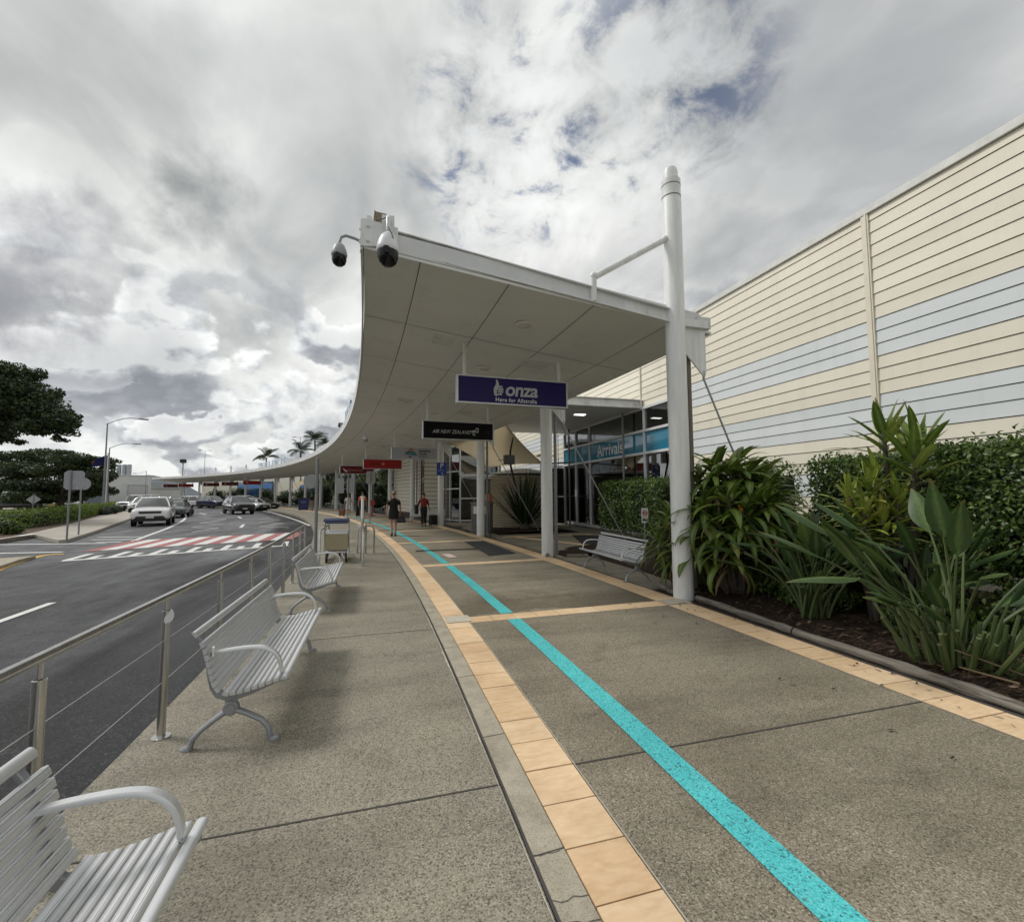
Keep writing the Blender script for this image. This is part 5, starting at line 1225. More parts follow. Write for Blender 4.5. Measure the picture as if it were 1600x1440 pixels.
# ================================================================ VEHICLES
def carpaint(name, col, metal=.2): return M(name, col, .28, metal, coat=.8, spec=.5)
cp_silver = carpaint('silver_paint', (.55, .56, .57), .4); cp_white = carpaint('white_paint', (.72, .72, .71), 0); cp_navy = carpaint('navy_paint', (.012, .02, .06)); cp_grey = carpaint('graphite_paint', (.05, .055, .06), .4); cp_black = carpaint('black_paint', (.012, .012, .014)); cp_yellow = carpaint('pale_yellow_paint', (.62, .50, .16), 0)
m_head = M('headlamp_glass', (.70, .72, .74), .08, spec=1.); m_tail = M('tail_lamp', (.35, .01, .01), .15); m_rim = M('alloy_rim', (.40, .41, .42), .3, .8); m_plate = M('number_plate', (.60, .60, .56), .5)
def interp(p, y):
    for (a, b), (c, d) in zip(p[:-1], p[1:]):
        if y <= c: return b+(d-b)*(y-a)/(c-a)
    return p[-1][1]
KIND = {
 'suv': dict(L=4.5, W=1.84, H=1.66, top=[(-2.25, .70), (-2.2, .92), (-1.9, 1.02), (-1.05, 1.10), (1.7, 1.12), (2.1, 1.08), (2.25, .8)], gb=(-1.15, 2.08), gt=(-.42, 1.62), wr=.33, wz=.28, wb=1.33),
 'sedan': dict(L=4.7, W=1.80, H=1.46, top=[(-2.35, .55), (-2.3, .72), (-1.9, .83), (-.95, .93), (1.4, .96), (2.2, .96), (2.35, .7)], gb=(-1.02, 1.85), gt=(-.25, 1.0), wr=.32, wz=.22, wb=1.36),
 'jeep': dict(L=4.2, W=1.84, H=1.84, top=[(-2.1, .75), (-2.08, 1.08), (-1.9, 1.12), (-.85, 1.16), (1.9, 1.18), (2.08, 1.18), (2.1, .8)], gb=(-.80, 2.05), gt=(-.60, 2.0), wr=.39, wz=.42, wb=1.25),
 'ute': dict(L=5.2, W=1.86, H=1.78, top=[(-2.6, .75), (-2.55, 1.0), (-2.2, 1.10), (-1.3, 1.16), (.6, 1.18), (2.55, 1.16), (2.6, .8)], gb=(-1.35, .85), gt=(-.6, .55), wr=.38, wz=.40, wb=1.6)}
def car(loc, rz, kind, paint, label, grille=True, canopy=False):
    K = KIND[kind]; L_, W_, H_c = K['L'], K['W'], K['H']; t = thing('car' if kind != 'ute' else 'pickup_truck', loc, label, 'car' if kind != 'ute' else 'pickup truck', 'vehicles around the drop off road', rz)
    ys = sorted(set([-L_/2, -L_/2+.06, -L_/2+.2]+[-L_/2+.4+i*(L_-.8)/10 for i in range(11)]+[L_/2-.2, L_/2-.06, L_/2])); rows = []
    for y in ys:
        e = min(1., (L_/2-abs(y))/.45); w = W_/2*(.84+.16*math.sqrt(max(0, e*(2-e)))); zt = interp(K['top'], y); zb = K['wz']+.02+(.10 if abs(y) > L_/2-.1 else 0)
        h = zt-zb
        rows.append([(-w*.94, y, zb), (-w, y, zb+h*.25), (-w, y, zb+h*.6), (-w*.965, y, zb+h*.88), (-w*.86, y, zt-.02), (-w*.4, y, zt+.015), (w*.4, y, zt+.015), (w*.86, y, zt-.02), (w*.965, y, zb+h*.88), (w, y, zb+h*.6), (w, y, zb+h*.25), (w*.94, y, zb)])
    o = MB().rings(rows).build('body', paint, t, smooth=180); q = o.modifiers.new('round', 'SUBSURF'); q.levels = 2; q.render_levels = 2
    (y0, y3), (y1, y2) = K['gb'], K['gt']; zb = interp(K['top'], (y0+y3)/2)-.05; wb = W_/2*.93; wt = W_/2*.64 if kind != 'jeep' else W_/2*.85; zr = H_c-.05
    n_ = lambda w, a, b, z: [(-w, a+.05, z), (-w*.8, a, z), (w*.8, a, z), (w, a+.05, z), (w, b-.05, z), (w*.8, b, z), (-w*.8, b, z), (-w, b-.05, z)]
    MB().rings([n_(wb, y0, y3, zb), n_((wb+wt)/2+.02, (y0+y1)/2-.04, (y3+y2)/2+.03, (zb+zr)/2), n_(wt, y1, y2, zr)]).build('windows', m_carglass, t, smooth=30)
    o = MB().rings([n_(wt+.02, y1-.03, y2+.03, zr-.02), n_(wt+.03, y1-.03, y2+.03, zr+.0), n_(wt+.01, y1+.02, y2-.02, zr+.03), n_(wt*.75, y1+.25, y2-.2, H_c+.015)]).build('roof', paint, t, smooth=180); q = o.modifiers.new('round', 'SUBSURF'); q.levels = 2; q.render_levels = 2
    pm = MB()
    ym = (y1+y2)/2-.1
    for q in (-1, 1):
        pm.tube([(q*wb*.965, y0+.03, zb), (q*((wb+wt)/2+.0), (y0+y1)/2-.02, (zb+zr)/2), (q*wt*.98, y1+.02, zr)], .045, 6).tube([(q*wb*.985, ym, zb), (q*(wt+.005), ym, zr)], .04, 6).tube([(q*wb*.965, y3-.05, zb), (q*wt*.98, y2-.03, zr)], .075, 6)
    pm.build('pillar', paint, t)
    for y in (-K['wb'], K['wb']):
        for q in (-1, 1):
            o = MB().lathe([(K['wr']*.70, -.11), (K['wr']*.95, -.105), (K['wr'], -.07), (K['wr'], .07), (K['wr']*.95, .105), (K['wr']*.70, .11)], (0, 0, 0), 22, axis='x').build('wheel', m_rubber, t); o.location = (q*(W_/2-.12), y, K['wr'])
            mb = MB().lathe([(K['wr']*.66, -.09), (K['wr']*.68, .10), (K['wr']*.6, .10), (K['wr']*.55, .06), (.0001, .06)] if q > 0 else [(.0001, -.06), (K['wr']*.55, -.06), (K['wr']*.6, -.10), (K['wr']*.68, -.10), (K['wr']*.66, .09)], (0, 0, 0), 18, axis='x', cap=False)
            for j in range(5): mb.box((q*.085, math.cos(j*1.2566)*K['wr']*.33, math.sin(j*1.2566)*K['wr']*.33), (.03, K['wr']*.58, .055), rx=j*1.2566)
            mb.build('rim', m_rim, o)
            MB().lathe([(K['wr']+.055, -.005), (K['wr']+.055, .012)], (q*(W_/2-.012), y, K['wr']+.01), 24, axis='x').build('wheel_arch', m_black, t)
    f = -L_/2; zt = interp(K['top'], f+.2); 
    MB().box((0, f+.02, zt-.17), (W_*.56, .11, .12)).build('grille', m_black, t, smooth=0, bevel=.02)
    MB().prism([(-W_*.34, K['wz']+.30), (-W_*.42, K['wz']+.08), (W_*.42, K['wz']+.08), (W_*.34, K['wz']+.30)], 'y', f-.022, f+.10).box((0, f+.045, K['wz']+.03), (W_*.7, .14, .05)).build('bumper', m_black, t, smooth=0, bevel=.03)
    for q in (-1, 1):
        MB().rings([[(q*(W_*.27+a_), f+.0+b_, zt-.11+c_) for a_, b_, c_ in ((0, .02, -.05), (.24, .17, -.02), (.26, .19, .07), (0, .05, .045))], [(q*(W_*.27+a_), f+.25+b_*.4, zt-.11+c_) for a_, b_, c_ in ((0, .02, -.05), (.24, .17, -.02), (.26, .19, .07), (0, .05, .045))]]).build('headlight', m_head, t, smooth=0)
        MB().box((q*W_*.40, f+.10, K['wz']+.18), (.16, .08, .10)).build('fog_lamp', m_galv, t, smooth=0, bevel=.02)
        MB().box((q*W_*.41, -f-.10, zt-.1), (.22, .12, .16)).build('tail_light', m_tail, t, smooth=0, bevel=.02)
        MB().rings([[(q*(W_/2+.02+a_), y0+.22+b_, zb+.09+c_) for a_, c_ in ((0, -.05), (.17, -.06), (.19, .05), (.02, .07))] for b_ in (0, .10)]).build('mirror', paint, t, smooth=0, bevel=.02)
    MB().box((0, f-.02, K['wz']+.24), (.37, .02, .11)).build('number_plate', m_plate, t, smooth=0)
    MB().box((0, .0, K['wz']+.06), (W_*.86, L_*.9, .12)).build('underbody', m_black, t, smooth=0)
    if kind == 'jeep':
        MB().lathe([(.33, -.1), (.36, 0), (.33, .1)], (0, L_/2+.1, 1.0), 18, axis='y').build('spare_wheel', m_rubber, t)
    if kind == 'ute':
        MB().box((0, 1.7, 1.16), (1.5, 1.6, .06)).build('tray_cover', m_black, t, smooth=0)
    if kind == 'suv':
        mb = MB()
        for q in (-1, 1): mb.tube([(q*wt*.92, y1+.35, H_c), (q*wt*.92, y1+.5, H_c+.04), (q*wt*.92, y2-.35, H_c+.04), (q*wt*.92, y2-.2, H_c)], .018, 6)
        mb.build('roof_rail', m_galv, t)
    return t
def at_px(u, v, z=RZ+.002): a = gnd(u, v, z); return (a[0], a[1], z)
F = face_cam
def placed(u, v, L_, rz):          # v is where the nearest tyres touch: shift centre back by half a length
    a = np.array(at_px(u, v)); d = np.array([math.sin(rz), -math.cos(rz), 0])   # local -y = front
    return tuple(a-d*(L_/2-.75))
r_ = F(238)-.10; car(placed(236, 821, 4.5, r_), r_, 'suv', cp_white, 'white SUV facing the camera parked first at the island kerb')
r_ = F(270)-.15; car(placed(266, 809, 4.7, r_), r_, 'sedan', cp_grey, 'dark car tucked behind the first white SUV at the island')
r_ = F(255)-.1; car(placed(250, 799.5, 4.5, r_), r_, 'suv', cp_grey, 'grey SUV waiting behind the first two parked cars')
r_ = F(205)-.75; car(placed(200, 800, 4.2, r_), r_, 'jeep', cp_white, 'white boxy off-roader with spare wheel beyond the island')
r_ = F(222)-.3; car(placed(219, 802, 4.5, r_), r_, 'suv', cp_white, 'white SUV half hidden left of the first parked SUV')
r_ = F(320)+.95; car(placed(322, 793, 4.5, r_), r_, 'suv', cp_white, 'white SUV seen side on under the far canopy')
r_ = F(345)+.6; car(placed(343, 794, 4.5, r_), r_, 'suv', cp_navy, 'navy SUV between the white SUV and the moving grey one')
r_ = F(378)+.25; car(placed(379, 803, 4.5, r_), r_, 'suv', cp_grey, 'dark grey SUV driving towards the camera in the middle lane')
r_ = F(408)+.55; car(placed(407, 797.5, 4.7, r_), r_, 'sedan', cp_silver, 'silver sedan stopped at the canopy kerb behind grey SUV')
r_ = F(426)+.6; car(placed(421, 796.5, 4.7, r_), r_, 'sedan', cp_black, 'black sedan nearest the canopy kerb')
r_ = F(398)+.6; car(placed(395, 793, 4.5, r_), r_, 'suv', cp_white, 'white SUV farther back behind the silver sedan')
a = gnd(22, 798, RZ); car((a[0], a[1], RZ+.002), F(22)+1.35, 'ute', cp_grey, 'dark grey pickup seen side on in the car park behind the hedge')
a = gnd(58, 797, RZ); car((a[0]*1.05, a[1]*1.05, RZ+.002), F(58)+2.4, 'sedan', cp_yellow, 'pale yellow car half hidden by the hedge near the diamond sign')
a = atD(86, 771, 82); car((a[0], a[1], RZ+.002), F(86)+1.4, 'suv', cp_white, 'white SUV parked in the shade under the spreading tree')
a = atD(104, 771, 80); car((a[0], a[1], RZ+.002), F(104)+1.2, 'sedan', cp_silver, 'silver car in the shade right of the white SUV under the tree')
# motorcycle
a = gnd(290, 805, RZ)
t = thing('motorcycle', (a[0], a[1], RZ), 'dark motorcycle leaning beside the first parked cars', 'motorcycle', rz=F(290)+.6)
for y in (-.68, .68):
    MB().lathe([(.25, -.05), (.31, -.045), (.33, 0), (.31, .045), (.25, .05)], (0, y, .33), 20, axis='x').build('wheel', m_rubber, t)
MB().tube([(0, -.66, .34), (0, -.50, .8), (0, -.42, 1.02)], .03, 8).tube([(0, .66, .34), (0, .1, .42), (0, -.3, .45), (0, -.46, .85)], .05, 8).box((0, -.02, .48), (.28, .42, .32)).build('frame', m_black, t, bevel=.02)
MB().rings([[(.14*math.cos(j*PI/5), y, zc2+.13*math.sin(j*PI/5)) for j in range(10)] for y, zc2 in ((-.38, .86), (-.2, .90), (.05, .84))]).build('fuel_tank', cp_black, t); MB().box((0, .38, .82), (.26, .62, .10)).build('seat', m_black, t, bevel=.03)
MB().tube([(-.36, -.36, 1.08), (0, -.44, 1.02), (.36, -.36, 1.08)], .016, 6).build('handlebar', m_galv, t); MB().ball((0, -.56, .90), (.09, .09, .09), 12, 8).build('headlight', m_head, t); MB().box((0, .82, .95), (.42, .34, .36)).build('top_case', m_black, t, smooth=0, bevel=.04)
# ================================================================ PEOPLE
m_skin = M('skin', (.40, .235, .165), .55, spec=.4, var=.05); m_skin2 = M('tanned_skin', (.28, .155, .10), .55, var=.05); m_hairb = M('blond_hair', (.24, .15, .075), .6, var=.3, vscale=40); m_haird = M('dark_hair', (.02, .014, .010), .55)
m_cblack = M('black_cloth', (.010, .010, .011), .9, var=.3, vscale=12); m_cred = M('maroon_cloth', (.20, .018, .022), .85, var=.15, vscale=9); m_cnavy = M('dark_trousers', (.015, .017, .024), .9, var=.2); m_cwhite = M('white_cloth', (.60, .60, .58), .85, var=.06); m_cor = M('hi_vis_orange', (.78, .13, .03), .75); m_ckhaki = M('khaki_cloth', (.24, .20, .14), .9, var=.15); m_cnv2 = M('navy_shorts', (.012, .014, .03), .9)
def person(loc, rz, label, h, pose, cloth, hair, skin=m_skin):
    """pose gives joint positions for a 1.72 m figure that faces local -y"""
    t = thing('person', loc, label, 'person', None, rz); k_ = h/1.72; t.scale = (k_, k_, k_)
    J = dict(pelvis=(0, 0, .95), waist=(0, .0, 1.08), chest=(0, .01, 1.30), neck=(0, .0, 1.45), jaw=(0, -.015, 1.535), head=(0, -.005, 1.605), crown=(0, .01, 1.665),
             shl=(-.175, .01, 1.385), shr=(.175, .01, 1.385), ell=(-.225, .03, 1.12), elr=(.225, .03, 1.12), wrl=(-.235, -.03, .885), wrr=(.235, -.03, .885),
             hil=(-.09, 0, .90), hir=(.09, 0, .90), knl=(-.10, -.01, .50), knr=(.10, -.01, .50), anl=(-.10, .02, .085), anr=(.10, .02, .085), tol=(-.11, -.13, .03), tor=(.11, -.13, .03))
    J.update(pose); names = list(J); V = [J[n] for n in names]; R_ = dict(pelvis=.125, waist=.112, chest=.135, neck=.052, jaw=.068, head=.088, crown=.06, shl=.062, shr=.062, ell=.042, elr=.042, wrl=.028, wrr=.028, hil=.092, hir=.092, knl=.055, knr=.055, anl=.036, anr=.036, tol=.032, tor=.032)
    rad = [R_[n] for n in names]; ix = {n: i for i, n in enumerate(names)}
    E_ = [(ix[a], ix[b]) for a, b in (('pelvis', 'waist'), ('waist', 'chest'), ('chest', 'neck'), ('neck', 'jaw'), ('jaw', 'head'), ('head', 'crown'), ('chest', 'shl'), ('chest', 'shr'), ('shl', 'ell'), ('shr', 'elr'), ('ell', 'wrl'), ('elr', 'wrr'), ('pelvis', 'hil'), ('pelvis', 'hir'), ('hil', 'knl'), ('hir', 'knr'), ('knl', 'anl'), ('knr', 'anr'), ('anl', 'tol'), ('anr', 'tor'))]
    def addv(p, r, par): V.append(tuple(p)); rad.append(r); E_.append((par, len(V)-1)); return len(V)-1
    nz = addv((J['head'][0], J['head'][1]-.085, J['head'][2]-.02), .018, ix['head'])
    for sd_ in 'lr':
        w = Vector(J['wr'+sd_]); d = (w-Vector(J['el'+sd_])).normalized(); sg = -1 if sd_ == 'l' else 1
        side = Vector((0, -1, 0)); side = (side-d*side.dot(d)).normalized(); inn = Vector((-sg, 0, 0))
        pm_ = addv(w+d*.055, .032, ix['wr'+sd_])
        for i, (off, ln) in enumerate(((.030, .075), (.010, .085), (-.010, .078), (-.028, .06))):
            a1_ = addv(w+d*.095+side*off, .010, pm_); a2_ = addv(w+d*(.095+ln*.55)+side*off+inn*.012, .009, a1_); addv(w+d*(.095+ln)+side*off+inn*.035, .0075, a2_)
        b1_ = addv(w+d*.06+side*.045+inn*.01, .011, pm_); addv(w+d*.10+side*.058+inn*.022, .009, b1_)
    me = bpy.data.meshes.new('p'); me.from_pydata(V, E_, []); ob = bpy.data.objects.new('p', me); COL.objects.link(ob)
    sk = ob.modifiers.new('skin', 'SKIN'); sk.use_smooth_shade = True; sk.branch_smoothing = .3
    for i, r in enumerate(rad): me.skin_vertices[0].data[i].radius = (r, r*(.78 if i in (ix['pelvis'], ix['waist'], ix['chest']) else 1.))
    me.skin_vertices[0].data[ix['pelvis']].use_root = True
    sb = ob.modifiers.new('sub', 'SUBSURF'); sb.levels = 1; sb.render_levels = 1
    m2 = bpy.data.meshes.new_from_object(ob.evaluated_get(bpy.context.evaluated_depsgraph_get())); bpy.data.objects.remove(ob)
    m2.materials.clear(); m2.materials.append(skin); m2.polygons.foreach_set('use_smooth', [True]*len(m2.polygons))
    b = bpy.data.objects.new('body', m2); COL.objects.link(b); b.parent = t
    Jv = {n: Vector(p) for n, p in J.items()}
    hd = Jv['head']
    mb = MB().ball((hd.x, hd.y+.032, hd.z+.034), (.086, .090, .088), 16, 10)
    if hair[1] == 'bun': mb.ball((hd.x, hd.y+.105, hd.z+.055), .05, 10, 8)
    if hair[1] == 'bob': mb.rings([[(hd.x+rx*math.cos(a), hd.y+.035+ry_*math.sin(a), hd.z+z) for a in [PI*j/10-.25+ (.5*j/10) for j in range(11)]] for z, rx, ry_ in ((.06, .09, .075), (-.05, .095, .085), (-.13, .085, .075))], False, 0, False)
    mb.build('hair', hair[0], t)
    fe = MB()
    for q in (-1, 1): fe.ball((hd.x+q*.032, hd.y-.083, hd.z+.004), (.012, .008, .008), 8, 6)
    fe.build('eyes', m_black, t); MB().ball((hd.x, hd.y-.080, hd.z-.055), (.026, .010, .008), 10, 6).build('mouth', M('lips', (.30, .10, .08), .5), t)
    def ell(c, rx, ry_, n=18): return [(c[0]+rx*math.cos(2*PI*j/n), c[1]+ry_*math.sin(2*PI*j/n), c[2]) for j in range(n)]
    def limb(a, b_, c, r0, r1, r2, cut=1.):
        A_, B_, C_ = Jv[a], Jv[b_], Jv[c]; pts = [A_, A_.lerp(B_, .5), B_]; rs = [r0, (r0+r1)/2, r1]
        if cut > 1: pts += [B_.lerp(C_, (cut-1)*.5), B_.lerp(C_, cut-1)]; rs += [(r1+r2)/2, r2]
        else: pts = [A_, A_.lerp(B_, cut*.5), A_.lerp(B_, cut)]; rs = [r0, r0*.97, r0*.95]
        return pts, rs
    pe, wa, ch = Jv['pelvis'], Jv['waist'], Jv['chest']
    if 'top' in cloth:
        mt, sl_ = cloth['top']; mb = MB().rings([ell(pe+Vector((0, 0, -.02)), .168, .122), ell(wa, .150, .112), ell(wa.lerp(ch, .6), .168, .122), ell(ch+Vector((0, 0, .02)), .186, .128), ell(ch+Vector((0, 0, .09)), .165, .105), ell(ch+Vector((0, 0, .135)), .10, .078), ell(ch+Vector((0, -.003, .155)), .068, .062)])
        for q in 'lr':
            p, r = limb('sh'+q, 'el'+q, 'wr'+q, .055, .050, .042, sl_); p[0] = p[0]+Vector((0, 0, -.022)); mb.tube([Jv['sh'+q]+(ch-Jv['sh'+q])*.40+Vector((0, 0, .01))]+p, [.050]+r, 12)
        o = mb.build('shirt', mt, t)
        if 'lower_band' in cloth:
            MB().rings([ell(pe+Vector((0, 0, -.03)), .174, .128), ell(wa, .158, .120), ell(wa.lerp(ch, .45), .170, .127)]).build('shirt_band', cloth['lower_band'], o)
    if 'skirt' in cloth:
        MB().rings([ell(wa, .155, .118), ell(pe, .182, .135), ell(pe+Vector((0, 0, -.12)), .196, .145), ell(pe+Vector((0, 0, -.30)), .185, .145)]).build('skirt', cloth['skirt'], t)
    if 'legs' in cloth:
        ml, ct = cloth['legs']; mb = MB().rings([ell(wa+Vector((0, 0, -.06)), .158, .118), ell(pe, .172, .125), ell(pe+Vector((0, 0, -.10)), .165, .118)])
        for q in 'lr':
            p, r = limb('hi'+q, 'kn'+q, 'an'+q, .100, .075, .062, ct); mb.tube(p, r, 12)
        mb.build('trousers', ml, t)
    for q in 'lr':
        a, b_ = Jv['an'+q], Jv['to'+q]; d = (b_-a); f_ = Vector((d.x, d.y, 0)).normalized(); sdv = Vector((-f_.y, f_.x, 0)); rows = []
        up_ = max(a.z-.085, 0)
        for u_, w, hh in ((-.07, .030, .075), (-.03, .038, .095), (.05, .042, .085), (.12, .046, .055), (.17, .035, .035)):
            c = Vector((a.x, a.y, 0))+f_*u_; zb = up_*(1-(u_+.07)/.24) if up_ else 0
            rows.append([tuple(c-sdv*w+Vector((0, 0, zb))), tuple(c+sdv*w+Vector((0, 0, zb))), tuple(c+sdv*w*.85+Vector((0, 0, zb+hh*.7))), tuple(c+Vector((0, 0, zb+hh))), tuple(c-sdv*w*.85+Vector((0, 0, zb+hh*.7)))])
        MB().rings(rows).build('shoe', cloth.get('shoe', m_black), t)
    return t
a = gnd(614.5, 837)
person(tuple(a), F(614)+PI+.1, 'woman in black dress with fair hair walking away, dark handbag in hand', 1.72, dict(knl=(-.09, -.06, .50), anl=(-.075, .03, .09), tol=(-.08, -.11, .035), knr=(.085, .0, .50), anr=(.07, .14, .14), tor=(.07, .03, .03), ell=(-.25, .02, 1.13), wrl=(-.27, -.07, .91), elr=(.25, .06, 1.13), wrr=(.27, .03, .89)), dict(top=(m_cblack, .75), skirt=m_cblack), (m_hairb, 'bun'))
t = thing('handbag', (a[0]+.30, a[1]-.02, .50), 'dark handbag hanging from the hand of the woman in black', 'bag')
MB().rings([[(w*x_, d*y_, z) for x_, y_ in ((-1, -1), (1, -1), (1, 1), (-1, 1))] for z, w, d in ((0, .15, .06), (.04, .17, .075), (.2, .13, .05), (.24, .10, .03))]).build('bag', m_black, t, smooth=0, bevel=.02); MB().tube([(-.07, 0, .22), (-.03, 0, .34), (.03, 0, .34), (.07, 0, .22)], .010, 6).build('strap', m_black, t)
a = gnd(662, 822)
person(tuple(a), F(662)+.15, 'man in maroon shirt and dark trousers walking this way with luggage', 1.66, dict(knl=(-.09, -.14, .52), anl=(-.09, -.06, .12), tol=(-.09, -.20, .07), knr=(.09, .05, .50), anr=(.10, .19, .13), tor=(.1, .08, .03), ell=(-.27, .08, 1.14), wrl=(-.33, .10, .92), elr=(.24, .06, 1.13), wrr=(.29, .0, .90)), dict(top=(m_cred, 1.2), legs=(m_cnavy, 1.95)), (m_haird, 'short'), m_skin2)
def suitcase(loc, label, mat, rz=0., h=.62):
    t = thing('suitcase', loc, label, 'suitcase', None, rz)
    MB().box((0, 0, .06+h/2), (.42, .26, h)).build('shell', mat, t, smooth=0, bevel=.05); MB().tube([(-.12, .1, h+.05), (-.12, .1, h+.40), (.12, .1, h+.40), (.12, .1, h+.05)], .012, 6).build('handle', m_galv, t)
    for x_ in (-.16, .16):
        for y_ in (-.09, .09): MB().lathe([(.03, -.015), (.03, .015)], (x_, y_, .03), 10, axis='x').build('wheel', m_rubber, t)
    return t
suitcase((a[0]+.48, a[1]+.15, 0), 'black suitcase pulled along by the man in maroon', m_black, .5, .50)
t = thing('shoulder_bag', (a[0]-.36, a[1]+.02, .62), 'dark bag with pale trim carried at the side of the maroon shirted man', 'bag')
MB().rings([[(.10*math.cos(q), .18*math.sin(q), z) for q in [2*PI*j/14 for j in range(14)]] for z in (0, .05, .40, .46)]).build('bag', m_cblack, t); MB().tube([(0, -.12, .40), (.08, -.05, .75), (.08, .05, .75), (0, .12, .40)], .014, 6).build('strap', m_lgrey, t)
a = gnd(566, 810)
person(tuple(a), F(566), 'worker in orange high visibility top and dark shorts standing near red signs', 1.78, dict(), dict(top=(m_cor, .7), lower_band=m_cnavy, legs=(m_cnv2, .85)), (m_haird, 'short'), m_skin)
a = gnd(544, 807.5)
person(tuple(a), F(544)+.25, 'person in white shirt and pale shorts wheeling a dark suitcase', 1.66, dict(knr=(.09, -.10, .51), anr=(.09, -.05, .10), tor=(.09, -.19, .05), ell=(-.24, .04, 1.14), elr=(.28, .05, 1.13), wrr=(.33, -.05, .95)), dict(top=(m_cwhite, .7), legs=(m_cwhite, .8), shoe=m_cwhite), (m_haird, 'short'))
suitcase((a[0]+.72, a[1]+.1, 0), 'tall dark suitcase beside the person in white', m_cnavy, .2, .75)
suitcase((a[0]-.55, a[1]+1.6, 0), 'small brown suitcase left of the person in white', M('brown_case', (.16, .07, .04), .6), -.3, .45)
a = gnd(487, 798)
person(tuple(a), F(487)+.4, 'man in black shirt and khaki trousers waiting by a far column', 1.74, dict(), dict(top=(m_cblack, .8), legs=(m_ckhaki, 1.9)), (m_haird, 'short'), m_skin2)
a = gnd(474, 796.5); t = thing('blue_bin', tuple(a), 'dark blue bin box standing between far columns', 'bin', rz=F(474))
MB().box((0, 0, .62), (1.0, .6, 1.2)).build('body', M('navy_bin', (.018, .028, .13), .5), t, smooth=0, bevel=.03); MB().box((0, 0, 1.26), (1.06, .66, .08)).build('lid', m_black, t, smooth=0, bevel=.02); MB().box((0, -.305, .85), (.5, .02, .25)).build('notice', M('blue_notice', (.08, .10, .25), .5), t, smooth=0)
a = gnd(581, 806); t = thing('red_stand', tuple(a), 'small red stand with a box on top behind the notice pole', 'stand', rz=F(581))
MB().box((0, 0, .03), (.5, .4, .06)).box((0, 0, .45), (.10, .08, .8)).build('base', M('stand_red', (.42, .03, .02), .5), t, smooth=0); MB().box((0, 0, .98), (.36, .2, .40)).build('box', M('box_red', (.45, .05, .02), .5), t, smooth=0, bevel=.02)
# ================================================================ VEGETATION
def leaves(name, V_, mat, parent=None, loc=None):
    V_ = np.asarray(V_, dtype=np.float32); n = V_.shape[0]; k_ = V_.shape[1]
    me = bpy.data.meshes.new(name); me.vertices.add(n*k_); me.vertices.foreach_set('co', V_.reshape(-1)); me.loops.add(n*k_); me.loops.foreach_set('vertex_index', np.arange(n*k_, dtype=np.int32))
    me.polygons.add(n); me.polygons.foreach_set('loop_start', np.arange(0, n*k_, k_, dtype=np.int32)); me.update(calc_edges=True); me.validate()
    me.materials.append(mat); o = bpy.data.objects.new(name, me); COL.objects.link(o)
    if parent: o.parent = parent
    if loc is not None: o.location = loc
    return o
def unit(a): return a/np.maximum(np.linalg.norm(a, axis=-1, keepdims=True), 1e-9)
def cards(P_, N_, size, asp=.42, jit=.6, up=.25):
    """pointed leaf-shaped quads at P_, facing roughly along N_"""
    n = len(P_); N_ = unit(N_+RNG.normal(0, jit, (n, 3))+np.array([0, 0, up]))
    T_ = unit(np.cross(N_, RNG.normal(0, 1, (n, 3)))); T_ = unit(T_+np.array([0, 0, -.25])); B_ = np.cross(N_, T_)
    s = size*RNG.uniform(.6, 1.25, (n, 1))
    a = P_-T_*s*.5; c = P_+T_*s*.5-N_*s*.12; b = P_+B_*s*asp*.5+N_*s*.05; d = P_-B_*s*asp*.5+N_*s*.05
    return np.stack([a, b, c, d], 1)
def blob_leaves(blobs, n, size, asp=.45, jit=.6, depth=.35):
    w = np.array([b[1][0]*b[1][1]+b[1][0]*b[1][2] for b in blobs]); w = w/w.sum(); out = []
    for (c, r), q in zip(blobs, w):
        m_ = max(8, int(n*q)); d = unit(RNG.normal(0, 1, (m_, 3))); rad = 1-depth*RNG.random((m_, 1))**2
        nse = np.array([mnoise.noise(Vector(tuple(x*2.2))+Vector(c)*.7) for x in d])[:, None]
        P_ = np.array(c)+d*np.array(r)*rad*(1+.38*nse); out.append(cards(P_, d, size, asp, jit))
    return np.concatenate(out)
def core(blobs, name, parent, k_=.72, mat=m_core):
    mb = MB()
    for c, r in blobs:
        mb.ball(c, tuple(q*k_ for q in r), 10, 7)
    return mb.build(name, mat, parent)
def trunk(pts_r, name, parent, mat=m_bark):
    mb = MB()
    for pts, r in pts_r: mb.tube(pts, r, 9)
    return mb.build(name, mat, parent)
def fluff(bl, k_=7, f0=.30, f1=.5):
    out = list(bl)
    for c, r in bl:
        for _ in range(k_):
            d = Vector((random.gauss(0, 1), random.gauss(0, 1), random.gauss(0, .8))).normalized(); f = random.uniform(f0, f1)
            out.append((tuple(c[i]+d[i]*r[i]*random.uniform(.75, 1.12) for i in range(3)), tuple(q*f for q in r)))
    return out
# near spreading fig, mostly outside the frame on the left
t1 = thing('tree', (0, 0, 0), 'dark spreading tree crown reaching in from the left edge against the clouds', 'tree', 'spreading trees on the left')
bl = []
D1 = 30.
for u, v, ru, rv in ((-70, 610, 62, 48), (-15, 600, 55, 40), (35, 612, 40, 32), (70, 640, 34, 28), (98, 655, 22, 18), (105, 672, 16, 11), (60, 668, 26, 14), (15, 655, 40, 28), (-35, 665, 46, 26), (-5, 682, 26, 12), (84, 618, 14, 12), (-100, 660, 60, 40), (20, 583, 34, 18), (-40, 575, 40, 18), (112, 660, 9, 8), (30, 690, 8, 5), (92, 686, 10, 5)):
    dd = D1+random.uniform(-2.5, 2.5); p = atD(u, v, dd); bl.append((tuple(p), (ru/F_*dd, ru/F_*dd*1.1, rv/F_*dd)))
p0 = atD(-120, 771, D1); t1.location = (p0[0], p0[1], 0); off = np.array([p0[0], p0[1], 0])
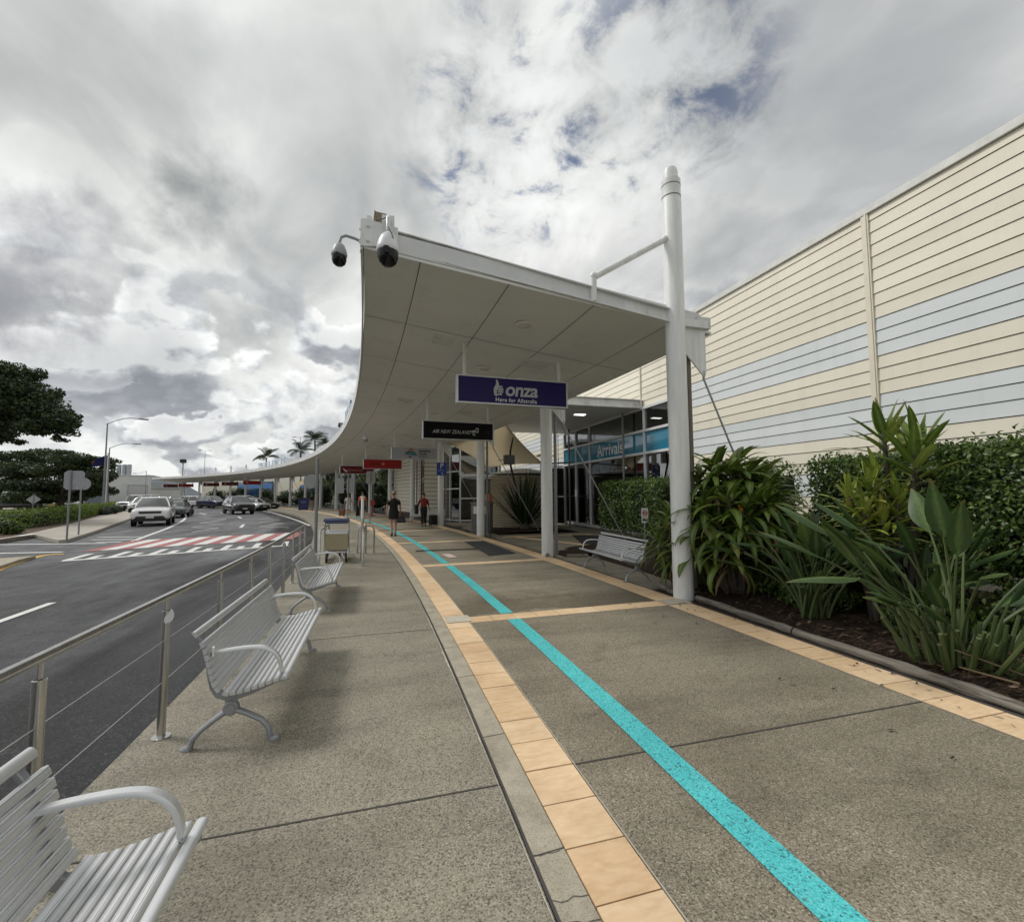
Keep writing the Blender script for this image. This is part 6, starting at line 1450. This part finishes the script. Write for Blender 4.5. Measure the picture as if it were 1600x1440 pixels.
bl = [(tuple(np.array(c)-off), r) for c, r in bl]
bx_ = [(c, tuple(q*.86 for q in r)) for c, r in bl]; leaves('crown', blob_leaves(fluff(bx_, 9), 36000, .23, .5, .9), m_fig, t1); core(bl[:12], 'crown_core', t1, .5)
tops = [bl[i][0] for i in (0, 1, 2, 8, 11, 3)]
trunk([([(0, 0, -.2), (.1, .1, 1.4), (.3, 0, 2.6)], [.55, .42, .38])]+[([(.3, 0, 2.5), (.3+.5*(c[0]-.3), .5*c[1], 2.5+.62*(c[2]-2.5)), c], [.26, .15, .05]) for c in tops], 'trunk', t1)
# the broad umbrella tree farther back
t2 = thing('tree', (0, 0, 0), 'broad umbrella shaped dark green tree standing behind the clipped hedge', 'tree', 'spreading trees on the left')
D2 = 58.; bl = []
for u, v, ru, rv in ((30, 716, 34, 10), (70, 711, 38, 10), (110, 716, 36, 10), (148, 724, 26, 10), (168, 742, 13, 14), (45, 733, 42, 13), (100, 735, 44, 14), (145, 745, 30, 14), (25, 752, 28, 12), (60, 758, 40, 14), (110, 762, 42, 14), (150, 766, 22, 10), (12, 770, 16, 9), (40, 776, 34, 9), (85, 778, 36, 8), (8, 722, 14, 5), (4, 740, 8, 4), (3, 757, 7, 4)):
    dd = D2+random.uniform(-3, 3.5); p = atD(u, v, dd); bl.append((tuple(p), (ru/F_*dd, ru/F_*dd*1.0, rv/F_*dd)))
p0 = atD(95, 771, D2); t2.location = (p0[0], p0[1], 0); off = np.array([p0[0], p0[1], 0]); bl = [(tuple(np.array(c)-off), r) for c, r in bl]
bx_ = [(c, (r[0]*.88, r[1]*.88, r[2]*.95)) for c, r in bl]; leaves('crown', blob_leaves(fluff(bx_, 9), 40000, .34, .45, .7), m_fig, t2); core(bl[5:12], 'crown_core', t2, .66)
trunk([([(0, 0, -.2), (0, 0, 1.0), (.2, 0, 1.8)], [.5, .4, .38])]+[([(.1, 0, 1.5), (c[0]*.5, c[1]*.4, 2.6), (c[0], c[1], c[2])], [.25, .16, .06]) for c, r in bl[5:12]], 'trunk', t2)
for u, lab in ((52, 'slim trunk with low dark crown at the left of the umbrella tree'), (128, 'small rounded dark tree right of the umbrella tree trunk')):
    p = atD(u, 771, 70); t = thing('tree', (p[0], p[1], 0), lab, 'tree', 'spreading trees on the left'); q = [((0, 0, 2.2), (2.4, 2.4, 1.0)), ((1.2, 0, 2.9), (1.8, 1.8, .9)), ((-1.2, .4, 2.8), (1.8, 1.8, .9))]
    leaves('crown', blob_leaves(q, 2600, .34, .5), m_fig, t); core(q, 'crown_core', t, .65); trunk([([(0, 0, -.1), (.1, 0, 1.2), (0, 0, 2.4)], [.2, .16, .1])], 'trunk', t)
# hedges
def hedge(name, label, path, hw, z0, z1, size, n, mat, cat='hedge', grp=None, top_jit=.05, stems=0, asp=.5):
    path = [Vector((p[0], p[1], 0)) for p in path]; o0 = path[0].copy(); path = [p-o0 for p in path]
    t = thing(name, (o0.x, o0.y, 0), label, cat, grp); seg = [(path[i+1]-path[i]).length for i in range(len(path)-1)]; tot = sum(seg)
    def pos(d):
        for i, s in enumerate(seg):
            if d <= s or i == len(seg)-1:
                u = (path[i+1]-path[i]).normalized(); return path[i]+u*d, Vector((-u.y, u.x, 0))
            d -= s
    H__ = z1-z0; A_top, A_side = 2*hw*tot, H__*tot; P_ = []; N_ = []
    for _ in range(n):
        d = random.random()*tot; q, nn = pos(d); r = random.random()*(A_top+2*A_side+4*hw*H__)
        j = random.gauss(0, top_jit)-abs(random.gauss(0, top_jit*.8)); bump = .10*mnoise.noise(Vector((d*1.4, z1, 3)))+.06*mnoise.noise(Vector((d*4.2, z1, 7)))
        if r < A_top:
            e = random.uniform(-1, 1); P_.append(q+nn*hw*e+Vector((0, 0, z1+bump+j*1.3-.10*max(0, abs(e)-.75)/.25))); N_.append((0, 0, 1))
        elif r < A_top+2*A_side:
            s = -1 if random.random() < .5 else 1; z = z0+H__*random.random()**.9; b2_ = .09*mnoise.noise(Vector((d*1.6, z*2.0, s*5)))+.05*mnoise.noise(Vector((d*5, z*5, s*5)))
            P_.append(q+nn*s*(hw+b2_+j)+Vector((0, 0, z))); N_.append(nn*s+Vector((0, 0, .3)))
        else:
            s = 0 if random.random() < .5 else 1; q, nn = pos(0 if s == 0 else tot); u = Vector((nn.y, -nn.x, 0)); u = -u if s == 0 else u; e = random.uniform(-1, 1); z = z0+H__*random.random(); P_.append(q+nn*hw*e+u*(j+.05*mnoise.noise(Vector((e*4, z*4, s))))+Vector((0, 0, z))); N_.append(u)
    leaves('foliage', cards(np.array([tuple(p) for p in P_]), np.array([tuple(p) for p in N_]), size, asp, .75, .15), mat, t)
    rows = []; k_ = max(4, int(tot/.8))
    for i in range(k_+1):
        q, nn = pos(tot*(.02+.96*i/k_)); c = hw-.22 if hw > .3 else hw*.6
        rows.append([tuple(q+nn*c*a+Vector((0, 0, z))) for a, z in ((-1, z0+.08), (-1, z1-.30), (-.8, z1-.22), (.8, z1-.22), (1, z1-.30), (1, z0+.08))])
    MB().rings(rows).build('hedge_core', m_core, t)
    if stems:
        mb = MB()
        for i in range(stems):
            q, nn = pos(tot*random.random()); b_ = q+nn*random.uniform(-hw*.6, hw*.6); top = b_+Vector((random.uniform(-.2, .2), random.uniform(-.2, .2), z0+.35)); mb.tube([b_+Vector((0, 0, .02)), b_.lerp(top, .5)+Vector((random.uniform(-.04, .04), 0, 0)), top], [.022, .018, .014], 6)
        mb.build('stem', m_bark, t)
    return t
hz0 = [(-150, 846), (0, 829), (60, 822), (110, 812.5), (150, 803), (176, 797)]
hp_ = []
for u, v in hz0:
    a = gnd(u, v, 0); b = a/np.linalg.norm(a[:2])*(np.linalg.norm(a[:2])+.55); hp_.append((b[0], b[1]))
hedge('clipped_hedge', 'long bright green clipped hedge on the island opposite', hp_, .55, .05, .88, .12, 18000, m_hedgeL)
for u, v, s, lab in ((156, 804.5, .5, 'grey green mound nearest the clipped hedge end'), (168, 803, .62, 'second grey green mound at the hedge end'), (177, 800.5, .55, 'third grey green mound by the island path'), (184, 798, .5, 'last grey green mound towards the parked cars'), (-2, 836, .55, 'small round green bush at the left edge before the hedge')):
    a = gnd(u, v, 0); t = thing('low_shrub', (a[0], a[1]+.4, 0), lab, 'shrub', 'low shrubs on the island'); q = [((0, 0, s*.55), (s, s, s*.7)), ((s*.5, .1, s*.4), (s*.6, s*.6, s*.5))]
    leaves('foliage', blob_leaves(q, 900, .10, .35), m_hedgeL if u < 0 else leafmat('grey_green_leaves', [(.04, .06, .035), (.08, .105, .065), (.12, .14, .09)]), t); core(q, 'core', t, .75)
hedge('murraya_hedge', 'tall glossy clipped hedge at the right edge in front of the boards', [(7.0, -1.6), (6.9, 3.75)], .78, .62, 2.12, .058, 70000, m_hedgeR, stems=26)
hedge('murraya_hedge', 'darker clipped hedge between the strappy plant and the lime leaved plant', [(7.75, 4.3), (7.75, 6.35)], .55, .35, 2.14, .08, 14000, m_hedgeR, stems=8)
hedge('murraya_hedge', 'short hedge top peeping out behind the big strappy plant', [(7.9, 7.5), (7.9, 8.7)], .5, .3, 2.15, .075, 4000, m_hedgeR, stems=5)
hedge('entrance_hedge', 'square clipped hedge in front of the arrivals glazing behind the bench', [(8.25, 11.6), (8.35, 15.6)], .55, .25, 1.98, .085, 14000, m_hedgeR, stems=6)
# strap leaves
class RB:
    def __init__(s): s.v = []; s.f = []; s.al = []; s.rb = []
    def leaf(s, base, az, el, length, width, droop, n=7, fold=.25, wprof=None, twist=0.):
        base = Vector(base); p = base.copy(); e = el; o = len(s.v); st = length/n; side0 = Vector((-math.sin(az), math.cos(az), 0))
        for i in range(n+1):
            s.al += [i/n]*3; s.rb += [0., 1., 0.]; t = i/n; w = width/2*(wprof(t) if wprof else (min(1., .35+t*3.2))*(1-t**3.2)**.8)
            d = Vector((math.cos(az)*math.cos(e), math.sin(az)*math.cos(e), math.sin(e))); nrm = d.cross(side0).normalized()*-1
            sd_ = (side0*math.cos(twist*t)+nrm*math.sin(twist*t))
            s.v += [tuple(p-sd_*w+nrm*w*fold), tuple(p), tuple(p+sd_*w+nrm*w*fold)]
            if i < n: s.f += [(o+i*3, o+i*3+1, o+i*3+4, o+i*3+3), (o+i*3+1, o+i*3+2, o+i*3+5, o+i*3+4)]
            p = p+d*st; e -= droop*st*(0.35+1.3*t)
        return p
    def build(s, name, mat, parent):
        o = MB().add(s.v, s.f).build(name, mat, parent, smooth=80)
        for n_, q in (('along', s.al), ('rib', s.rb)): o.data.attributes.new(n_, 'FLOAT', 'POINT').data.foreach_set('value', q)
        return o
def strappy(loc, label, heads, lmat, leaf_len, leaf_w, per=22, droop=2.6, cat='plant', rnd=1, grp=None, stem=True, els=(-.1, 1.35), dry=0):
    random.seed(rnd); t = thing('strappy_plant', loc, label, cat, grp); rb = RB(); st = MB(); dr = RB()
    for hx, hy, hz_ in heads:
        for i in range(per):
            u = i/per; az = i*2.39996+random.uniform(-.3, .3); el = els[0]+(els[1]-els[0])*u**1.1+random.uniform(-.15, .15); L_ = leaf_len*random.uniform(.75, 1.15)*(1-.25*u); zz3 = hz_-.30+.34*u
            rb.leaf((hx, hy, zz3), az, el, L_, leaf_w*random.uniform(.8, 1.15), droop*random.uniform(.7, 1.3)*(1-.35*u), 7, .22, None, random.uniform(-.5, .5))
        for i in range(dry): dr.leaf((hx, hy, hz_-.35), random.uniform(0, 6.28), -.3, leaf_len*.8, leaf_w*.6, 3., 5, .4)
        if stem: st.tube([(hx*.3, hy*.3, 0), (hx*.7, hy*.7, hz_*.5), (hx, hy, hz_+.02)], [.035, .03, .022], 7)
    rb.build('leaves', lmat, t)
    if stem: st.build('stem', m_bark, t)
    if dry: dr.build('dry_leaves', m_dry, t)
    return t
random.seed(5)
hd_ = []
for _ in range(52):
    a = random.uniform(0, 6.28); r = .76*math.sqrt(random.random()); hd_.append((r*math.cos(a), r*math.sin(a)*.8, 2.12-1.55*(r/.72)**2*random.uniform(.35, 1.)-random.uniform(0, .2)))
strappy((5.36, 6.02, .05), 'large dark green strappy plant spilling around the foot of the tall mast', hd_, m_corn, .74, .118, 17, 3.6, rnd=3, els=(-.45, 1.05), grp='strappy leaved plants', dry=1)
strappy((4.92, 6.85, .05), 'smaller strappy plant drooping over the end of the bench', [(-.2, .1, .9), (.0, .2, 1.12), (.14, .0, 1.15), (.05, -.2, .95), (-.15, -.12, .72), (-.02, .02, .62), (-.28, .25, .75)], m_corn, .66, .062, 26, 3.4, rnd=8, els=(-.3, 1.1), grp='strappy leaved plants')
strappy((5.95, 4.10, .05), 'tall green strappy plant rising above the lime leaves and hedge', [(.05, .1, 2.28), (.32, -.1, 2.12), (.0, -.25, 1.95)], m_corn, .66, .12, 15, 1.1, rnd=12, grp='strappy leaved plants', els=(.2, 1.5))
strappy((5.70, 4.15, .05), 'lime green and yellow strappy plant in the middle of the bed', [(-.05, 0, 1.62), (.2, .1, 1.75), (-.22, .12, 1.5), (.1, -.2, 1.42), (-.12, -.18, 1.22), (-.25, -.05, 1.3), (.25, -.1, 1.5), (.0, .15, 1.35)], m_lime, .44, .062, 26, 2.4, rnd=15, grp='strappy leaved plants')
# birds of paradise: bundles of stalks with paddle leaves
def strelitzia(loc, label, specs, nst, rnd, flower=None, cut=0, rad=.22):
    random.seed(rnd); t = thing('bird_of_paradise', loc, label, 'plant', 'bird of paradise clumps'); st = MB(); rb = RB()
    wp = lambda q: (math.sin(PI*min(1., (q**.85)*.96+.03))**.85)*(1-.25*q)*1.12
    def stalk(az, lean, L_, leaf, w, tw=0., dl=0., leafel=None):
        b_ = Vector((rad*random.random()*math.cos(az+random.uniform(-.8, .8)), rad*random.random()*math.sin(az+random.uniform(-.8, .8)), .02)); pts = []; e = PI/2-lean*.45; p = b_.copy()
        for i in range(7):
            pts.append(p.copy()); p = p+Vector((math.cos(az)*math.cos(e), math.sin(az)*math.cos(e), math.sin(e)))*L_/6; e -= lean*.16
        st.tube(pts, [.019, .017, .015, .013, .012, .010, .009], 7)
        rb.leaf(pts[-1], az+tw, e+.1 if leafel is None else leafel, leaf, w, .9+dl, 8, .38, wp, random.uniform(-.7, .7))
    for az, lean, L_, leaf, w, *x in specs: stalk(az, lean, L_, leaf, w, *x)
    for i in range(nst): stalk(random.uniform(0, 6.28), random.uniform(.15, .85), random.uniform(.45, 1.05), random.uniform(.34, .55), random.uniform(.10, .16), random.uniform(-.3, .3), random.uniform(-.3, .5), random.uniform(.2, 1.2))
    for i in range(cut):
        az = random.uniform(0, 6.28); r = rad*random.uniform(.3, 1.3); L_ = random.uniform(.22, .5); le = random.uniform(.1, .7); b_ = Vector((r*math.cos(az), r*math.sin(az), .02)); st.tube([b_, b_+Vector((math.cos(az)*math.sin(le), math.sin(az)*math.sin(le), math.cos(le)))*L_], [.022, .016], 7)
    st.build('stalk', m_petiole, t); rb.build('leaves', m_strel, t)
    if flower:
        fx, fy_, fz = flower; mb = MB().tube([(0, 0, .1), (fx*.5, fy_*.5, fz*.6), (fx, fy_, fz)], .010, 6); mb.build('flower_stalk', m_petiole, t)
        mb = MB()
        for a, l in ((1.2, .13), (1.6, .15), (2.0, .12), (.8, .10)): mb.rings([[(fx+math.cos(a)*l*q+.012*(1-q)*c, fy_+.01*s_, fz+math.sin(a)*l*q) for c, s_ in ((1, 0), (0, 1), (-1, 0), (0, -1))] for q in (0, .5, 1.)])
        o = mb.build('flower', m_flower, t, smooth=0); MB().tube([(fx-.05, fy_, fz-.005), (fx+.04, fy_, fz), (fx+.13, fy_, fz+.02)], [.006, .016, .003], 6).build('bract', m_petiole, t)
    return t
strelitzia((5.15, 4.55, .06), 'dark bird of paradise clump with low drooping leaves and one orange flower', [(PI*.85, 1.0, .9, .5, .14, 0, -.2, .3), (PI*1.25, .8, .7, .42, .12, 0, 0, .5), (PI*.7, .9, 1.0, .5, .15), (PI*1.5, .7, .8, .45, .14, 0, 0, .8)], 34, 21, flower=(-.15, .95, 1.25))
strelitzia((4.98, 2.98, .06), 'large bird of paradise clump with broad paddles and cut stalks nearest the camera', [(PI*.84, .85, 1.2, .62, .19, 0, -.2, .55), (PI*.95, .9, 1.1, .70, .18, 0, -.3, .1), (PI*.78, .65, 1.25, .64, .20, 0, -.2, .7), (PI*1.25, .35, 1.05, .5, .18, 0, .3, 1.3), (PI*1.1, .2, 1.15, .55, .19, 0, -.4, 1.2), (PI*.3, .4, 1.2, .55, .20), (PI*1.5, .3, .62, .44, .18, 0, 0., 1.15), (PI*.6, .6, 1.3, .55, .2), (PI*1.75, .6, 1.0, .5, .16), (PI*.9, .5, .95, .5, .16, 0, -.2, .9)], 20, 33, cut=46, rad=.30)
strelitzia((5.72, 3.72, .06), 'tall dark bird of paradise clump at the back between the other two', [(PI*.9, .4, 1.15, .55, .17, 0, 0, 1.0), (PI*1.3, .4, 1.1, .5, .16, 0, 0, .9)], 46, 52, rad=.34)
strelitzia((5.85, 5.25, .06), 'dark bird of paradise clump at the back beside the big strappy plant', [(PI*1.0, .5, 1.0, .5, .15, 0, 0, .8)], 44, 61, rad=.32)
# dry stalk litter
mb = MB(); random.seed(4)
for _ in range(16):
    x, y = 4.9+random.uniform(-.25, .8), 2.4+random.uniform(-.8, .6); a = random.uniform(0, PI); L_ = random.uniform(.15, .5); mb.tube([(x, y, .12), (x+L_*math.cos(a), y+L_*math.sin(a), .14+random.uniform(0, .14))], [.010, .006], 6)
struct(mb.build('dry_stalk_litter', m_dry), 'stuff')
random.seed(9)
for p, s, lab in (((5.75, 5.55), .42, 'low dark leafy shrub between the strappy plant and bird of paradise'), ((6.3, 2.9), .45, 'low green shrub in the shade below the tall glossy hedge'), ((5.9, 1.9), .38, 'small leafy shrub at the right edge below the hedge'), ((6.5, 4.6), .62, 'rounded dark shrub filling the shade behind the lime leaved plant'), ((6.6, 5.7), .6, 'rounded dark shrub in front of the darker clipped hedge'), ((6.0, 7.9), .5, 'dark shrub tucked behind the bench end of the strappy plants'), ((5.55, 4.85), .30, 'small dark shrub just behind the flowering bird of paradise'), ((5.55, 3.45), .32, 'small dark shrub between the two bird of paradise clumps')):
    t = thing('low_shrub', (*p, .05), lab, 'shrub', 'low shrubs in the garden bed'); q = [((0, 0, s*.9), (s, s, s*.75)), ((s*.4, -.2, s*.6), (s*.7, s*.7, s*.6)), ((-s*.4, .2, s*.6), (s*.7, s*.7, s*.6))]
    leaves('foliage', blob_leaves(q, 2600, .07, .45), m_hedgeR, t); core(q, 'core', t, .7)
# giant sword-leaved plant
a = gnd(820, 829); random.seed(2)
t = thing('sword_leaved_plant', (a[0], a[1], .08), 'giant dark sword leaved plant with a bent dead stalk before the tank', 'plant'); rb = RB()
for i in range(46):
    u = i/46; az = i*2.4+random.uniform(-.2, .2); el = .62+.90*u+random.uniform(-.06, .06); rb.leaf((.08*math.cos(az), .08*math.sin(az), .1+.2*u), az, el, random.uniform(2.1, 2.6), .12, .04, 6, .5, lambda q: min(1, .6+q*2)*(1-q**2.2))
rb.build('leaves', m_agave, t); MB().tube([(-.15, 0, .3), (-.42, 0, 1.9), (-.66, 0, 2.9), (-.62, 0, 3.4), (-.5, 0, 3.95)], [.05, .045, .05, .04, .03], 7).build('dead_stalk', M('dead_stalk', (.025, .02, .015), .9), t); MB().lathe([(.2, -.1), (.22, .15), (.12, .4)], (0, 0, 0), 10).build('trunk', m_bark, t)
# palms above the roof
def palm(loc, label, h, R_, n, rnd, wind=.5, grp='palms behind the canopy'):
    random.seed(rnd); t = thing('palm_tree', loc, label, 'palm', grp); V_ = []
    for i in range(n):
        az = i*2*PI/n+random.uniform(-.2, .2); el = random.uniform(.25, 1.45); L_ = R_*random.uniform(.8, 1.1); p = Vector((0, 0, h)); e = el; k_ = 26; st = L_/k_
        for j in range(k_):
            q = j/k_; d = Vector((math.cos(az)*math.cos(e)+wind*q*.6, math.sin(az)*math.cos(e), math.sin(e))).normalized(); sd_ = d.cross(Vector((0, 0, 1))).normalized(); upn = sd_.cross(d)
            if q > .12:
                ll_ = R_*.30*math.sin(PI*(q*.85+.1))
                for s in (-1, 1):
                    tip = p+(sd_*s*.85+d*.55-upn*.35+Vector((wind*.4, 0, 0))).normalized()*ll_; w = d*R_*.016; V_.append([tuple(p-w), tuple(p+w), tuple(tip+w*.2), tuple(tip-w*.2)])
            p = p+d*st; e -= (1.25+.5*random.random())*st/L_*(.4+1.2*q)
    leaves('fronds', V_, m_palm, t); trunk([([(0, 0, 0), (.15, 0, h*.5), (0, 0, h)], [.20, .14, .12])], 'trunk', t); return t
for u, v, d, R_, lab, sd_ in ((416, 715, 92, 3.3, 'windblown palm left of the others beyond the roof letters', 1), (470, 705, 80, 2.9, 'middle windblown palm above the curved roof', 2), (492, 688, 72, 2.5, 'tallest windblown palm above the curved roof', 3), (508, 695, 68, 1.9, 'smaller palm right of the tallest one behind the roof', 4)):
    p = atD(u, v, d); palm((p[0], p[1], 0), lab, p[2], R_, 17, sd_)
# lush planting behind the columns
random.seed(31)
for s, X, h, r in ((37, 6.8, 4.2, 1.6), (41, 10.6, 5.6, 2.4), (48, 11.4, 5.8, 2.6), (56, 11.2, 5.8, 2.6), (63, 11.0, 5.6, 2.6), (70, 11.2, 5.4, 2.6), (40, 8.8, 5.0, 2.1), (44, 7.2, 3.6, 1.7), (47, 9.2, 5.0, 2.2), (50, 7.2, 3.8, 1.8), (54, 9.0, 5.0, 2.3), (57, 7.2, 3.6, 1.8), (61, 8.8, 4.8, 2.3), (65, 7.4, 3.8, 1.9), (70, 8.2, 4.4, 2.2), (76, 7.6, 2.4, 1.5), (84, 8.0, 2.2, 1.6), (92, 8.2, 2.6, 1.7), (103, 8.4, 3., 2.), (110, 7.2, 2.6, 1.8)):
    x, y = cur(X, s); t = thing('tropical_shrub', (x, y, 0), 'dense dark tropical shrub in the planting behind the far columns', 'shrub', 'tropical planting behind the far columns')
    q = [((random.uniform(-.6, .6)*r, random.uniform(-.6, .6)*r, h*f_), (r*.8, r*.8, h*.28)) for f_ in (.25, .45, .6, .78)]
    leaves('foliage', blob_leaves(q, 1500, .36, .28, .7, .6), m_trop, t); core(q, 'core', t, .62); rb = RB()
    for i in range(16): rb.leaf((random.uniform(-.5, .5)*r, random.uniform(-.5, .5)*r, h*random.uniform(.5, .9)), random.uniform(0, 6.28), random.uniform(.3, 1.3), random.uniform(.9, 1.5), .16, 1.4, 6, .3)
    rb.build('fronds', m_trop, t)
